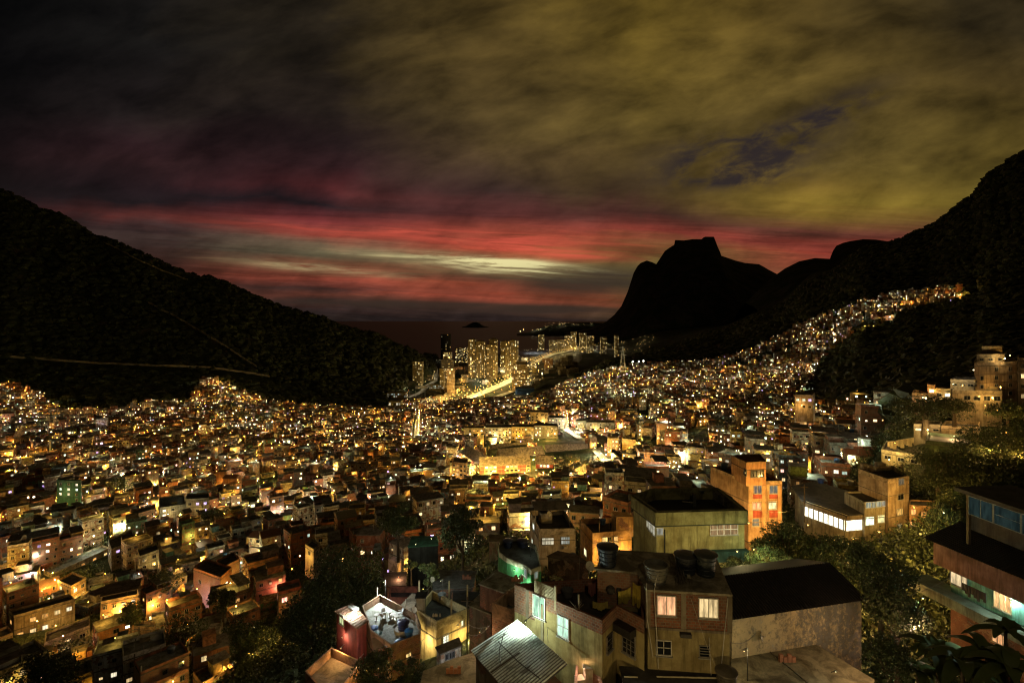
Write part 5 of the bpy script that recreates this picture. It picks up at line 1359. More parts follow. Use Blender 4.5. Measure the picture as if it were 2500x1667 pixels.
for (X, Y, c, k) in [
    (150,550,SODY,6),(190,560,SODY,3),(350,565,SODY,4),(680,470,SODY,3),(690,410,SODY,2.5),(840,560,SODY,2.5),(700,560,SODY,2),(1110,540,SODY,5),(1120,600,SODY,5),(1060,600,WHT,4),
    (1180,560,SODY,3),(1230,420,SODY,3.5),(1270,430,WHT,3),(1180,370,WHT,3),(1385,140,SODY,6),(1370,160,SODY,5),(1000,150,(1,.35,.25),2.5),(960,170,WHT,3),(985,110,WHT,2.5),(1040,200,WHT,2.5),
    (1480,390,WHT,3),(1505,290,SODY,2.5),(1535,365,WHT,2),(1600,215,SODY,4),(1480,470,WHT,2),(1550,600,WHT,2),(1780,560,SODY,4),(1730,560,SODY,3),(1710,520,SOD,2),(1690,300,SODY,2),(1700,420,SOD,2),
    (1860,380,GRN,2.5),(1860,440,GRN,3.5),(1840,520,GRN,1.5),(1950,360,GRN,1.5),(2130,110,SODY,4),(2160,60,SODY,3),(2100,40,SODY,2),(1880,265,SODY,2.5),(1780,205,WHT,2),(1630,110,WHT,2),(1560,100,GRN,2),
    (1840,160,GRN,1.6),(1000,70,WHT,2),(940,90,SODY,1.5),(30,260,SODY,2),(60,300,SODY,2.5),(130,250,SODY,2.5),(240,270,SODY,3),(180,240,SODY,2.0),(420,250,SODY,2.5),(620,250,SODY,2.5),(800,250,SODY,2.0),(360,290,SODY,2.5),(720,300,SODY,3),
    (20,560,SODY,1.5),(110,710,SODY,2),(425,830,SODY,2.4),(430,890,SODY,1.6),(540,970,SODY,2.5),(690,760,SOD,1.6),(980,650,SODY,1.8),(1150,770,SOD,2),(1290,745,WHT,1.5),(1400,770,SODY,1.5),(1240,690,SODY,1),(1100,850,SODY,1),
    (610,790,SOD,1.5),(600,690,SOD,1),(500,660,SODY,1),(340,580,SODY,3),(640,560,SODY,2.4),(560,560,SODY,2),(450,560,SODY,2),(230,580,SODY,2.4),(760,580,SODY,2)]:
    lamp_at(*r3(X, Y), c, k * 1.0, dmin=100, r=.26)
for (X, Y, c, k) in [
    (450,95,GRN,3),(490,100,GRN,1.6),(320,180,(1,.3,.25),1.4),(375,180,(1,.35,.25),1.4),(540,195,WHT,1.5),(250,165,WHT,1),(720,145,SOD,1.2),(840,150,SOD,1.2),(880,185,WHT,1),(520,340,GRN,1.4),(590,370,GRN,1.8),
    (540,370,WHT,1.2),(620,400,SOD,1.6),(650,290,SOD,1.5),(690,260,SOD,1.3),(560,250,SOD,1.2),(790,300,(.7,.6,1),1.2),(480,330,WHT,1),(980,120,(.8,.7,1),.8),(20,60,SODY,2),(90,90,SODY,2.2),(60,20,SODY,2),(100,40,SODY,1.5),(730,20,GRN,1)]:
    lamp_at(*r2(X, Y), c, k * 0.8, dmin=100)
for (X, Y, c, k) in [
    (510,1175,SODY,5),(520,1150,SODY,4),(505,1140,SODY,2),(780,1120,SOD,3),(400,1090,WHT,2),(930,1275,GRN,3),(900,1280,GRN,1.5),(1100,1155,GRN,2),(765,925,GRN,2.2),(1110,960,SOD,2),(1160,935,WHT,1),(1025,1080,GRN,1.2),
    (850,1060,SODY,1.2),(1060,855,SODY,1),(1130,830,WHT,1),(1210,850,WHT,1),(1250,805,GRN,1),(1300,740,GRN,1),(1360,745,WHT,1),(1420,745,SODY,1),(1240,770,WHT,.8),(1180,770,SOD,1),(1330,640,SOD,1),(1280,645,WHT,1),(1520,600,GRN,1.2),(1595,605,WHT,1.4),
    (1640,595,SOD,1.6),(1700,580,SOD,1.6),(1770,565,SOD,2.5),(1810,540,SOD,3),(1870,520,SOD,3),(1930,525,SOD,3),(1980,540,SOD,2.5),(1580,665,WHT,1),(1530,675,SODY,1),(1790,630,SODY,1),(1480,720,SOD,1.3),(1430,720,SOD,1)]:
    lamp_at(*r7(X, Y), c, k * 1.3, dmin=150)
for (X, Y, c, k) in [
    (430,1130,SODY,2.2),(425,1060,SODY,2.2),(410,1000,SODY,2),(395,960,SODY,2),(385,1020,WHT,1.5),(400,1150,SODY,2.2),(415,1090,WHT,1.5),(510,970,GRN,2),(600,1060,WHT,1.2),(60,1050,GRN,2.2),(250,960,WHT,1.5),(700,900,WHT,1.3),(300,1040,SODY,2),
    (200,900,SODY,1.5),(130,905,SODY,2),(60,900,SODY,2),(20,890,SODY,2),(0,860,SODY,1.5),(1070,890,SODY,1.6),(1600,900,WHT,1),(1650,900,SODY,1),(1780,680,GRN,1),(1690,750,GRN,1.4),(1770,775,GRN,.8),(2010,740,GRN,1),(2260,680,SOD,1)]:
    lamp_at(*r5(X, Y), c, k, dmin=200)
for k_, p2_ in STREET_W.items():
    for i in range(0, len(p2_), 2): LAMPS.append((p2_[i] + Vector((1.8 * (-1) ** i, 0, 6.2)), .15, (1.0, .66, .16), 750))
# the rest of the alleys: one small lamp here and there between the houses, never inside one
GRID = {}
for h in HOUSES: GRID.setdefault((int(h.x // 12), int(h.d // 12)), []).append(h)
def inside(p):
    cx, cy = int(p.x // 12), int(p.y // 12)
    for i in (-1, 0, 1):
        for j in (-1, 0, 1):
            for h in GRID.get((cx + i, cy + j), ()):
                dx, dy = p.x - h.x, p.y - h.d
                lx = dx * h.c + dy * h.s_; ly = -dx * h.s_ + dy * h.c
                if abs(lx) < h.w / 2 + .25 and abs(ly) < h.dp / 2 + .25 and p.z < h.z + h.h + .9: return h
    return None
rg = random.Random(3)
L2 = []
for (p, r, c, k) in LAMPS:            # lift hand-placed lamps clear of any roof they would sit in
    for _ in range(6):
        h = inside(p)
        if h is None: break
        p = h.L(rg.uniform(-h.w / 2, h.w / 2), -h.dp / 2 - 1.0, min(h.h + 1.0, 5.5))
    if inside(p): p.z = inside(p).z + inside(p).h + 1.4
    L2.append((p, r, c, k))
LAMPS = L2
for h in HOUSES:
    nb = float(fbm(np.array([h.x]), np.array([h.d]), 55, 4, 3)[0]); nc = float(fbm(np.array([h.x]), np.array([h.d]), 90, 9, 2)[0])
    p_ = (0.85 if h.d > 330 else 0.72) * min(1.7, max(.25, 1 + 4.5 * nb))
    if h.u > 1450 and h.d < 600: p_ *= .75
    pw = 1.0
    if h.u > 1500 and h.v < 905: p_ *= .45; pw = .35
    if h.v > 1560: p_ = 0.5
    if rg.random() > p_: continue
    warm = (0.84 if h.u < 1000 else 0.66) - 1.6 * max(0, nc - .02)
    t = rg.random()
    c = (SOD if rg.random() < 0.6 else SODY) if t < warm else (WHT if t < warm + 0.12 else GRN)
    side = rg.random()
    if rg.random() < .42: o = h.L(rg.uniform(-h.w / 2, h.w / 2), rg.uniform(-h.dp / 2, h.dp * .3), h.h + rg.uniform(1.3, 2.4))
    elif side < .6: o = h.L(rg.uniform(-h.w / 2, h.w / 2), -h.dp / 2 - rg.uniform(0.7, 1.2), rg.uniform(2.6, max(3.2, h.h * 0.9)))
    else: o = h.L(h.w / 2 + rg.uniform(.7, 1.1), rg.uniform(-h.dp / 2, h.dp / 2), rg.uniform(2.6, max(3.2, h.h * 0.9)))
    if inside(o): continue
    LAMPS.append((o, 0.10, c, pw * LPOW * 1.3 * math.exp(rg.gauss(0, 0.7))))
print('lamps', len(LAMPS))
# ------------------------------------------------------------------ turn plans into objects
def lamp_scale(d): return 1.0
def emit_strength(rng, d):
    return math.exp(rng.gauss(0, 0.75)) * (1.5 if d < 250 else 2.6)
ms = MB(); mr = MB(); mw = MB(); ml = MB()
for h in HOUSES:
    if id(h) in sing: continue
    if h.vis <= 0 and h.d < 250: continue
    h.walls(ms, h.wcol); h.roofing(ms)
    if h.vis > 14: h.bands(ms)
    for wn in h.wins:
        if wn[5] is None:
            if h.vis > 6: h.win_quad(wn, mw, 0.03)
        else:
            e = emit_strength(h.rng, h.d); c = WINCOL[wn[5]][1]
            h.win_quad(wn, ml, 0.035, tuple(x * e for x in c))
mass = MB()
def merge(dst, src, mi):
    o = len(dst.v); dst.v.extend(src.v); dst.f.extend(tuple(i + o for i in f) for f in src.f); dst.c.extend(src.c); dst.mi.extend([mi] * len(src.f))
merge(mass, ms, 0); merge(mass, mw, 1); merge(mass, ml, 2)
town = obj('hillside_houses', mass, [M_PATCHY, M_GLASS_DARK, M_LIT]); tag(town, 'countless small far houses packed over the valley, windows lit', 'houses', kind='stuff')
print('mass faces', len(mass.f))

LANDMARKS = [  # name, photo position
 ('the dark green block', (165, 1185)), ('the floodlit white patch', (620, 1275)), ('the low corner of the picture at bottom left', (30, 1600)), ('the long three-storey block at bottom left', (105, 1520)),
 ('the huge dark tree', (850, 1420)), ('the red-roofed estate', (1230, 1140)), ('the yellow apartment slab', (1230, 1060)), ('the white panel block', (1480, 1030)),
 ('the white-roofed arch', (1040, 985)), ('the green flat-roofed block', (1680, 1270)), ('the orange four-storey block', (1830, 1200)), ('the beige tower house', (2200, 1180)),
 ('the umbrella tree by the bright street', (1400, 1140)), ('the curved green wall', (1260, 1370)), ('the foot of the dark mountain', (560, 940)), ('the dark ravine at far left', (210, 1010)),
 ('the greenish lit roofs', (1890, 1045)), ('the hilltop apartment block', (2400, 930)), ('the pylon', (1520, 900)), ('the clothesline roof', (2200, 1080)),
 ('the narrow glowing street', (1020, 1060)), ('the orange square at mid left', (310, 1120)), ('the lit football pitch roof at left', (300, 1300)), ('the two dark trees in the middle', (1130, 1310)),
 ('the left picture edge', (5, 1250)), ('the left picture edge higher up', (5, 1060)), ('the bushes along the bottom', (450, 1620)), ('the glass-roofed curved stair house', (65, 1370))]
SIZEW = {1: 'one-storey', 2: 'two-storey', 3: 'three-storey', 4: 'four-storey', 5: 'five-storey'}
ROOFW = {'flat': 'bare flat roof', 'parapet': 'walled roof terrace', 'canopy': 'roof canopy', 'gable': 'pitched roof', 'unfinished': 'open roof posts'}
SEEN = set()
def where(u, v, skip=0):
    c = sorted(LANDMARKS, key=lambda L: (L[1][0] - u) ** 2 + ((L[1][1] - v) * 1.6) ** 2)[skip]
    du, dv = u - c[1][0], v - c[1][1]
    dist = math.hypot(du, dv)
    if abs(du) > 1.6 * abs(dv): s = 'right of' if du > 0 else 'left of'
    elif abs(dv) > 1.6 * abs(du): s = 'below' if dv > 0 else 'above'
    else: s = ('below' if dv > 0 else 'above') + (' and right of' if du > 0 else ' and left of')
    q = 'just ' if dist < 70 else ('' if dist < 190 else 'far ')
    return q + s + ' ' + c[0]
def lit_words(h):
    cs = [WINCOL[w[5]][0] for w in h.wins if w[5] is not None and w[0] != 'left']
    if not cs: return 'all dark'
    best = max(set(cs), key=cs.count)
    return ('one ' if len(cs) == 1 else 'several ' if len(cs) > 3 else 'few ') + best + (' light' if len(cs) == 1 else ' lights')
def label_for(h):
    for skip in (0, 1, 2, 3, 4):
        for form in (0, 1, 2):
            a = SIZEW[h.n]; b = WALLS[h.wi][0]
            if form == 0: t = f'{a} {b} house, {ROOFW[h.roof]}, {where(h.u, h.v, skip)}'
            elif form == 1: t = f'{a} {b} house, {lit_words(h)}, {where(h.u, h.v, skip)}'
            else: t = f'{a} {b} house, {ROOFW[h.roof]}, {lit_words(h)}, {where(h.u, h.v, skip)}'
            if len(t.replace('-', ' ').split()) > 16 and len(t.split()) > 16: continue
            if t not in SEEN: SEEN.add(t); return t
    return t
def make_single(h):
    root = thing('hillside_house', h.L(0, 0, 0), label_for(h), 'house', 'houses crowded over the hillside')
    m = MB(); h.walls(m, h.wcol)
    mat = M_BRICK if h.wi in (0, 1) and h.rng.random() < 0.6 else M_PATCHY
    obj('wall', m, mat, root)
    m = MB(); h.bands(m)
    w, d = h.w, h.dp
    m.box(h.L(-w/2 - 0.06, -d/2 - 0.06, h.h + 0.001), h.D(w + 0.12, 0), h.D(0, d + 0.12), (0, 0, 0.045), (0.17, 0.16, 0.13))
    h.roofing(m); obj('roof', m, M_SLAB if h.roof != 'gable' else M_TRIM, root)
    for wn in h.wins:
        o_, al, out = h.frame_of(wn[0])
        if out.dot(Vector((-h.x, -h.d, 0))) < 0: continue
        lit = wn[5] is not None
        if not lit and h.d > 260: continue
        m = MB(); h.casing(wn, m); fr = obj('window', m, M_TRIM, root)
        m = MB()
        if lit:
            e = emit_strength(h.rng, h.d); c = tuple(x * e for x in WINCOL[wn[5]][1]); h.pane(wn, m, c)
        else: h.pane(wn, m, (0.02, 0.02, 0.02))
        pn = obj('pane', m, (M_LITTEX if lit else M_GLASS_DARK)); pn.parent = fr
    return root
for h in SINGLES: make_single(h)
TANKC = [(0.05, 0.12, 0.32), (0.10, 0.11, 0.12), (0.30, 0.28, 0.25)]
# water tanks on the nearer roofs
tk = 0
for h in SINGLES:
    if h.d > 215 or h.roof not in ('parapet', 'unfinished') or h.vis < 60: continue
    if h.rng.random() < 0.45 or tk >= 26: continue
    c = h.rng.choice(TANKC); m = MB(); o = h.L(h.w * 0.22, h.dp * 0.15, h.h + 0.05)
    m.lathe(o, [(0.55, 0), (0.72, 0.9), (0.74, 0.95), (0.55, 1.12), (0.1, 1.2)], 14, c)
    cn = {0: 'blue', 1: 'black', 2: 'grey'}[TANKC.index(c)]
    tag(obj('water_tank', m, M_TRIM, smooth=True), f'{cn} tank {where(h.u, h.v)}', 'water tank', 'water tanks on hillside roofs'); tk += 1

# ---- lamps as objects: the ones that show largest are lamps of their own, the far ones are one mass
LAMPS.sort(key=lambda L: L[0].y)
lm = MB(); far = []
for (p, r, c, k) in LAMPS:
    far.append((p, r, c, k))
rgl = random.Random(99)
for (p, r, c, k) in far:
    lm.octa(p, .13 if r < .15 else .17, E(hot(c), (55 if r < .15 else 110) * math.exp(rgl.gauss(0, .8)) * (.5 + p.y / 700)))
    add_light(p - Vector((0, 0, .22)), c, k * r * r * 39.5 * (.74 if p.y > 260 else .48))
o = obj('alley_lights', lm, M_LAMP); tag(o, 'countless orange and white lamps glowing in the alleys', 'lamps', kind='stuff')
# ------------------------------------------------------------------ the near houses
def face_ccw(pts):
    A = sum(pts[i][0] * pts[(i + 1) % len(pts)][1] - pts[(i + 1) % len(pts)][0] * pts[i][1] for i in range(len(pts)))
    return A > 0
def hero(name, label, cat, T, outline, zt, zb, wcol, par=0.8, mat=None, roofcol=(0.10, 0.095, 0.085), bands=(), thick=0.16, capcol=None, edge=0.0, group=None):
    """a near house: outline of its top traced at height zt, parapet of height par around a flat roof"""
    q = [G(*T(*p), zt) for p in outline]
    c = sum(q, Vector((0, 0, 0))) / len(q)
    root = thing(name, (c.x, c.y, zb), label, cat, group)
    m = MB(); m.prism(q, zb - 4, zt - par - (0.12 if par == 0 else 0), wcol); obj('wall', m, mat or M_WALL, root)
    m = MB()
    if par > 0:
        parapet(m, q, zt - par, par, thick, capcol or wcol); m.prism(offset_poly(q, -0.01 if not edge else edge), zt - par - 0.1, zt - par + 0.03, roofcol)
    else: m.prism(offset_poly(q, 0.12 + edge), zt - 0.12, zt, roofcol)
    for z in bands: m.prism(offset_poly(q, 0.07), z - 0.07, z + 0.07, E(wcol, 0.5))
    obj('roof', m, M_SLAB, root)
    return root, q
def lamp(pos, r, c, k, label, arm=None, name='lamp', post=None, group=None):
    pos = Vector(pos); root = thing(name, pos if post is None else Vector((pos.x, pos.y, post)), label, 'lamp', group)
    m = MB()
    if post is not None: m.tube((pos.x + .25, pos.y, post), (pos.x + .25, pos.y, pos.z + .2), 0.035, n=8, c=(.08, .075, .07)); m.tube((pos.x + .25, pos.y, pos.z + .2), pos + Vector((0, 0, r + .05)), .04, n=6, c=(.25, .24, .22))
    else:
        a = Vector(arm) if arm is not None else Vector((0, .4, 0)); m.tube(pos + a, pos + Vector((0, 0, r)), .03, n=6, c=(.3, .3, .28))
    m.lathe(pos + Vector((0, 0, r * .5)), [(r * 1.6, 0), (r * 1.5, r * .25), (r * .3, r * .9)], 12, (.3, .3, .28)); obj('bracket' if post is None else 'post', m, M_METAL, root)
    r_ = r * .6; m = MB(); m.ball(pos, r_, E(hot(c), 14)); b = obj('bulb', m, M_LAMP, root)
    add_light(pos + Vector((0, -.02, -r_ - .05)), c, 78 * k * r * r, root)
    return root
def pipe(name, label, pts, r=0.03, c=(.5, .47, .4), cat='pipe'):
    m = MB()
    for a, b in zip(pts[:-1], pts[1:]): m.tube(a, b, r, n=6, c=c)
    return tag(obj(name, m, M_TRIM), label, cat)
def tank(p, r, h, c, label, lid=True, ribs=4, open_=False):
    root = thing('water_tank', p, label, 'water tank', 'rooftop water tanks'); m = MB()
    prof = [(r * .80, 0)]
    for i in range(ribs): z = h * (i + .5) / ribs; rr = r * (.80 + .2 * z / h); prof += [(rr, z - .04), (rr + .03, z), (rr, z + .04)]
    prof += [(r, h), (r + .05, h + .02), (r + .05, h + .07)]
    if open_: prof += [(r - .02, h + .07), (r - .04, h - .25)]
    m.lathe(p, prof, 24, c); obj('tank_body', m, M_TANK, root, smooth=False)
    if lid:
        m = MB(); m.lathe(p + Vector((0, 0, h + .07)), [(r + .08, 0), (r + .07, .05), (r * .6, .16), (r * .15, .2)], 24, E(c, 1.3)); obj('lid', m, M_TANK, root, smooth=False)
    return root
M_TANK = mat_plain('tank_plastic', rough=0.45, noise_k=0.5, scale=2.0, spec=0.5)

# ---- the big brick house in front
zr = 132.0
A, B, C_, D_, E_, F_ = [G(*r1(*p), zr) for p in ((1605, 465), (2312, 505), (2175, 190), (1375, 140), (1170, 290), (1530, 325))]
main = thing('brick_house', ((A.x + C_.x) / 2, (A.y + C_.y) / 2, 126.5), 'large brick and plaster house under a slab roof carrying four round tanks', 'house')
slab = [A, B, C_, D_, E_, F_]
body = offset_poly(slab, -0.18)
m = MB(); m.prism(body, 129.35, 131.85, (.3, .12, .06)); obj('upper_wall', m, M_BRICK, main)
m = MB(); m.prism(offset_poly(slab, -0.15), 122, 129.35, (.36, .30, .15)); obj('lower_wall', m, M_WALL, main)
m = MB(); m.prism(slab, 131.85, 132.0, (.34, .30, .21))
rgh = random.Random(4)
obj('roof_slab', m, M_SLAB, main)
f1 = Face(body[slab.index(A)] if False else A + (B - A).normalized() * 0.18 + Vector((0, .18, 0)), B + Vector((0, .18, 0)))
m = MB()
for X in (1620, 1910, 2290):
    k = f1.px(*r1(X, 600))[0]; m.box(f1.P(k - .16, 129.36, -.01), f1.al * .32, f1.out * .05, (0, 0, 2.47), (.26, .22, .16))
m.box(f1.P(.1, 129.28, -.01), f1.al * (f1.len - .3), f1.out * .07, (0, 0, .16), (.24, .2, .15))
obj('concrete_frame', m, M_WALL, main)
win_px(main, f1, r1, 1697, 517, 1842, 668, lit=(1.35, .68, .32), cols=2, label='upper window with a peach curtain', fc=(.62, .58, .5))
win_px(main, f1, r1, 2040, 538, 2188, 690, lit=(1.2, .86, .40), cols=4, label='upper window with a bare pale wall behind', fc=(.62, .58, .5))
win_px(main, f1, r1, 1690, 882, 1805, 995, cols=2, rows=2, fc=(.55, .52, .45), label='dark lower window with a white frame')
win_px(main, f1, r1, 2043, 925, 2118, 1010, cols=1, rows=4, fc=(.2, .18, .15), label='small dark louvred window')
m = MB(); k0, z0 = f1.px(*r1(1878, 838)); m.box(f1.P(k0, z0, .02), f1.al * .72, f1.out * .3, (0, 0, .24), (.07, .065, .06)); obj('window_hood', m, M_TRIM, main)
# terrace wing to the left
wz = 130.0
wing = [(525, 420), (1245, 720), (1365, 600), (1590, 715), (1560, 345), (1180, 300), (800, 290)]
wq = [G(*r1(*p), wz) for p in wing]
m = MB(); m.prism(wq, 121.5, 129.05, (.40, .33, .15)); obj('terrace_wing_wall', m, M_WALL, main)
m = MB(); parapet(m, wq[:4] + [wq[4]], 129.05, .95, .16, (.3, .12, .06))
P0, P1_, P2_, P3_ = wq[0], wq[1], wq[2], wq[3]
obj('terrace_parapet', m, M_BRICK, main)
m = MB(); m.prism(offset_poly(wq, -.05), 129.051, 129.09, (.05, .045, .04)); obj('terrace_floor', m, M_SLAB, main)
fL = Face(P0, P1_); fR = Face(P1_, P2_); fB = Face(P2_, P3_)
m = MB(); k1 = fL.px(*r1(690, 500))[0]
m.box(fL.P(.02, 127.95, .002), fL.al * (k1 - .02), fL.out * .03, (0, 0, 2.0), (.3, .12, .06)); obj('brick_panel', m, M_BRICK, main)
k2 = fL.px(*r1(628, 500))[0]
m = MB(); m.box(fL.P(k2 - .1, 127.9, .033), fL.al * .28, fL.out * .03, (0, 0, 2.08), (.26, .22, .16)); m.box(fL.P(k1 + .6, 126.4, .01), fL.al * .22, fL.out * .05, (0, 0, 3.0), (.3, .26, .17)); obj('concrete_frame', m, M_WALL, main)
win_px(main, fL, r1, 684, 520, 775, 690, lit=E((.55, .95, .66), 1.15), cols=2, rows=1, label='greenish lit sash window nearer the tin roof end', fc=(.6, .6, .55))
win_px(main, fL, r1, 885, 690, 968, 850, lit=E((.6, .95, .7), 1.3), cols=2, rows=2, label='greenish lit window in the middle of the long wall', fc=(.6, .6, .55))
win_px(main, fR, r1, 1280, 835, 1320, 960, cols=1, rows=3, fc=(.14, .12, .1), label='narrow dark window with slats')
win_px(main, fB, r1, 1418, 800, 1515, 990, cols=3, rows=5, fc=(.22, .2, .16), label='tall dark grille of the recessed stairwell')
m = MB(); k0, z0 = fB.px(*r1(1385, 770)); m.box(fB.P(k0 - .1, z0, .0), fB.al * 1.5, fB.out * .7, (0, 0, .5), (.06, .055, .05)); obj('awning', m, M_METAL, main)
# corrugated screen on the parapet
m = MB(); ka = fL.px(*r1(684, 430))[0]; kb = fL.px(*r1(850, 510))[0]; n = 9
for i in range(n):
    z_ = 130.02 + i * .10
    m.tube(fL.P(ka, z_, -.07), fL.P(kb, z_, -.07), .055, n=6, c=(.40, .33, .20))
obj('corrugated_screen', m, M_TRIM, main)
m = MB(); m.box(fL.P(kb, 129.3, .01), fL.al * .16, fL.out * -.14, (0, 0, 1.75), (.34, .27, .16)); obj('screen_post', m, M_TRIM, main)
# cables and pipes in front of the right hand facade
for i, (pts, lb) in enumerate([([(2265, 520), (2205, 1150)], 'long pale pipe near the outer corner of the brick house'), ([(2112, 840), (2130, 1165)], 'short pale pipe beside the louvred window'),
        ([(1690, 330), (1665, 460), (1700, 1090)], 'bent overflow pipe from the open grey tank'), ([(1602, 400), (1610, 700), (1655, 1000)], 'thin pipe at the inner corner of the brick house')]):
    pp = [f1.P(*[f1.px(*r1(*p))[0], f1.px(*r1(*p))[1]], .25) for p in pts]
    pipe('drain_pipe', lb, pp, .028)
pipe('cable', 'slack cable crossing down over the brick facade', [f1.P(f1.px(*r1(1955, 500))[0], f1.px(*r1(1955, 500))[1], .5), f1.P(f1.px(*r1(2075, 860))[0], f1.px(*r1(2075, 860))[1], .7), f1.P(f1.px(*r1(2150, 1040))[0], f1.px(*r1(2150, 1040))[1], .5)], .012, (.4, .36, .28), 'cable')
tank(G(*r1(1288, 262), zr), .74, 1.25, (.02, .026, .04), 'black tank standing alone at the back corner of the slab', lid=True)
tank(G(*r1(1685, 398), zr), .80, 1.15, (.20, .19, .15), 'open grey tank near the front of the slab', lid=False, open_=True)
tank(G(*r1(1930, 322), zr), .78, 1.15, (.03, .035, .045), 'lidded dark tank, middle of the right hand pair', lid=True)
tank(G(*r1(2092, 340), zr), .76, 1.35, (.04, .05, .05), 'tall dark green tank at the outer end of the slab', lid=True)
b0 = thing('bamboo_bundle', G(*r1(1860, 420), zr), 'heap of bent rods and sticks lying between the tanks', 'sticks'); m = MB()
for i in range(26):
    a = G(*r1(rgh.uniform(1780, 1900), rgh.uniform(250, 330)), zr) + Vector((0, 0, rgh.uniform(.05, .5))); b = G(*r1(rgh.uniform(1850, 1965), rgh.uniform(380, 445)), zr) + Vector((0, 0, rgh.uniform(.03, .25)))
    mid = (a + b) / 2 + Vector((rgh.uniform(-.3, .3), 0, rgh.uniform(0, .3))); m.tube(a, mid, .018, n=5, c=(.13, .11, .08)); m.tube(mid, b, .018, n=5, c=(.13, .11, .08))
obj('rods', m, M_TRIM, b0)
m = MB(); m.ball(G(*r1(1952, 378), zr) + Vector((0, 0, .16)), .15, (.38, .34, .24), seg=14, rings=8); tag(obj('ball', m, M_TRIM, smooth=True), 'pale ball lying on the slab roof', 'ball')
# washing and clutter on the dark terrace
def cloth(pa, pb, drop, c, label, seed=1, folds=14):
    m = MB(); r = random.Random(seed); pa = Vector(pa); pb = Vector(pb); n = folds * 2; rows = 6; al = (pb - pa); o = al.normalized().cross(Vector((0, 0, 1)))
    vs = []
    for j in range(rows + 1):
        for i in range(n + 1):
            t = i / n; s = j / rows
            p = pa + al * t + Vector((0, 0, -drop * s * (1 + .12 * math.sin(t * 9 + seed)) - .12 * math.sin(math.pi * t))) + o * (.05 * math.sin(i * 1.9 + seed) * (.3 + s) + .02 * r.random())
            vs.append(p)
    m.add(vs, [(j * (n + 1) + i, j * (n + 1) + i + 1, (j + 1) * (n + 1) + i + 1, (j + 1) * (n + 1) + i) for j in range(rows) for i in range(n)], c)
    o = obj('hanging_cloth', m, M_CLOTH, smooth=True); tag(o, label, 'cloth', 'washing hung on the brick house terrace'); return o
M_CLOTH = mat_plain('cotton_cloth', rough=0.9, noise_k=0.3, scale=2)
tz = 129.1
q0 = G(*r1(1500, 470), 130.9); q1 = G(*r1(1580, 500), 130.9)
cloth(G(*r1(1495, 400), 131.3), G(*r1(1560, 430), 131.3), 1.5, (.52, .38, .05), 'bright yellow cloth hanging at the corner of the brick house', 1, 6)
cloth(G(*r1(1372, 480), 130.6), G(*r1(1480, 440), 130.9), .9, (.34, .28, .05), 'dull yellow cloth slung below the brick wall', 2, 7)
cloth(G(*r1(1165, 560), 130.0), G(*r1(1290, 560), 130.0), .5, (.50, .40, .10), 'yellow sheet drying low over the terrace', 3, 8)
cloth(G(*r1(1130, 405), 130.6), G(*r1(1195, 400), 130.6), .9, (.20, .08, .07), 'small reddish garment in the dark of the terrace', 4, 4)
m = MB()
for (X, Y, rr) in ((1312, 430, .34), (1380, 425, .30)): 
    c = G(*r1(X, Y + 90), 130.0); m.lathe((c.x, c.y, 130.2), [(rr * .5, 0), (rr, .15), (rr * .9, .45), (rr * .3, .6)], 14, (.05, .045, .04))
tag(obj('basket', m, M_TRIM), 'pair of dark wicker baskets hung on the brick wall', 'baskets')
for i, (X, Y, s_, c, lb, nm) in enumerate([(930, 470, .35, (.30, .10, .08), 'red and white crate on the dark terrace', 'crate'), (960, 520, .45, (.10, .10, .10), 'dark tub under the crate on the terrace', 'tub'), (865, 380, .3, (.35, .3, .12), 'low heap of pale rubble at the back of the terrace', 'rubble_heap')]):
    p = G(*r1(X, Y), tz + .1); root = thing(nm, p, lb, nm.split('_')[0]); m = MB()
    if nm == 'crate':
        for k in range(4): m.box(p + Vector((-s_ / 2, -s_ / 2, .02 + k * .09)), (s_, 0, 0), (0, s_, 0), (0, 0, .06), c if k % 2 else (.4, .36, .3))
    elif nm == 'tub': m.lathe(p, [(s_ * .7, 0), (s_, .5), (s_ * 1.05, .52), (s_ * .95, .52), (s_ * .7, .1)], 16, c)
    else:
        for k in range(14): m.ball(p + Vector((rgh.uniform(-.6, .6), rgh.uniform(-.3, .3), rgh.uniform(0, .15))), rgh.uniform(.06, .14), c, seg=5, rings=3)
    obj('shell', m, M_TRIM, root)
# dead branch plant and a post by the parapet
m = MB(); p = fL.P(fL.px(*r1(1035, 600))[0], 130.0, -.08)
for i in range(9): m.tube(p, p + Vector((rgh.uniform(-.55, .5), rgh.uniform(-.2, .2), rgh.uniform(.15, .6))), .035, .012, n=5, c=(.42, .33, .16))
tag(obj('dry_plant', m, M_BARK), 'bare dry stems lying over the terrace parapet', 'plant')
m = MB(); p = fL.P(fL.px(*r1(1028, 560))[0], 129.2, -.4); m.tube(p, p + Vector((0, 0, 1.7)), .07, n=8, c=(.3, .25, .15)); tag(obj('post', m, M_TRIM), 'short timber post rising from the terrace', 'post')

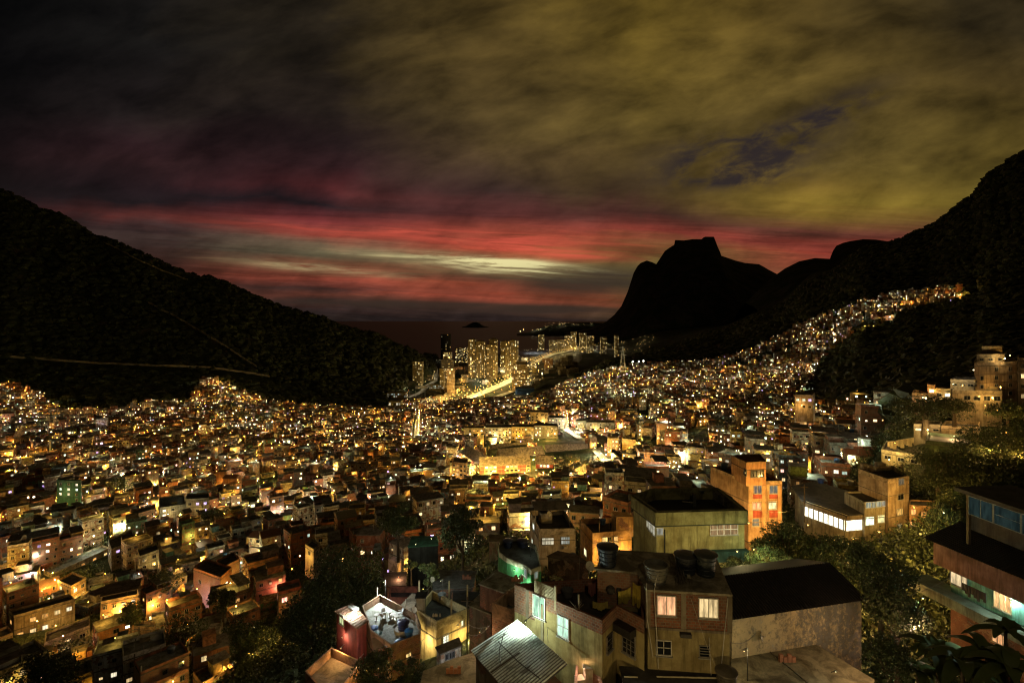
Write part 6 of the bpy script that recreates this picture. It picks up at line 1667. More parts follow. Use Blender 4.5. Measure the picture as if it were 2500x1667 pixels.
# ---- corrugated tin roof shed below
sh = thing('tin_roof_shed', W(1265, 1640, 33), 'shed with a large glowing corrugated metal roof', 'shed')
c0, c1, c2, c3 = G(*r1(550, 712), 128.3), G(*r1(962, 1075), 128.3), G(*r1(560, 1420), 127.1), G(*r1(165, 965), 127.1)
m = MB(); nw = 27; pr = 8
ex = (c1 - c0); ey = (c3 - c0); up = ex.cross(ey).normalized(); up = up if up.z > 0 else -up
vs = []; cols_ = nw * pr
e2 = c2 - c1
for j in range(2):
    for i in range(cols_ + 1):
        t = i / cols_; base_ = c0.lerp(c1, t) if j == 0 else c3.lerp(c2, t)
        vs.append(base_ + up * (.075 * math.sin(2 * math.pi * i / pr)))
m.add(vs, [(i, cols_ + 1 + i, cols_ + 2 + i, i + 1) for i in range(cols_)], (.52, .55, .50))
m.c = [((.62, .66, .62) if math.sin(2 * math.pi * (i + .5) / pr) > -.2 else (.17, .17, .15)) for i in range(cols_)]  # valleys darker: settled dirt, plus shade between the ribs put into the colour
def mat_tin():
    mm, T, bs = new_mat('corrugated_tin'); g = T.new('ShaderNodeNewGeometry'); P = g.outputs['Position']
    n1 = T.noise(P, .9, 7, .7); n2 = T.noise(P, 7, 4, .6)
    ac = attr_col(T); c = T.mix(T.mapr(n1, .50, .66, 0, .85), ac, (.10, .095, .08, 1)); c = T.mix(T.mapr(n2, .5, .7, 0, .5), c, (.22, .2, .17, 1))
    T.l.new(c, bs.inputs['Base Color']); bs.inputs['Roughness'].default_value = .55; bs.inputs['Metallic'].default_value = .25; return mm
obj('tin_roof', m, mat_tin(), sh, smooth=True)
m = MB(); m.prism([c0.lerp(c2, .06), c1.lerp(c3, .06), c2.lerp(c0, .06), c3.lerp(c1, .06)], 121, 127.0, (.30, .24, .16)); obj('wall', m, M_PATCHY, sh)
for (a, b) in (((400, 870), (540, 770)), ((330, 1150), (555, 990)), ((620, 1120), (770, 1000))):
    m = MB(); m.box(G(*r1(*a), 127.75), G(*r1(*b), 128.0) - G(*r1(*a), 127.75), (.1, .06, 0), (0, 0, .08), (.08, .07, .05)); obj('batten', m, M_TRIM, sh)
m = MB()
for (a, b, c) in (((440, 820), (400, 960), (415, 1090)), ((390, 890), (560, 1060), (740, 1200))):
    A1, B1, C1 = G(*r1(*a), 128.1), G(*r1(*b), 127.95), G(*r1(*c), 127.75); m.tube(A1, B1, .03, n=5, c=(.06, .05, .04)); m.tube(B1, C1, .03, n=5, c=(.06, .05, .04))
obj('loose_wire', m, M_TRIM, sh)
lp = G(*r1(625, 800), 128.2) + Vector((-.1, -.2, .75))
lamp(lp, .07, (.80, 1, .82), 1500, 'assumed greenish white lamp on the long wall lighting the tin roof', arm=(.5, .6, .1))  # bulb itself not seen: assumed from the glow on the tin roof

# ---- dark roof in the immediate foreground, tank at the bottom edge
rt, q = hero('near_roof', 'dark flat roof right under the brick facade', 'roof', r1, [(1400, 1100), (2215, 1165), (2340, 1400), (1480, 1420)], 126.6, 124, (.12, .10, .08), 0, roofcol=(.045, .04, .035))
m = MB(); m.tube(G(*r1(1425, 1180), 126.7) , G(*r1(1535, 1182), 126.7), .05, n=6, c=(.4, .36, .25)); m.tube(G(*r1(1690, 1178), 126.7), G(*r1(2200, 1190), 126.7), .05, n=6, c=(.4, .36, .25)); tag(obj('pipe', m, M_TRIM), 'pale pipe lying along the dark foreground roof', 'pipe')
tank(G(*r1(2262, 1290), 126.6), .62, 1.1, (.07, .06, .045), 'round lidded tank cut by the bottom edge of the photo', lid=True)
pw = hero('yard_house', 'small pink walled yard lit between the tin roof and the brick house', 'house', r1, [(1030, 1050), (1220, 1165), (1330, 1420), (1000, 1420)], 126.2, 124, (.50, .24, .17), 1.2, roofcol=(.3, .2, .14))
for (X, Y, w, h, lb) in ((1150, 1190, .7, 1.1, 'pale fridge standing in the pink walled yard'), (1070, 1215, .55, .5, 'low box beside the fridge in the pink yard')):
    p = G(*r1(X, Y), 125.9); root = thing('cabinet', p, lb, 'cabinet'); m = MB(); m.box(p + Vector((-w / 2, 0, -.9)), (w, .1, 0), (-.1, .6, 0), (0, 0, h + .4), (.45, .34, .26)); obj('body', m, M_TRIM, root)
    m = MB(); m.box(p + Vector((-w / 2 + .05, -.03, -.4)), (w - .1, .1, 0), (0, .02, 0), (0, 0, h - .2), (.5, .4, .3)); obj('door', m, M_TRIM, root)
lamp(G(*r1(1090, 1110), 126.5), .05, (1, .62, .4), 260, 'warm bulb over the pink yard', arm=(0, .3, .1))
# assumed lamps, unseen below the view, added to light the facade from the front
lamp((10.5, 26.0, 128.8), .22, (1, .70, .26), 150, 'assumed sodium street lamp, unseen, added below the brick facade to light it', name='added_lamp', post=118)  # out of view, assumed from the light on the brick house front
lamp((2.5, 25.5, 128.6), .16, (1, .70, .30), 200, 'assumed sodium street lamp, unseen, added below the tin roof', name='added_lamp', post=118)  # likewise out of view, added for light on the long wall side
lamp(f1.P(f1.px(*r1(2040, 1130))[0], 126.35, .9), .06, (1, .74, .30), 260, 'small assumed lantern, unseen, at the foot of the brick facade', arm=(0, .9, 0))  # assumed lantern out of view, added to brighten the foot of the wall

lamp((7.0, -5.0, 159.0), .25, (1, .76, .42), 1400, 'unseen fill lamp added uphill behind the viewpoint', name='added_lamp', post=145)  # added fill light for the near roofs and walls, out of view
# ---- big green block
gz_ = 127.7
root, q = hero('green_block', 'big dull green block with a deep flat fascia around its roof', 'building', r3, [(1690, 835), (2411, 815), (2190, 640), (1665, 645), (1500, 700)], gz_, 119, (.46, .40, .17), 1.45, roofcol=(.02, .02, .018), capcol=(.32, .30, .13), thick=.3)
fg = Face(q[0], q[1]); fs = Face(q[4], q[0])
m = MB(); m.prism(offset_poly(q, .28), gz_ - 1.55, gz_ - .05, (.32, .30, .13), cap=False)
P_ = offset_poly(q, .28); obj('fascia', m, M_WALL, root)
m = MB(); m.prism(offset_poly(q, .30), gz_ - 1.68, gz_ - 1.56, (.05, .055, .03)); obj('drip_edge', m, M_TRIM, root)
win_px(root, fg, r2, 80, 655, 235, 715, lit=(.35, .22, .10), cols=4, rows=2, fc=(.95, .85, .78), label='wide eight-pane window with a glowing white frame', t=.05, bar=.07)
win_px(root, fg, r3, 1692, 968, 1740, 1022, lit=(.3, .3, .26), cols=3, rows=1, fc=(.8, .8, .72), label='small corner window')
for X0, X1, Y0, Y1 in ((1612, 1628, 880, 960), (1630, 1646, 900, 985), (1648, 1662, 915, 1005), (1664, 1680, 935, 1025)):
    win_px(root, fs, r3, X0, Y0, X1, Y1, lit=(.5, .48, .38), cols=1, rows=2, fc=(.6, .6, .5))
m = MB(); k, z = fg.px(*r2(85, 800)); m.box(fg.P(k, z - 1.2, .1), fg.al * 4.2, fg.out * .7, (0, 0, 1.2), (.05, .10, .09)); o = obj('balcony', m, M_WALL, root)
m = MB(); a = G(*r3(2120, 655), gz_ - 1.2); b = G(*r3(2350, 780), gz_ - 1.2); m.box((a.x, a.y - .6, gz_ - 1.38), ((b - a).x - .5, (b - a).y + .6, 0), (-1.2, .3, 0), (0, 0, 1.1), (.3, .27, .2)); obj('stair_hood', m, M_SLAB, root)
m = MB(); a = G(*r3(1900, 790), gz_ - 1.4); b = G(*r3(1990, 800), gz_ - 1.4); m.tube(a + Vector((0, 0, .6)), b + Vector((0, 0, .6)), .06, n=5, c=(.5, .46, .36)); m.box((b.x, b.y, gz_ - 1.4), (.4, 0, 0), (0, .4, 0), (0, 0, 1.6), (.1, .1, .08)); obj('roof_hut', m, M_TRIM, root)
pipe('drain_pipe', 'dark drain pipe down the green block near its inner corner', [fg.P(fg.px(*r3(1755, 950))[0], 125.6, .08), fg.P(fg.px(*r3(1755, 950))[0], 120, .08)], .07, (.05, .05, .04))

lamp(W(1660, 1372, 50), .12, (1, .80, .36), 900, 'added yellow lamp hidden behind the slab roof, lighting the green block', arm=(0, .5, .1))  # added to brighten the front of the green block
lamp(W(1800, 1345, 52), .12, (1, .78, .34), 500, 'second added yellow lamp low before the right end of the green block', arm=(0, .5, .1))  # also added, for light on the same front
# ---- orange four storey block with a penthouse
root, q = hero('orange_block', 'narrow orange rendered block with a penthouse box on top', 'building', r2, [(300, 412), (492, 407), (330, 322), (82, 325)], 124.0, 109, (.35, .22, .12), .5, roofcol=(.03, .028, .025), bands=(120.6, 117.4, 114.2))
fo = Face(q[0], q[1]); fl = Face(q[3], q[0])
for (x0, y0, x1, y1, L, lb) in ((330, 435, 372, 478, (.25, .2, .16), None), (420, 435, 464, 478, (.2, .2, .16), None), (322, 528, 368, 570, (2.6, .75, .3), 'red curtained window'), (414, 525, 458, 568, (1.5, 1.3, .6), 'pale lit window'), (322, 625, 358, 665, (.3, .25, .15), None)):
    win_px(root, fo, r2, x0, y0, x1, y1, lit=L, cols=2, fc=(.35, .3, .22), label=lb)
m = MB()
for X in (388, 478): k = fo.px(*r2(X, 500))[0]; m.box(fo.P(k - .35, 109, .004), fo.al * .5, fo.out * .12, (0, 0, 14.3), (.44, .25, .13))
obj('pilaster', m, M_WALL, root)
m = MB()
for (x0, x1) in ((325, 375), (418, 466)):
    for (yt, yb) in ((482, 510), (575, 618)):
        k, z = fo.px(*r2(x0, yb)); k2, z2 = fo.px(*r2(x1, yt)); m.box(fo.P(k, z, .004), fo.al * (k2 - k), fo.out * .03, (0, 0, z2 - z), (.28, .06, .04))
obj('red_panel', m, M_WALL, root)
pq = [G(*r2(*p), 127.2) for p in ((285, 302), (400, 296), (365, 252), (200, 260))]
m = MB(); m.prism(pq, 123.4, 126.9, (.40, .21, .10)); parapet(m, pq, 126.9, .3, .15, (.34, .2, .1)); m.prism(offset_poly(pq, .06), 125.9, 126.0, (.1, .06, .04)); pent = obj('penthouse', m, M_WALL, root)
fp_ = Face(pq[0], pq[1]); win_px(root, fp_, r2, 312, 348, 345, 384, fc=(.1, .08, .06)); win_px(root, fp_, r2, 350, 346, 385, 384, fc=(.1, .08, .06)); win_px(root, Face(pq[3], pq[0]), r2, 275, 340, 290, 376, fc=(.1, .08, .06), cols=1)

# ---- the long building with the bright white gallery and the beige tower house
zt = HC - (r2(855, 598)[1] - HV) / F * 100
root, q = hero('gallery_building', 'long dark-roofed building with a brilliantly lit open gallery', 'building', r2, [(620, 520), (855, 600), (980, 590), (965, 500), (690, 415), (565, 440)], zt, 101, (.32, .26, .15), 0, roofcol=(.06, .055, .045), edge=.5)
f = Face(q[0], q[1]); m = MB(); m.box(f.P(.2, zt - 3.1, .06), f.al * (f.len - .3), f.out * .06, (0, 0, 2.0), E((1, .92, .66), 3.2)); obj('lit_gallery', m, M_LITTEX, root)
f2 = Face(q[1], q[2]); m = MB(); m.box(f2.P(.2, zt - 3.2, .06), f2.al * (f2.len * .7), f2.out * .06, (0, 0, 2.0), E((1, .92, .66), 3.0)); obj('lit_gallery', m, M_LITTEX, root)
m = MB()
for i in range(9): m.box(f.P(i / 8 * (f.len - .3), zt - 3.2, .13), f.al * .18, f.out * .1, (0, 0, 2.9), (.2, .18, .12))
m.box(f.P(0, zt - 1.1, .13), f.al * f.len, f.out * .25, (0, 0, .95), (.28, .22, .14)); m.box(f2.P(0, zt - 1.1, .13), f2.al * f2.len, f2.out * .25, (0, 0, .95), (.28, .22, .14)); obj('pillar', m, M_WALL, root)
pipe('gutter', 'thin bright edge line along the gallery building roof', [q[0] + Vector((0, -.6, .02)), q[1] + Vector((0, -.6, .02))], .05, (.8, .7, .4), 'gutter')
root, q = hero('glazed_annex', 'two-storey annex with banded windows, right end of the gallery building', 'building', r2, [(965, 530), (1095, 520), (1060, 460), (850, 470)], 114.6, 102, (.30, .26, .17), .4, roofcol=(.05, .045, .04), bands=(111.4,))
f = Face(q[0], q[1])
for (x0, x1, y0, y1, L) in ((972, 1000, 530, 562, (.5, .55, .45)), (1004, 1026, 528, 560, (.25, .28, .22)), (1032, 1060, 525, 556, (.4, .45, .35)), (1064, 1088, 522, 552, (.3, .3, .25)), (970, 1018, 614, 660, (2.0, 2.3, 1.6)), (1040, 1078, 605, 645, (1.2, 1.1, .5))):
    win_px(root, f, r2, x0, y0, x1, y1, lit=L, cols=2, fc=(.5, .5, .4))
root, q = hero('beige_tower', 'slim beige tower house with a cluttered roof terrace', 'building', r2, [(1100, 398), (1222, 378), (1130, 320), (930, 338)], 119.0, 99, (.42, .31, .19), .9, roofcol=(.05, .045, .04), bands=(115.6, 111.4, 107.4))
f = Face(q[0], q[1]); 
for (x0, y0, x1, y1, L) in ((1160, 395, 1190, 428, (.2, .16, .1)), (1156, 480, 1188, 514, None), (1150, 568, 1184, 602, (.9, .5, .12)), (1148, 655, 1178, 688, (.5, .4, .2))): win_px(root, f, r2, x0, y0, x1, y1, lit=L, fc=(.3, .25, .18))
m = MB()
for (X, Y, s, h, c) in ((960, 345, 1.2, 1.0, (.3, .24, .15)), (990, 350, 1.4, .8, (.34, .28, .18)), (1050, 340, 1.5, 1.1, (.2, .17, .12)), (1180, 360, .5, 1.4, (.3, .26, .2))): p = G(*r2(X, Y), 118.2); m.box((p.x, p.y, 118.0), (s, 0, 0), (0, s, 0), (0, 0, h + .3), c)
obj('roof_clutter', m, M_WALL, root)['kind'] = 'stuff'
root, q = hero('orange_lit_house', 'three-storey house glowing orange between trees right of the beige tower', 'building', r2, [(1222, 545), (1382, 555), (1370, 520), (1225, 515)], 113.8, 101, (.45, .26, .13), .3, bands=(110.6, 107.2))
f = Face(q[0], q[1])
for (x0, y0, x1, y1, L) in ((1232, 570, 1258, 600, (1.6, .7, .2)), (1290, 585, 1318, 618, (.9, .4, .1)), (1228, 640, 1258, 672, (1.2, .6, .2)), (1340, 580, 1360, 610, None)): win_px(root, f, r2, x0, y0, x1, y1, lit=L, fc=(.3, .22, .14))

# ---- white house with a roof terrace, orange brick house beside it
root, q = hero('white_terrace_house', 'cream two-storey house with a walled roof terrace and dark canopy', 'house', r3, [(728, 978), (1025, 972), (928, 815), (648, 825)], 115.5, 107.5, (.50, .40, .27), 1.0, roofcol=(.05, .045, .04), bands=(113.6, 110.6))
f = Face(q[0], q[1]); fl = Face(q[3], q[0])
win_px(root, f, r3, 752, 1050, 845, 1103, lit=(.7, .62, .42), cols=4, fc=(.08, .07, .06)); win_px(root, f, r3, 908, 1042, 975, 1098, lit=(.35, .36, .3), cols=4, fc=(.3, .3, .26))
win_px(root, fl, r3, 676, 935, 690, 985, lit=(2.0, 2.0, 1.6), cols=1, fc=(.5, .5, .4)); win_px(root, fl, r3, 668, 1060, 676, 1120, lit=(1.6, 1.7, 1.3), cols=1, fc=(.5, .5, .4))
m = MB(); a, b, c = G(*r3(693, 822), 117.6), G(*r3(975, 818), 117.6), G(*r3(660, 748), 118.4)
d_ = G(*r3(938, 745), 118.4); m.add([a, b, d_, c, a - Vector((0, 0, .1)), b - Vector((0, 0, .1)), d_ - Vector((0, 0, .1)), c - Vector((0, 0, .1))], [(0, 1, 2, 3), (7, 6, 5, 4), (0, 4, 5, 1), (1, 5, 6, 2), (2, 6, 7, 3), (3, 7, 4, 0)], (.075, .065, .055)); obj('canopy', m, M_SLAB, root)
m = MB()
for p in (a, b): m.box((p.x, p.y + .1, 114.5), (.15, 0, 0), (0, .15, 0), (0, 0, p.z - 114.6), (.3, .25, .18))
obj('canopy_post', m, M_TRIM, root)
m = MB(); p = G(*r3(745, 880), 115.6); m.box((p.x, p.y, 114.4), (1.9, 0, 0), (-.5, 1.4, 0), (0, 0, 1.9), (.42, .36, .26)); m.box((p.x - .1, p.y - .1, 116.3), (2.1, 0, 0), (-.6, 1.6, 0), (0, 0, .1), (.05, .045, .04)); obj('stair_hut', m, M_WALL, root)
m = MB(); k, z = f.px(*r3(925, 1135)); m.box(f.P(k, z, .02), f.al * .65, f.out * .3, (0, 0, .45), (.4, .34, .25)); obj('air_conditioner', m, M_TRIM, root)
def dish(p, r, aim, label, up=.8, c=(.45, .42, .34)):
    root = thing('satellite_dish', p, label, 'satellite dish', 'satellite dishes on the near roofs'); m = MB(); m.tube(p, Vector(p) + Vector((0, 0, up)), .03, n=6, c=(.2, .2, .18)); obj('mast', m, M_METAL, root)
    m = MB(); ce = Vector(p) + Vector((0, 0, up)); ax = Vector(aim).normalized(); x = ax.orthogonal().normalized(); y = ax.cross(x); n = 18; vs = [ce - ax * .0]
    for rr, dd in ((.5, .04), (1, .16)):
        for i in range(n): t = 2 * math.pi * i / n; vs.append(ce + (x * math.cos(t) + y * math.sin(t)) * r * rr + ax * r * dd * 2)
    fs = [(0, 1 + i, 1 + (i + 1) % n) for i in range(n)] + [(1 + i, 1 + n + i, 1 + n + (i + 1) % n, 1 + (i + 1) % n) for i in range(n)]
    m.add(vs, fs, c); m.tube(ce, ce + ax * r * 1.1, .015, n=5, c=(.3, .3, .28)); obj('reflector', m, M_TRIM, root, smooth=True)
dish(f.P(f.px(*r3(1000, 1150))[0], 110.2, .6), .75, (-.5, -.8, .5), 'dark satellite dish at the corner of the cream terrace house', c=(.1, .09, .08))
dish(G(*r3(808, 890), 115.6), .45, (.5, -.7, .5), 'pale dish in front of the stair hut of the cream house')
root, q = hero('orange_brick_house', 'brick house whose front glows deep yellow orange', 'house', r3, [(1165, 1012), (1485, 985), (1400, 880), (1065, 895)], 113.6, 105, (.42, .24, .09), 1.0, roofcol=(.04, .035, .03), mat=M_PATCHY, bands=(111.9,), capcol=(.40, .22, .09))
f = Face(q[0], q[1]); fl = Face(q[3], q[0])
win_px(root, f, r3, 1245, 1045, 1285, 1095, lit=(1.8, 1.2, .4), cols=3, fc=(.2, .16, .1)); win_px(root, f, r3, 1290, 1042, 1320, 1090, lit=None, cols=2, fc=(.4, .34, .2)); win_px(root, f, r3, 1340, 1038, 1368, 1086, lit=(1.4, .8, .25), cols=2, fc=(.2, .16, .1))
win_px(root, fl, r3, 1098, 1140, 1118, 1195, lit=(1.9, 1.7, .9), cols=2, fc=(.3, .25, .2))
m = MB(); p = G(*r3(1360, 990), 113.6); m.box((p.x, p.y + .2, 112.5), (3.0, 0, 0), (-.4, 2.2, 0), (0, 0, 3.4), (.40, .24, .10)); obj('roof_room', m, M_PATCHY, root)
m = MB()
for X, Y in ((1300, 960), (1218, 985), (1330, 900), (1475, 900)): p = G(*r3(X, Y), 113.0); m.box((p.x, p.y, 112.5), (.14, 0, 0), (0, .14, 0), (0, 0, 1.8), (.3, .22, .13))
obj('bare_column', m, M_TRIM, root)
lamp(f.P(f.len * .45, 109.6, 2.6), .10, (1, .62, .16), 4500, 'assumed hidden sodium lamp in the alley before the orange brick house', arm=(0, 1.0, .2))  # unseen lamp, assumed from the orange glow of this front
lamp(f.P(f.len * .9, 109.0, 2.2), .08, (1, .62, .16), 3000, 'second assumed sodium lamp in the alley by the green block', arm=(0, 1.0, .2))  # assumed as well, for the glow at the other end

# ---- curved green house with two white wall lights
root, q = hero('curved_green_house', 'house with a curving bright green wall and pale coping', 'house', r1, [(388, 88), (398, 160), (460, 205), (545, 238), (610, 268), (662, 305), (742, 272), (700, 100), (560, 30), (440, 30)], 120.8, 116, (.06, .24, .09), .6, roofcol=(.10, .10, .085), capcol=(.45, .42, .28), thick=.14)
f = Face(q[4], q[5]); win_px(root, f, r1, 592, 288, 628, 350, lit=(.25, .3, .25), cols=1, fc=(.75, .75, .62), label='white framed window between the two wall lights')
f3 = Face(q[5], q[6]); win_px(root, f3, r1, 684, 318, 712, 372, lit=(.2, .25, .2), cols=1, fc=(.7, .7, .6))
fq = Face(q[2], q[3]); lamp(fq.P(fq.len * .98, 120.0, .5), .07, (.75, 1, .80), 420, 'left white wall light on the curved green wall', arm=(0, .2, .05), name='wall_light')
lamp(f.P(f.len * .72, 119.2, .5), .06, (.75, 1, .80), 420, 'lower wall light beside the white framed window on green', arm=(0, .2, .05), name='wall_light')
tank(G(*r1(472, 118), 120.2), .62, .8, (.02, .03, .07), 'black tank on the curved green house roof, left one', lid=True)
tank(G(*r1(590, 112), 120.2), .7, .7, (.02, .025, .06), 'squat dark blue tank on the curved green house roof, right one', lid=True)
lamp(G(*r1(640, 200), 120.2) + Vector((0, 0, 1.4)), .04, (.8, 1, .85), 120, 'faint bulb over the curved house roof', post=120.2)

# ---- terrace with white garden furniture and blue tanks
TZ = 115.0
tp = [(560, 1046), (690, 962), (962, 1108), (992, 1196), (982, 1262), (772, 1345), (620, 1230)]
tq = [G(*r4(*p), TZ) for p in tp]; c = sum(tq, Vector((0, 0, 0))) / 7
root = thing('terrace_house', (c.x, c.y, 109), 'house with a white-lit roof terrace holding furniture and blue tanks', 'house')
m = MB(); m.prism(tq, 105, TZ - .1, (.40, .27, .13)); obj('wall', m, M_PATCHY, root)
m = MB(); m.prism(offset_poly(tq, -.02), TZ - .1, TZ, (.34, .36, .33)); obj('terrace_floor', m, M_SLAB, root)
m = MB(); parapet(m, [offset_poly(tq, .02)[i] for i in range(7)], TZ - .3, 1.15, .16, (.30, .20, .12)); obj('parapet', m, M_PATCHY, root)
m = MB(); m.prism(offset_poly(tq, .1), TZ - 1.25, TZ - 1.12, (.12, .08, .05)); obj('ledge', m, M_TRIM, root)
f = Face(tq[5], tq[4]); win_px(root, f, r4, 885, 1348, 902, 1376, lit=(2, 1.4, .5), fc=(.3, .2, .1)); win_px(root, f, r4, 905, 1338, 918, 1366, lit=(1.6, 1.1, .4), fc=(.3, .2, .1))
rz = 117.3
rp = [G(*r4(*p), rz) for p in ((370, 1032), (524, 1152), (592, 1106), (478, 985))]
rc = sum(rp, Vector((0, 0, 0))) / 4; red = thing('red_room', (rc.x, rc.y, 110), 'dark red room block with a rusty tin roof at the terrace end', 'room')
m = MB(); m.prism(rp, 112.0, rz - .1, (.27, .06, .05)); obj('wall', m, M_WALL, red)
m = MB(); m.prism([p + (p - rc) * .04 for p in rp], 105, 111.99, (.46, .33, .16)); obj('lower_wall', m, M_WALL, red)
m = MB(); q2 = offset_poly(rp, .22); m.prism(q2, rz - .1, rz - .02, (.24, .13, .08))
e1 = (q2[1] - q2[0])
for i in range(11):
    t = (i + .5) / 11; a = q2[0].lerp(q2[1], t); b = q2[3].lerp(q2[2], t); m.tube((a.x, a.y, rz), (b.x, b.y, rz), .035, n=5, c=(.28, .16, .10))
obj('roof', m, M_TRIM, red)
f = Face(rp[0], rp[1]); win_px(red, f, r4, 395, 1065, 425, 1128, lit=(.7, .8, .4), fc=(.4, .4, .3))
lamp(G(*r4(495, 1070), rz) + Vector((0, 0, .55)), .06, (.95, 1, .92), 2200, 'bare white bulb just above the rusty tin roof', arm=(-.3, .5, -.5))
lamp(G(*r4(700, 985), TZ) + Vector((.2, .3, 2.6)), .085, (.93, 1, .96), 3400, 'white bulb on a pole lighting the furnished terrace', post=TZ)
m = MB(); p = G(*r4(480, 1010), rz); m.box(p + Vector((-.35, 0, .02)), (1.1, -.7, .0), (.25, .3, 0), (0, 0, .25), (.7, .72, .7)); tag(obj('white_plank', m, M_TRIM), 'white board lying on the rusty tin roof', 'board')
def stool(p, label):
    root = thing('round_stool', p, label, 'stool', 'white round pedestal stools on the terrace'); m = MB(); m.lathe(p + Vector((0, 0, .62)), [(.30, 0), (.34, .03), (.34, .07), (.30, .09)], 18, (.75, .76, .74)); obj('seat', m, M_TRIM, root)
    m = MB(); m.lathe(p, [(.24, 0), (.22, .05), (.06, .1), (.05, .62)], 12, (.7, .71, .7)); obj('pedestal', m, M_TRIM, root)
for X, Y, lb in ((665, 1105, 'white pedestal stool nearest the blue lidded tubs'), (762, 1080, 'white pedestal stool at the back by the parapet'), (790, 1100, 'white pedestal stool between two others'), (812, 1115, 'white pedestal stool closest to the black and white tank')): stool(G(*r4(X, Y), TZ), lb)
def chair(p, yaw, label):
    root = thing('plastic_chair', p, label, 'chair', 'white plastic chairs on the terrace'); ca, sa = math.cos(yaw), math.sin(yaw)
    D = lambda x, y, z=0: Vector((x * ca - y * sa, x * sa + y * ca, z)); w = (.72, .73, .74)
    m = MB(); m.box(p + D(-.24, -.24, .42), D(.48, 0), D(0, .46), (0, 0, .035), w); obj('seat', m, M_TRIM, root)
    m = MB(); m.box(p + D(-.24, .20, .5), D(.48, 0), D(0, .04), D(0, .1, .42), w); obj('backrest', m, M_TRIM, root)
    for sx in (-.22, .18):
        for sy in (-.22, .18): m = MB(); m.box(p + D(sx, sy), D(.04, 0), D(0, .04), (0, 0, .42), w); obj('leg', m, M_TRIM, root)
    for sx in (-.27, .23): m = MB(); m.box(p + D(sx, -.22, .62), D(.045, 0), D(0, .44), (0, 0, .03), w); obj('armrest', m, M_TRIM, root)
chair(G(*r4(718, 1078), TZ), .4, 'white plastic chair with a high back at the rear'); chair(G(*r4(712, 1100), TZ), 2.6, 'white plastic chair turned toward the stools'); chair(G(*r4(842, 1075), TZ), -1.2, 'white plastic chair folded against the far parapet')
tank(G(*r4(862, 1192), TZ), .62, 1.1, (.015, .02, .07), 'dark blue tank on a white ring base on the terrace', lid=True)
m = MB(); p = G(*r4(850, 1190), TZ); m.lathe(p, [(.78, 0), (.8, .3), (.76, .42)], 22, (.62, .62, .6)); tag(obj('ring_plinth', m, M_TRIM), 'white ring base under the dark blue tank', 'plinth')
tank(G(*r4(905, 1236), TZ), .42, .8, (.03, .14, .45), 'bright blue lidded tank next to the dark one', lid=True)
tank(G(*r4(838, 1285), TZ), .5, .35, (.03, .10, .40), 'low blue tub at the front parapet of the terrace', lid=True)
for X, Y, r_, c_, lb in ((645, 1160, .52, (.02, .10, .45), 'round blue lid leaning at the dark hollow'), (668, 1198, .58, (.10, .32, .38), 'pale turquoise lid lying below the blue one')):
    m = MB(); p = G(*r4(X, Y), TZ + .25); m.lathe(p, [(r_, 0), (r_, .05), (r_ * .7, .16), (r_ * .1, .2)], 20, c_); tag(obj('loose_cover', m, M_TANK), lb, 'tank cover')
m = MB(); m.prism([G(*r4(*p), TZ + .5) for p in ((632, 1225), (690, 1222), (715, 1300), (640, 1330))], 110, TZ + .4, (.36, .12, .06)); tag(obj('brick_pier', m, M_BRICK), 'glowing brick pier at the terrace front', 'pier')
m = MB()
for X, Y in ((672, 960), (880, 1050)):
    p = G(*r4(X, Y), TZ); m.tube(p, p + Vector((0, 0, 1.7)), .045, n=6, c=(.6, .6, .56))
tag(obj('poles', m, M_TRIM), 'two bare poles standing on the terrace parapet', 'poles')

# ---- yellow house with bare columns and a sloping dark roof beside the terrace
YZ = 115.9
root, q = hero('yellow_column_house', 'yellow-lit house whose flat roof bristles with bare columns', 'house', r4, [(1108, 1112), (1345, 1012), (1075, 880), (960, 1022)], YZ, 110, (.48, .40, .20), 1.0, roofcol=(.05, .055, .05), bands=(YZ - 2.0,))
f = Face(q[0], q[1]); fl = Face(q[3], q[0])
win_px(root, f, r4, 1158, 1208, 1195, 1270, lit=(1.8, 1.9, 1.5), cols=3, rows=3, fc=(.6, .6, .5)); win_px(root, f, r4, 1290, 1105, 1304, 1140, lit=(1.6, 1.7, 1.2), cols=1, fc=(.5, .5, .4))
m = MB()
for X, Y, h in ((1213, 1090, 1.2), (1332, 1000, 1.6), (1197, 950, 1.3), (975, 940, 1.2)): p = G(*r4(X, Y), YZ - 1); m.box((p.x, p.y, YZ - 1), (.18, 0, 0), (0, .18, 0), (0, 0, 1 + h), (.42, .36, .2)); 
obj('bare_column', m, M_TRIM, root)
m = MB(); p = G(*r4(985, 1025), YZ); m.box((p.x - .4, p.y, YZ - .9), (1.0, 0, 0), (0, 1.0, 0), (0, 0, 2.3), (.42, .38, .28)); m.box((p.x - .55, p.y - .15, YZ + 1.4), (1.3, 0, 0), (0, 1.3, 0), (0, 0, .12), (.04, .04, .035)); obj('water_hut', m, M_WALL, root)
for i, X in enumerate((1085, 1100, 1112, 1135)):
    p = G(*r4(X, 1075), YZ); m = MB(); m.lathe(p, [(.09, 0), (.11, .2), (.05, .3), (.05, .36)], 10, (.45, .4, .28)); tag(obj('jar', m, M_TRIM), 'small pale jar standing on the column house parapet', 'jar', 'small jars along the column house parapet')
dish(G(*r4(1075, 870), YZ), .34, (.6, -.6, .4), 'pale dish on a mast at the back corner of the column house', up=1.2)
dish(G(*r4(952, 1060), YZ), .36, (-.5, -.8, .2), 'ring-shaped dish on the side wall of the column house', up=.6)
lamp(fl.P(fl.len * .6, YZ - 2.5, 1.0), .06, (1, .75, .33), 1500, 'yellow lamp in the gap between terrace and column house', arm=(.3, .5, .2))
lamp(f.P(f.len * .75, YZ - 2.6, 1.5), .06, (1, .68, .25), 1300, 'yellow lamp in front of the column house', arm=(-.3, .8, .2))
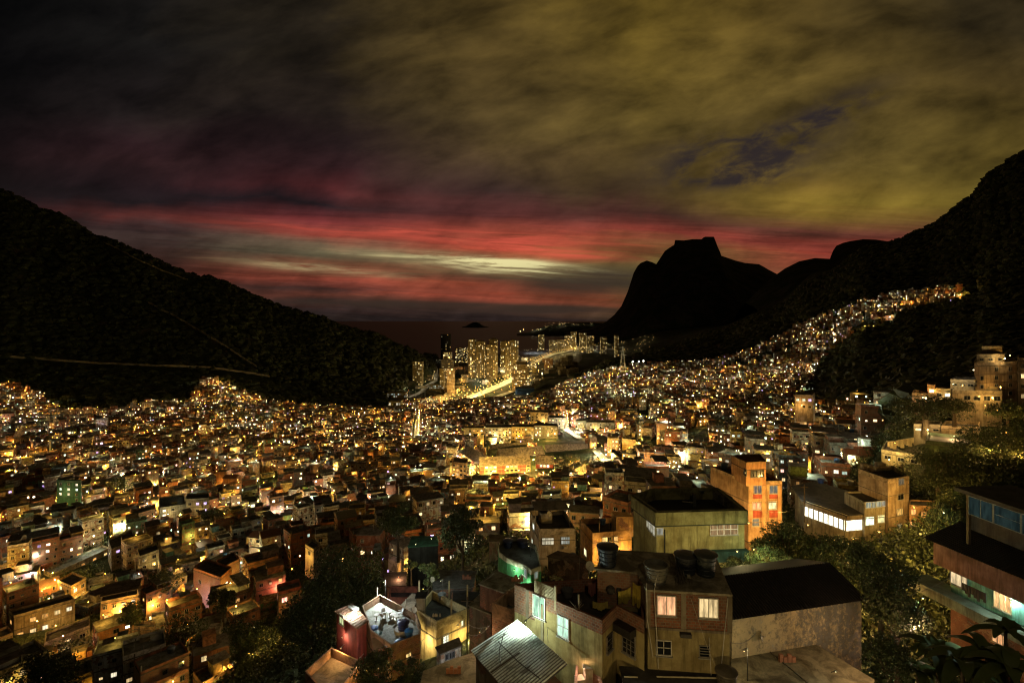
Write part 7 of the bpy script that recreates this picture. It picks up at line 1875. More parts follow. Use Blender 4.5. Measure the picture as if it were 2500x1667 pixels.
lamp(G(*r4(1140, 900), YZ) + Vector((0, 0, 1.5)), .05, (.85, 1, .85), 200, 'dim greenish bulb behind the column house terrace', post=YZ - 1)

# ---- roofs between: grey slabs, brick box, small white house
for (nm, lb, T, ol, z, zb, wc, par, rc_) in [
    ('slab_roof_house', 'grey slab roof lit at one edge below the curved green wall', r1, [(240, 415), (440, 485), (570, 395), (370, 310)], 122.2, 117, (.16, .09, .06), 0, (.30, .30, .24)),
    ('slab_roof_house', 'stained slab roof with a round jar on it', r1, [(155, 590), (330, 660), (520, 500), (280, 470)], 119.6, 116, (.2, .16, .1), 0, (.30, .27, .17)),
    ('slab_roof_house', 'dark tarred roof next to the lit leaves', r4, [(1085, 870), (1380, 850), (1400, 740), (1090, 730)], 113.5, 109, (.12, .1, .08), 0, (.10, .11, .10)),
    ('slab_roof_house', 'wide brown-grey roof slab at the bottom edge', r4, [(985, 1640), (1520, 1640), (1375, 1350), (1245, 1388), (1020, 1480)], 120.2, 117, (.2, .15, .1), 0, (.20, .17, .13)),
    ('slab_roof_house', 'dull pitched shed roof between terrace and column house', r4, [(820, 1020), (900, 1060), (985, 920), (930, 905)], 113.8, 109, (.16, .12, .08), 0, (.16, .13, .09)),
    ('brick_box_house', 'open brick room left of the tin roof', r1, [(340, 575), (500, 632), (640, 530), (470, 470)], 124.6, 121, (.34, .17, .09), 1.3, (.04, .035, .03)),
    ('small_white_house', 'small white house with two black windows beside the tin roof', r4, [(1140, 1345), (1290, 1285), (1270, 1235), (1110, 1300)], 119.0, 116, (.55, .55, .52), 0, (.10, .09, .08)),
    ('brick_shelter', 'low brown sheet roof before the huge dark tree', r4, [(745, 850), (880, 845), (885, 745), (720, 750)], 107.5, 104, (.34, .14, .08), 0, (.07, .05, .04)),
    ('red_wall_house', 'dark red walled yard lit from inside, below the leafy bush', r4, [(765, 935), (980, 930), (975, 850), (760, 850)], 110.5, 106, (.30, .09, .05), .9, (.05, .03, .025)),
    ('green_canopy_house', 'low house with a glowing dark green canopy', r4, [(900, 560), (1120, 545), (1110, 478), (930, 480)], 105.5, 101, (.035, .03, .025), 0, (.03, .10, .05)),
    ('low_roof_house', 'pale low roofs behind the two dark trees', r4, [(1500, 520), (1610, 515), (1600, 470), (1500, 470)], 104.8, 100, (.34, .28, .18), 0, (.28, .24, .16)),
    ('shed_roof_house', 'brown pyramid-like roof between the trees and cream house', r1, [(800, 190), (1130, 250), (1030, 180), (880, 150)], 118.6, 114, (.12, .07, .05), 0, (.10, .06, .045)),
    ('striped_roof_house', 'small roof with bright white stripes near the huge tree', r4, [(640, 605), (700, 575), (690, 530), (655, 535)], 103.0, 99, (.4, .38, .34), 0, (.40, .38, .34)),
    ('courtyard_house', 'orange-lit walled courtyard in the bottom corner of the bushes', r4, [(135, 1478), (330, 1700), (560, 1405), (330, 1302)], 116.2, 112, (.42, .22, .12), .9, (.28, .20, .12)),
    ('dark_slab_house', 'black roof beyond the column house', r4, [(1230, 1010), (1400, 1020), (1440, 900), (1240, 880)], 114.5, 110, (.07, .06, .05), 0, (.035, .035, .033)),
    ('left_corner_roof', 'grey tarpaulin roof at the bottom edge between two dark trees', r6, [(450, 1600), (560, 1590), (600, 1450), (420, 1440)], HC - (r6(450, 1500)[1] - HV) / F * 115, 70, (.2, .16, .1), 0, (.25, .22, .14)),
    ('left_corner_house', 'walled dark terrace with a yellow rim above the bottom bushes', r6, [(585, 1520), (850, 1510), (900, 1385), (590, 1350)], HC - (r6(600, 1500)[1] - HV) / F * 118, 66, (.36, .26, .10), 1.0, (.03, .028, .025)),
    ]:
    root, q = hero(nm, lb, 'house', T, ol, z, zb, wc, par, roofcol=rc_, mat=M_BRICK if nm in ('brick_box_house',) else (M_WALL if nm == 'green_canopy_house' else M_PATCHY), edge=.0)
    for p in q: reserve(p, 5)
    if nm == 'small_white_house':
        f = Face(q[0], q[1]); win_px(root, f, r4, 1175, 1350, 1195, 1390, fc=(.1, .1, .1), cols=2); win_px(root, f, r4, 1205, 1335, 1240, 1378, fc=(.1, .1, .1), cols=3)
        lamp(f.P(f.len * .4, 118.8, 1.6), .06, (.9, .95, 1), 260, 'cold lamp above the small white house wall', arm=(0, 1.5, .2))
def near_lamp(T, X, Y, d, c, k, r, label):
    if c[1] > .9 and T in (r2, r7): k *= .5
    elif T is r2: k *= 1.8 if Y > 600 else 1.0
    else: k *= 1.3
    if 'canopy' in label: k *= .35
    if 'orange block' in label: k *= .5
    if T is r7 or 'right edge' in label: k *= .45
    lamp(W(*T(X, Y), d), r, c, k, label, arm=(.2, .5, .1), name='alley_lamp', group='small lamps between the near houses')
for i, (T, X, Y, d, c, k, r, lb) in enumerate([
    (r1, 560, 372, 43.5, (.8, 1, .75), 420, .06, 'greenish lamp at the edge of the lit grey slab roof'), (r4, 955, 540, 96, (.75, 1, .8), 1400, .12, 'white lamp under the green canopy'), (r4, 1070, 498, 98, (.8, 1, .8), 900, .1, 'lamp at the peak of the green canopy'),
    (r4, 1075, 392, 118, (1, .6, .3), 1500, .14, 'warm lamp between the two dark trees'), (r4, 830, 780, 84, (1, .5, .25), 500, .1, 'reddish lamp inside the red walled yard'), (r4, 1010, 870, 76, (1, .75, .25), 900, .1, 'yellow lamp under the leafy bush'),
    (r4, 1330, 560, 104, (1, .78, .35), 1500, .12, 'yellow lamp behind the right dark tree'), (r4, 1290, 760, 77, (.9, 1, .9), 300, .07, 'faint white lamp over the tarred roof'), (r4, 660, 545, 110, (1, .95, 1), 1200, .12, 'white lamp over the striped roof'),
    (r4, 400, 1310, 52, (1, .62, .25), 600, .08, 'orange lamp beside the orange courtyard'), (r4, 410, 1230, 56, (1, .75, .5), 500, .07, 'lamp on the corner post under the red room'), (r4, 545, 1380, 52, (.85, .85, 1), 400, .07, 'cold lamp below the red room'),
    (r4, 520, 1420, 50, (.7, .9, 1), 200, .06, 'tiny bluish lamp in the bush'), (r4, 680, 1440, 47.5, (1, .55, .12), 1500, .09, 'orange lamp hidden in the bush below the terrace'), (r4, 250, 740, 100, (1, .6, .15), 2500, .14, 'orange street lamp behind the huge dark tree'),
    (r4, 1430, 1190, 46, (1, .66, .35), 500, .07, 'warm lamp in the yard left of the brick room'), (r4, 1180, 1590, 40, (1, .6, .2), 700, .06, 'orange lamp below the bottom edge roofs'), (r1, 60, 760, 45, (1, .75, .3), 500, .07, 'yellow lamp at the foot of the column house'),
    (r2, 640, 660, 72, (1, .58, .14), 3800, .16, 'orange street lamp behind the right hand tree group'), (r2, 520, 770, 70, (1, .62, .16), 2600, .16, 'orange street lamp low behind the tree group'), (r2, 700, 830, 66, (1, .62, .16), 2600, .16, 'orange lamp glinting through the middle of the tree group'),
    (r2, 900, 740, 70, (1, .58, .14), 3000, .16, 'orange street lamp between the two big right trees'), (r2, 1050, 700, 72, (1, .58, .14), 2600, .16, 'orange lamp in front of the beige tower foot'), (r2, 1010, 900, 60, (1, .45, .12), 1400, .13, 'deep orange lamp below the tree group'),
    (r2, 1250, 560, 95, (1, .58, .14), 2600, .16, 'orange lamp at the orange lit house'), (r2, 1380, 640, 85, (1, .62, .2), 2000, .16, 'yellow lamp under the far right trees'), (r2, 1420, 590, 72, (.8, 1, .7), 1200, .12, 'greenish lamp on leaves left of the glazed house'),
    (r2, 1780, 130, 112, (1, .55, .14), 3800, .2, 'strong orange lamp in the trees at the right edge'), (r2, 1680, 230, 105, (1, .6, .16), 2600, .18, 'second orange lamp in the right edge trees'), (r2, 1860, 260, 104, (1, .55, .14), 2000, .16, 'third orange lamp low at the right edge'),
    (r2, 330, 800, 57, (.8, 1, .6), 1300, .1, 'white lamp lighting the hedge beside the green block'), (r2, 480, 960, 55, (1, .8, .4), 1200, .1, 'lamp lighting the path between hedge and wall'), (r2, 300, 650, 78, (1, .6, .2), 2600, .14, 'orange lamp at the foot of the orange block'),
    (r2, 1010, 1370, 37, (1, .62, .3), 900, .09, 'warm lamp behind the corner of the stained wall'), (r2, 1260, 1240, 39, (1, .6, .45), 700, .08, 'pinkish lamp under the shadowed tree'), (r2, 1300, 1080, 42, (.75, 1, .7), 900, .09, 'greenish lamp lighting the leaves by the turquoise house'),
    (r7, 2062, 948, 134, (1, 1, .85), 1500, .18, 'brilliant white floodlamp on the hilltop wing roof'), (r7, 2130, 1150, 128, (1, .6, .2), 1300, .2, 'orange lamp in front of the hilltop block'), (r7, 2200, 1180, 124, (1, .6, .2), 1000, .2, 'second orange lamp in front of the hilltop block'),
    (r7, 1650, 1160, 150, (1, .7, .4), 1500, .18, 'small warm lamp on the dark ridge'), (r2, 1140, 190, 124, (1, .65, .2), 2600, .18, 'yellow lamp lighting the clothesline'), (r2, 1480, 150, 122, (1, .6, .25), 1500, .16, 'dim orange lamp at the cream box building'),
    (r2, 1070, 60, 135, (1, .6, .25), 1500, .16, 'dim orange lamp by the half-built buildings'), (r2, 440, 340, 96, (1, .6, .2), 1800, .16, 'orange lamp behind the orange block penthouse'), (r2, 540, 480, 108, (.9, 1, .9), 1200, .14, 'white lamp left of the gallery building'), (r2, 170, 330, 92, (1, .6, .2), 1600, .14, 'orange lamp in front of the orange block side wall'),
    (r2, 180, 500, 75, (1, .6, .2), 1800, .12, 'orange lamp between green block and orange block')]):
    near_lamp(T, X, Y, d, c, k * .5, r, lb)

def mat_stain():
    m, T, bs = new_mat('stained_plaster'); g = T.new('ShaderNodeNewGeometry'); P = g.outputs['Position']
    sp = T.new('ShaderNodeSeparateXYZ'); T.l.new(P, sp.inputs[0])
    n1 = T.noise(P, .55, 8, .68, .8); n2 = T.noise(P, 2.6, 7, .7, .5); sv, _ = wall_vec(T, 1.2, .2); n3 = T.noise(sv, 1.0, 7, .7)
    c = T.mix(T.mapr(n1, .38, .6), (.42, .33, .17, 1), (.30, .25, .15, 1))
    right = T.mapr(sp.outputs[0], 20.5, 25.0, 0, .13)
    pale = T.mapr(T.math('ADD', n2, right), .60, .70, 0, .9); c = T.mix(pale, c, (.50, .50, .44, 1))
    dark = T.mapr(T.math('ADD', T.math('MULTIPLY', n2, .6), T.math('ADD', T.math('MULTIPLY', n3, .4), T.math('MULTIPLY', right, .9))), .50, .62, 0, .88); c = T.mix(dark, c, (.07, .065, .05, 1))  # mould stains, with dimmer light toward the right put into the colour
    T.l.new(c, bs.inputs['Base Color']); bs.inputs['Roughness'].default_value = .95
    bp = T.new('ShaderNodeBump'); bp.inputs['Strength'].default_value = .5; bp.inputs['Distance'].default_value = .05; T.l.new(n2, bp.inputs['Height']); T.l.new(bp.outputs[0], bs.inputs['Normal'])
    return m
M_STAIN = mat_stain()
# ---- long house with the dark tiled roof and stained wall
WZ = 126.8
w0, w1 = G(*r2(205, 1192), WZ), G(*r2(948, 1082), WZ)
root = thing('long_wall_house', ((w0.x + w1.x) / 2, w0.y + 2, 122), 'long low house with a black tiled roof and a stained plaster wall', 'house')
al = (w1 - w0).normalized(); nb = Vector((-al.y, al.x, 0))
m = MB(); m.box(Vector((w0.x, w0.y, 116)), (w1 - w0), nb * 7, (0, 0, WZ - 116), (.40, .34, .19)); obj('wall', m, M_STAIN, root)
m = MB(); rr = 1.35; a, b = w0 + Vector((0, 0, .05)) - nb * .35 - al * .3, w1 + Vector((0, 0, .05)) - nb * .35 + al * .3; r0 = w0 + nb * 3.5 + Vector((0, 0, rr)) - al * .3; r1_ = w1 + nb * 3.5 + Vector((0, 0, rr)) + al * .3; e0 = w0 + nb * 7.3 - al * .3; e1 = w1 + nb * 7.3 + al * .3
m.add([a, b, r1_, r0], [(0, 1, 2, 3)], (.022, .018, .015)); m.add([r0, r1_, e1, e0], [(0, 1, 2, 3)], (.022, .018, .015)); m.add([w1 + Vector((0, 0, .04)), e1, r1_], [(0, 1, 2)], (.3, .26, .15))
L = (w1 - w0).length; n = int(L / .24)
for i in range(n):
    s = i / n; m.tube(a.lerp(b, s) + Vector((0, 0, .02)), r0.lerp(r1_, s) + Vector((0, 0, .02)), .06, n=5, c=(.028, .022, .018), cap=False)
obj('tiled_roof', m, M_TRIM, root)
dish(G(*r2(350, 1290), 124.9) + Vector((0, -.5, 0)), .38, (.9, -.5, .2), 'grey dish fixed on the stained wall', up=.2, c=(.35, .35, .33))
rt, q = hero('near_slab_house', 'bare concrete slab roof filling the lower edge before the stained wall', 'roof', r2, [(215, 1568), (190, 1660), (1010, 1660), (1010, 1545), (640, 1322), (205, 1418)], 123.6, 119, (.2, .17, .11), 0, roofcol=(.20, .17, .10))
m = MB(); a = G(*r2(420, 1385), 123.62); b = G(*r2(640, 1566), 123.62); m.tube(a, b, .05, n=6, c=(.1, .09, .06)); tag(obj('pipe', m, M_TRIM), 'thin dark pipe lying across the bare slab roof', 'pipe')
lamp(G(*r2(240, 1500), 123.6) + Vector((0, -1, 2.2)), .07, (1, .78, .40), 240, 'yellow lamp lighting the stained wall from the slab', post=123.6)
lamp((21.5, 31.0, 126.5), .10, (1, .8, .42), 260, 'unseen yellow lamp added beyond the lower edge of the slab roof', name='added_lamp', post=119)  # out of view, added for light on the slab and stained wall
lamp(W(*r2(800, 1500), 35.5), .06, (.85, 1, .8), 330, 'greenish lamp grazing the grey stained end of the wall', arm=(0, .5, -.4))

# ---- turquoise and pink house at the right edge
A_ = W(*r2(1460, 1040), 54.2); B_ = W(*r2(1870, 1240), 48.0); zf = (A_.z + B_.z) / 2
al = Vector((B_.x - A_.x, B_.y - A_.y, 0)).normalized(); outv = out_of(al)
Bx = B_ + al * 7
root = thing('turquoise_house', (A_.x, A_.y, 116), 'turquoise and pink house with a lamp and balcony at the right edge', 'house')
bk = -outv * 7
m = MB(); m.box(Vector((A_.x, A_.y, zf)), Vector(((Bx - A_).x, (Bx - A_).y, 0)), bk, (0, 0, 2.35), (.20, .48, .40)); obj('turquoise_wall', m, M_WALL, root)
m = MB(); pA = A_ + outv * .5 - al * 1.4; m.box(Vector((pA.x, pA.y, zf + 2.36)), al * ((Bx - A_).length + 1.6), bk, (0, 0, 2.6), (.27, .15, .125)); obj('pink_wall', m, M_WALL, root)
m = MB(); sA = A_ + outv * 1.5 - al * 3.5; m.box(Vector((sA.x, sA.y, zf - 1.05)), al * ((Bx - A_).length + 3.6), bk * .4, (0, 0, 1.0), (.26, .30, .24)); obj('balcony', m, M_WALL, root)
m = MB(); m.box(Vector((A_.x, A_.y, zf - 6)), al * ((Bx - A_).length), bk, (0, 0, 4.94), (.2, .09, .06)); obj('lower_wall', m, M_PATCHY, root)
ft = Face(A_, Bx)
win_px(root, ft, r2, 1463, 945, 1555, 1010, lit=(1.0, .75, .4), cols=3, fc=(.2, .2, .16), label='wide warm window with curtains'); win_px(root, ft, r2, 1712, 1052, 1808, 1148, lit=(1.3, .75, .3), cols=3, fc=(.5, .4, .2), label='warm window in an ochre frame')
fl2 = Face(A_ , Bx); win_px(root, fl2, r2, 1702, 1268, 1790, 1345, lit=(1.2, .6, .25), cols=3, fc=(.3, .2, .12), label='lower orange window')
lamp(ft.P(ft.px(*r2(1820, 1092))[0], ft.px(*r2(1820, 1092))[1], .35), .08, (.72, 1, .86), 480, 'white wall lamp on the turquoise wall', arm=-outv * .3, name='wall_light')
ntr = thing('clothes_line', ft.P(ft.px(*r2(1600, 1010))[0], zf + 1.9, .5), 'dark bunch of washing hung before the turquoise wall', 'washing'); m = MB()
k0 = ft.px(*r2(1550, 1010))[0]
for i in range(8):
    p = ft.P(k0 + i * .28, zf + 1.75, .55); m.box(p, al * .24, outv * .05, (0, 0, -.75 - .2 * (i % 3)), (.04, .035, .035))
obj('garment', m, M_CLOTH, ntr)
# sloping dark tile roof above the pink wall, and the glazed upper floor
tr = MB(); za = zf + 4.96; a = Vector((pA.x, pA.y, za)) + outv * .7 - al * .5; b = a + al * ((Bx - A_).length + 2.5); c = b - outv * 3.6 + Vector((0, 0, 1.9)); d_ = a - outv * 3.6 + Vector((0, 0, 1.9)) + al * 1.2
tr.add([a, b, c, d_], [(0, 1, 2, 3)], (.025, .02, .017)); tr.add([a, d_, a - outv * 4], [(0, 1, 2)], (.03, .024, .02))
for i in range(70):
    s = i / 70; tr.tube(a.lerp(b, s), d_.lerp(c, s), .07, n=5, c=(.03, .024, .02), cap=False)
obj('tiled_roof', tr, M_TRIM, root)
g0 = W(*r2(1560, 600), 52.0); g1 = W(*r2(1872, 680), 47.0); zg = min(g0.z, g1.z); gt = W(*r2(1560, 478), 52.0).z
fgz = Face(g0, g1); L = fgz.len + 5
up_ = thing('glazed_veranda', (g0.x, g0.y, zg), 'dark glazed upper floor with a faint teal glow painted into its panes under a flat roof', 'house')
m = MB(); m.box(fgz.P(-.4, zg - 1.5, -.2), fgz.al * L, -fgz.out * 5, (0, 0, 1.6), (.10, .09, .08)); m.box(fgz.P(0, zg + .1, -2.6), fgz.al * L, -fgz.out * .2, (0, 0, gt - zg), (.28, .42, .40)); m.box(fgz.P(-.1, zg - 3, .1), fgz.al * .25, -fgz.out * .25, (0, 0, gt - zg + 3), (.2, .16, .1)); obj('wall', m, M_WALL, up_)
for i in range(3):
    w_ = 2.3; fr = win_on(up_, fgz, .15 + i * (w_ + .15), zg + .15, w_, gt - zg - .4, (.016, .028, .026), cols=2 if i != 1 else 1, rows=1 if i != 1 else 2, fc=(.25, .28, .26), sill=False)  # faint teal emission in the panes stands in for reflections
m = MB(); m.box(fgz.P(-.9, gt, .6), fgz.al * (L + 1), -fgz.out * 6.5, (0, 0, .35), (.05, .045, .04)); obj('roof', m, M_SLAB, up_)
lamp(fgz.P(4.6, gt - .6, -1.4), .05, (.7, 1, .95), 120, 'teal bulb inside the glazed veranda', arm=(0, 0, .3))
dish(fgz.P(5.6, gt + .35, -2), .5, (-.6, -.6, .5), 'pale satellite dish on the glazed veranda roof', up=.9)
# clothesline with orange lit shirts on the far roof
cl = thing('clothes_line', G(*r2(1180, 200), 110), 'long clothesline of orange-lit shirts on a far roof', 'clothesline'); m = MB(); a = W(*r2(1090, 185), 129); b = W(*r2(1300, 150), 129)
for i in range(14):
    p = a.lerp(b, (i + .5) / 14); m.box(p, (.95, 0, 0), (0, .06, 0), (0, 0, -1.3 - .4 * (i % 3)), E((.55, .42, .22), .7 + .3 * (i % 2)))
m.tube(a, b, .03, n=4, c=(.3, .3, .3)); obj('shirt', m, M_CLOTH, cl)

for i, (a, b, sag, lb) in enumerate([((r4, 1342, 1130, 54), (r4, 1500, 1145, 46), .3, 'lit cable from the column house to the brick room'), ((r4, 1345, 1205, 52), (r4, 1510, 1130, 45), .5, 'second cable sagging toward the brick room'),
        ((r1, 760, 60, 60), (r1, 800, 900, 34), .6, 'cable running down past the two greenish windows'), ((r1, 1060, 200, 46), (r1, 1035, 640, 36), .2, 'thin wire dropping to the bare stems on the parapet'),
        ((r1, 0, 470, 48), (r1, 360, 330, 42), .5, 'wire above the slab roofs beside the curved green house'), ((r2, 200, 250, 80), (r2, 620, 520, 104), 1.0, 'wire from the orange penthouse to the gallery roof'),
        ((r2, 275, 560, 58), (r2, 640, 530, 100), 1.2, 'wire from the green block toward the gallery building'), ((r1, 2300, 900, 34), (r2, 350, 1270, 41), .4, 'wire from the brick house to the stained wall'),
        ((r2, 800, 1130, 43), (r2, 1460, 960, 54), .8, 'wire from the stained wall to the turquoise house'), ((r4, 880, 990, 60), (r4, 1080, 830, 66), .4, 'wire behind the terrace parapet')]):
    A1 = W(*a[0](a[1], a[2]), a[3]); B1 = W(*b[0](b[1], b[2]), b[3]); m = MB(); pr_ = A1
    for k in range(1, 11):
        t = k / 10; q_ = A1.lerp(B1, t) - Vector((0, 0, sag * 4 * t * (1 - t))); m.tube(pr_, q_, .018, n=4, c=(.22, .2, .16)); pr_ = q_
    tag(obj('overhead_cable', m, M_TRIM), lb, 'cable', 'overhead cables between the near houses')
for i, (T, X, Yt, d, lb) in enumerate([(r3, 1062, 900, 72, 'wooden pole before the orange brick house'), (r4, 1338, 930, 55, 'pole rising at the far corner of the column house'), (r2, 620, 430, 96, 'pole at the corner of the gallery roof'), (r3, 730, 640, 92, 'pole behind the cream terrace house'), (r2, 955, 260, 112, 'pole on the roofs behind the beige tower')]):
    p = W(*T(X, Yt), d); root = thing('utility_pole', (p.x, p.y, p.z - 6), lb, 'utility pole', 'utility poles among the near houses'); m = MB(); m.tube((p.x, p.y, p.z - 7), p, .09, .07, 8, (.25, .2, .13)); obj('post', m, M_BARK, root)
    m = MB(); m.box((p.x - .7, p.y, p.z - .5), (1.4, 0, 0), (0, .08, 0), (0, 0, .1), (.25, .2, .13)); obj('cross_arm', m, M_BARK, root)

# more rooftop clutter on the near roofs: tubs, blocks, planks, dishes
for i, (T, X, Y, z, lb) in enumerate([(r1, 500, 400, 122.2, 'short stack of hollow bricks on the grey slab roof'), (r4, 1300, 800, 113.5, 'stack of hollow bricks on the tarred roof'), (r4, 1180, 1500, 120.2, 'stack of hollow bricks on the wide brown slab'), (r2, 480, 1450, 123.6, 'stack of hollow bricks on the bare slab before the stained wall')]):
    p = G(*T(X, Y), z); root = thing('brick_stack', p, lb, 'bricks'); m = MB()
    for a in range(4):
        for b in range(2 + (a + i) % 2): m.box(p + Vector((a * .32, 0, b * .2)), (.29, .03, 0), (-.02, .19, 0), (0, 0, .185), (.30, .13, .07))
    obj('stack', m, M_TRIM, root)['kind'] = 'stuff'
p = G(*r1(350, 560), 119.6); m = MB(); m.lathe(p, [(.22, 0), (.33, .15), (.33, .4), (.2, .55), (.24, .62), (.18, .62), (.15, .3)], 18, (.45, .40, .28)); tag(obj('round_jar', m, M_TRIM, smooth=True), 'round pale jar standing on the stained slab roof', 'jar')
for i, (T, X, Y, z, r_, lb) in enumerate([(r2, 130, 640, 124.5, .35, ''), (r3, 1430, 900, 113.7, .4, 'dish on the roof room of the orange brick house'), (r1, 1140, 330, 132.0, .32, 'small dish at the left tip of the main slab roof'), (r2, 1020, 350, 119.2, .45, 'dish on the beige tower terrace')]):
    if lb: dish(G(*T(X, Y), z), r_, (-.4 + .3 * i, -.8, .5), lb, up=.5)
for i, (T, X, Y, z, r_, h_, c_, lb) in enumerate([(r3, 850, 850, 114.5, .55, .9, (.03, .10, .28), 'blue tank on the cream terrace house'), (r3, 1250, 940, 112.6, .5, .8, (.03, .09, .25), 'blue tank behind the parapet of the orange brick house'), (r2, 160, 345, 123.6, .6, 1.0, (.03, .05, .08), 'black tank on the orange block beside the penthouse'), (r2, 715, 420, 112.6, .7, .8, (.03, .07, .30), 'blue tank at the back of the gallery roof'),
        (r3, 2050, 720, 126.3, .7, 1.0, (.04, .045, .05), 'dark tank inside the green block parapet'), (r4, 1150, 960, 115.0, .45, .8, (.05, .06, .07), 'dark tank on the column house terrace'), (r1, 300, 560, 119.6, .4, .6, (.03, .08, .22), 'small blue tank at the left of the stained slab')]):
    tank(G(*T(X, Y), z), r_, h_, c_, lb, lid=True)
# ------------------------------------------------------------------ trees: trunk with limbs, crown of many leaf faces in uneven clumps
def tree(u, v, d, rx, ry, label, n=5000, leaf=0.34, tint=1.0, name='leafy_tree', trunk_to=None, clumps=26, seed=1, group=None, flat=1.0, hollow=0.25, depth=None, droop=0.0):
    """crown centre at photo point (u, v) at distance d; rx, ry its half width and height in photo pixels"""
    r = np.random.default_rng(seed); c = W(u, v, d); a = rx / F * d; b = ry / F * d; dd = (depth or a * .8)
    base = Vector((c.x, c.y, max(gz(c.x, c.y), c.z - b * 2.6) if trunk_to is None else trunk_to)); base.z = min(base.z, c.z - b * 1.05)
    root = thing(name, base, label, 'tree', group)
    # clump centres spread through the ellipsoid
    cc = []
    while len(cc) < clumps:
        p = r.uniform(-1, 1, 3)
        if (p ** 2).sum() < 1 and p[2] > -0.75: cc.append(p * np.array([a, dd, b]) * .86)
    cc = np.array(cc); rad = r.uniform(.22, .42, clumps) * (a * b) ** .5 * 1.05
    k = r.integers(0, clumps, n); dirs = r.normal(size=(n, 3)); dirs /= np.linalg.norm(dirs, axis=1)[:, None]
    rr = rad[k] * (r.uniform(hollow, 1, n) ** .45)
    P = cc[k] + dirs * rr[:, None] * np.array([1, 1, .75]) + np.array(c)
    P[:, 2] -= droop * np.hypot(P[:, 0] - c.x, P[:, 1] - c.y)
    s = leaf * r.uniform(.6, 1.4, n)
    e1 = r.normal(size=(n, 3)); e1 /= np.linalg.norm(e1, axis=1)[:, None]; t = r.normal(size=(n, 3)); t += dirs * .4; e2 = np.cross(e1, t); e2 /= np.linalg.norm(e2, axis=1)[:, None]
    V = np.empty((n, 4, 3)); V[:, 0] = P - e1 * s[:, None] * .5; V[:, 1] = P + e2 * s[:, None] * .26; V[:, 2] = P + e1 * s[:, None] * .5; V[:, 3] = P - e2 * s[:, None] * .26
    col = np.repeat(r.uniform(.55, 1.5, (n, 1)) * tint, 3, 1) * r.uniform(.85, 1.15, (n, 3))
    o = np_mesh('crown', V.reshape(-1, 3), np.arange(n * 4).reshape(n, 4), M_LEAF, col, smooth=False); o.parent = root; o.matrix_parent_inverse = Matrix.Translation(-base)
    m = MB(); tr = max(.12, a * .06); fork = base.lerp(c - Vector((0, 0, b * .6)), .8)
    m.tube(base - Vector((0, 0, .5)), fork, tr * 1.3, tr * .8, 8, (.09, .065, .04))
    for i in range(min(9, clumps)):
        e = Vector(cc[i] * .8) + c; mid = fork.lerp(e, .5) + Vector((0, 0, b * .08)); m.tube(fork, mid, tr * .55, tr * .35, 6, (.09, .065, .04)); m.tube(mid, e, tr * .35, tr * .12, 5, (.09, .065, .04))
    obj('trunk', m, M_BARK, root); return root
NT_ = 'big dark trees among the near houses'
def t1(X, Y): return X, Y
tree(845, 1425, 86, 100, 98, 'huge dark broadleaf tree, the largest one in the middle', 15000, .42, 1, clumps=46, seed=1)
tree(765, 1520, 80, 78, 85, 'dark tree joined to the huge one on its lower side', 9000, .38, 1, clumps=34, seed=2)
tree(972, 1275, 108, 52, 44, 'dark tree with a bare pale trunk in the middle distance', 5200, .46, 1, clumps=24, seed=3, trunk_to=HC - (1366 - HV) / F * 108)
tree(1130, 1300, 100, 56, 58, 'dark bushy tree right of the bare-trunk tree', 6500, .42, 1, clumps=26, seed=4)
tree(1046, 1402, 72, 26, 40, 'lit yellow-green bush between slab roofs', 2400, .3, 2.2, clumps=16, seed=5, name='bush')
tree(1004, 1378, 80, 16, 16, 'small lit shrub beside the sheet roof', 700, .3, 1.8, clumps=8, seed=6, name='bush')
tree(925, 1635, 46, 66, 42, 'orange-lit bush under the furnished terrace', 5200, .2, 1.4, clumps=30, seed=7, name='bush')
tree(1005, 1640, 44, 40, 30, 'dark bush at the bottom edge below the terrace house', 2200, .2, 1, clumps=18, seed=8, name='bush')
tree(100, 1655, 95, 118, 52, 'smooth round black tree in the bottom left corner', 9000, .42, .7, clumps=44, seed=9)
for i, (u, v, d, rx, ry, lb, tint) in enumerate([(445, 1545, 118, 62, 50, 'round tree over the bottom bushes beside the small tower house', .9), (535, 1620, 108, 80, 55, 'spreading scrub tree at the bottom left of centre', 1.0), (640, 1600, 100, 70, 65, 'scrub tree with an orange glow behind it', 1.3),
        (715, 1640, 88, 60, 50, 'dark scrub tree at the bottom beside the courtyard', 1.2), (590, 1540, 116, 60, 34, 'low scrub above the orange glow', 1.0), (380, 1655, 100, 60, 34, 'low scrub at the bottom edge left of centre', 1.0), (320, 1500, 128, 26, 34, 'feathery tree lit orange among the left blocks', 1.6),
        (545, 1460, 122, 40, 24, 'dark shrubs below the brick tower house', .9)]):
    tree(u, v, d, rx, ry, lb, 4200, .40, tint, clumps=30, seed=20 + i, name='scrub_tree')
for i, (X, Y, k) in enumerate([(1640, 1330, 2600), (1600, 1440, 2200), (1450, 1400, 900), (1300, 1480, 700), (1700, 1500, 1500), (960, 1480, 700)]):
    lamp(W(*r6(X, Y), 101), .13, (1, .56, .13), k * .5, f'orange lamp hidden in the bottom scrub, {("brightest", "second brightest", "middle", "dim low", "nearest the courtyard", "farthest left")[i]} one', arm=(.2, .5, .1), name='alley_lamp', group='lamps in the bottom scrub')
G2 = 'single trees standing among the town houses'
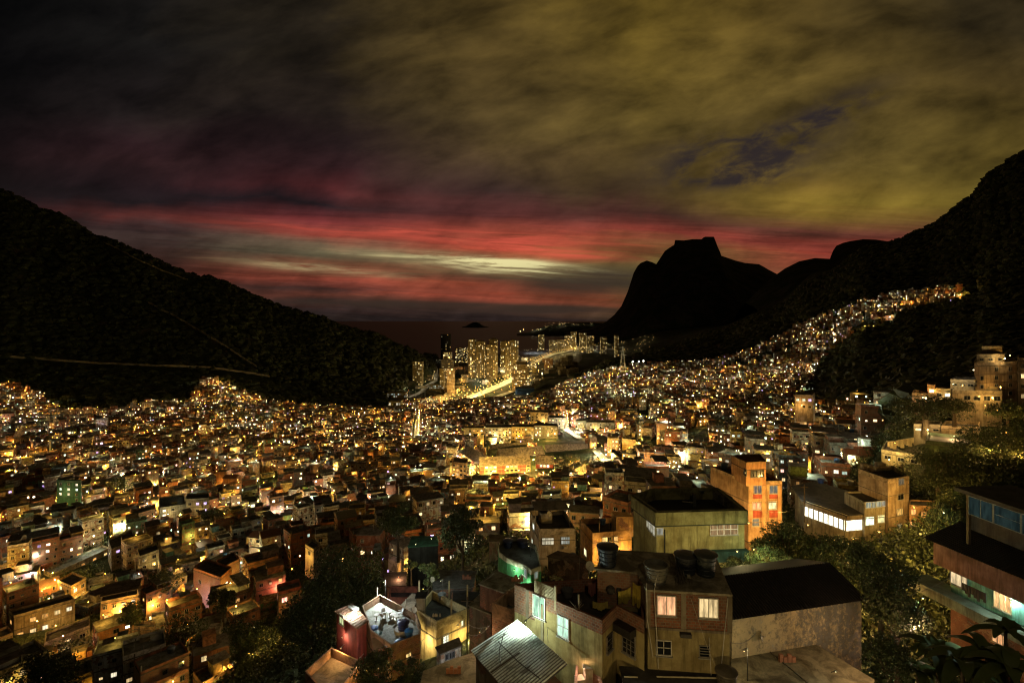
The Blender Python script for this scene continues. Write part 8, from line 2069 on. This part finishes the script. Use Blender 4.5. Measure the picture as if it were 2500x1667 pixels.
for i, (u, v, d, rx, ry, lb, tint) in enumerate([(523, 1253, 236, 36, 30, 'dark round tree beside the floodlit patch', .9), (300, 1180, 290, 34, 22, 'tree above the roofs left of the green block', 1.2), (408, 1410, 165, 46, 34, 'black tree below the cream box house', .8), (640, 1015, 520, 26, 15, 'small tree near the top of the left slope', .9),
        (595, 1012, 540, 22, 13, 'small tree by the dark mountain foot', .9), (905, 1190, 300, 30, 20, 'tree right of the yellow three-storey house', .9), (1070, 1190, 290, 22, 16, 'small palm-like tree near the orange corner block', 1.6), (1325, 1190, 268, 22, 20, 'feathery palm in front of the estate', 1.8),
        (1192, 1078, 405, 5, 17, 'thin cypress beside the yellow slab', .7), (1395, 1135, 292, 58, 30, 'wide umbrella tree beside the bright street', .6), (1450, 1150, 300, 26, 26, 'smaller tree at the bright street corner', 1.4), (1630, 1035, 400, 38, 32, 'dark tree pair near the hall', .8), (1560, 1045, 420, 24, 16, 'tree behind the car shelter', 1.0),
        (1655, 1110, 300, 48, 36, 'dark grove around the greenish lamps', 1.0), (1690, 1145, 290, 52, 34, 'grove edge lit white-green', 1.3), (1770, 1045, 330, 34, 36, 'dark tree above the greenish roofs', .7), (1990, 1105, 175, 46, 34, 'dark tree before the dark wood', .8), (1870, 1115, 230, 20, 16, 'small tree amid the far greenish roofs', 1.0), (1740, 1170, 200, 40, 20, 'tree behind the green block', .8),
        (1150, 1240, 180, 30, 14, 'low bushes behind the two dark trees', .8), (1900, 1000, 500, 30, 26, 'tree at the edge of the orange lit slope', .8)]):
    tree(u, v, d, rx, ry, lb, 6500 if 'umbrella' in lb or 'grove' in lb else 2400, .55 if d > 200 else .45, tint, clumps=34 if 'umbrella' in lb else 20, seed=50 + i, group=G2, name='town_tree')
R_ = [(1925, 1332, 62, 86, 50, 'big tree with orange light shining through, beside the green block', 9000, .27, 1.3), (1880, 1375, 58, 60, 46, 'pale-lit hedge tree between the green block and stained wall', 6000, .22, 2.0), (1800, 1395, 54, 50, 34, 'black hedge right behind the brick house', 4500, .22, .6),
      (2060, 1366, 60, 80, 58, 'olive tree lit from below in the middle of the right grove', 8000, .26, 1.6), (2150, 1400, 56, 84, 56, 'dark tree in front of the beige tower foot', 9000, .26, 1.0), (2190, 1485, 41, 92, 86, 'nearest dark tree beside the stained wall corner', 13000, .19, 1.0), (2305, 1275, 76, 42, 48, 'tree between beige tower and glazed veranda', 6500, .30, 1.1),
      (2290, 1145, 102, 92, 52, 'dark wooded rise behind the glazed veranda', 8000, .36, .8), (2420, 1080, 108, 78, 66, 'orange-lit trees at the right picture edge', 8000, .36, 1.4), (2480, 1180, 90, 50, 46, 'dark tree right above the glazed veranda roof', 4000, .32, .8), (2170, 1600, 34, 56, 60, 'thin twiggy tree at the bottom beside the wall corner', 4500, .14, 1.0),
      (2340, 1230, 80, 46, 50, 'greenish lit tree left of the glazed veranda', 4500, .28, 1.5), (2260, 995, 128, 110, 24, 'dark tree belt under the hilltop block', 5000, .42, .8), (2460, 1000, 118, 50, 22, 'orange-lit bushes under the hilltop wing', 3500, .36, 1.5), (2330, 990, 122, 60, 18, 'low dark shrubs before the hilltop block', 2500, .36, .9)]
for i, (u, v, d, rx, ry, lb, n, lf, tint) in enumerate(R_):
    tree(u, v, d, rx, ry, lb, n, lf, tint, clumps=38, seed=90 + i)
# banana plants in the bottom right corner
def banana(u, v, d, s, label, seed):
    r = random.Random(seed); p = W(u, v, d); root = thing('banana_plant', p, label, 'plant', 'banana plants in the lower corner'); m = MB()
    m.tube(p - Vector((0, 0, 3)), p, .14, .09, 8, (.2, .22, .08)); obj('stem', m, M_BARK, root)
    for i in range(9):
        a = 2 * math.pi * (i + r.uniform(-.3, .3)) / 9; L = s * r.uniform(.8, 1.2); el = r.uniform(.5, 1.15); w = .32 * s / 2; n = 12; mid = []; 
        dirh = Vector((math.cos(a), math.sin(a), 0)); side = Vector((-math.sin(a), math.cos(a), 0)); m = MB(); vs = []
        for k in range(n + 1):
            t = k / n; q = p + dirh * (L * t * math.cos(el) * (1 + .3 * t)) + Vector((0, 0, L * (t * math.sin(el) - .75 * t * t)))
            ww = w * math.sin(math.pi * min(1, t * .9 + .08)) ** .6; up = Vector((0, 0, .35 * ww))
            vs += [q + side * ww + up + Vector((0, 0, r.uniform(-.03, .03))), q, q - side * ww + up + Vector((0, 0, r.uniform(-.03, .03)))]
        m.add(vs, [f for k in range(n) for f in ((3 * k, 3 * k + 3, 3 * k + 4, 3 * k + 1), (3 * k + 1, 3 * k + 4, 3 * k + 5, 3 * k + 2))], (1.2, 1.3, 1.0)); obj('leaf', m, M_LEAF, root, smooth=True)
for i, (u, v, d, s, lb) in enumerate([(2290, 1600, 33, 2.4, 'banana plant with splayed glossy leaves left of the balcony'), (2350, 1625, 30, 2.4, 'banana plant in the middle of the corner group'), (2410, 1600, 30, 2.2, 'banana plant under the turquoise house balcony'), (2470, 1640, 28, 2.4, 'banana plant closest to the bottom right corner'), (2240, 1640, 34, 2.0, 'small banana plant beside the twiggy tree'), (2455, 1545, 31, 1.8, 'banana plant reaching up before the balcony')]):
    banana(u, v, d, s, lb, i)
lamp(W(2380, 1530, 33.5), .07, (.7, 1, .8), 330, 'greenish lamp under the balcony above the banana plants', arm=(0, .5, .1))
lamp(W(2440, 1690, 34), .09, (1, .45, .3), 500, 'red-orange lamp below the banana plants', arm=(0, .5, .1))

# ---- undergrowth that covers the steep bare ground between the near houses
rg_ = np.random.default_rng(12); Pn = []
HG = {}
for h in HOUSES: HG.setdefault((int(h.x // 12), int(h.d // 12)), []).append((h.x, h.d, max(h.w, h.dp) * .5))
for i_ in range(38000):
    d_ = math.sqrt(rg_.uniform(44 ** 2, 235 ** 2)); u_ = rg_.uniform(-60, 2560) if i_ < 26000 else rg_.uniform(1900, 2560); x_ = (u_ - 1250) / F * d_
    cx, cy = int(x_ // 12), int(d_ // 12)
    if any((a - x_) ** 2 + (b - d_) ** 2 < q * q for i in (-1, 0, 1) for j in (-1, 0, 1) for (a, b, q) in HG.get((cx + i, cy + j), ())): continue
    if kept(x_, d_, 1.0): continue
    Pn.append((x_, d_, gz(x_, d_) + .5))
Pn = np.array(Pn); n_ = len(Pn); print('undergrowth', n_)
L_ = 14; base_ = np.repeat(Pn, L_, 0) + rg_.normal(size=(n_ * L_, 3)) * np.array([1.1, 1.1, .8]); N_ = n_ * L_
e1 = rg_.normal(size=(N_, 3)); e1 /= np.linalg.norm(e1, axis=1)[:, None]; t_ = rg_.normal(size=(N_, 3)); e2 = np.cross(e1, t_); e2 /= np.linalg.norm(e2, axis=1)[:, None]
s_ = rg_.uniform(.35, .9, N_)[:, None]; V = np.stack([base_ - e1 * s_ * .5, base_ + e2 * s_ * .28, base_ + e1 * s_ * .5, base_ - e2 * s_ * .28], 1)
o = np_mesh('undergrowth', V.reshape(-1, 3), np.arange(N_ * 4).reshape(N_, 4), M_LEAF, np.repeat(rg_.uniform(.5, 1.5, (N_, 1)), 3, 1), smooth=False)
tag(o, 'rank undergrowth on the steep ground between the houses', 'undergrowth', kind='stuff')
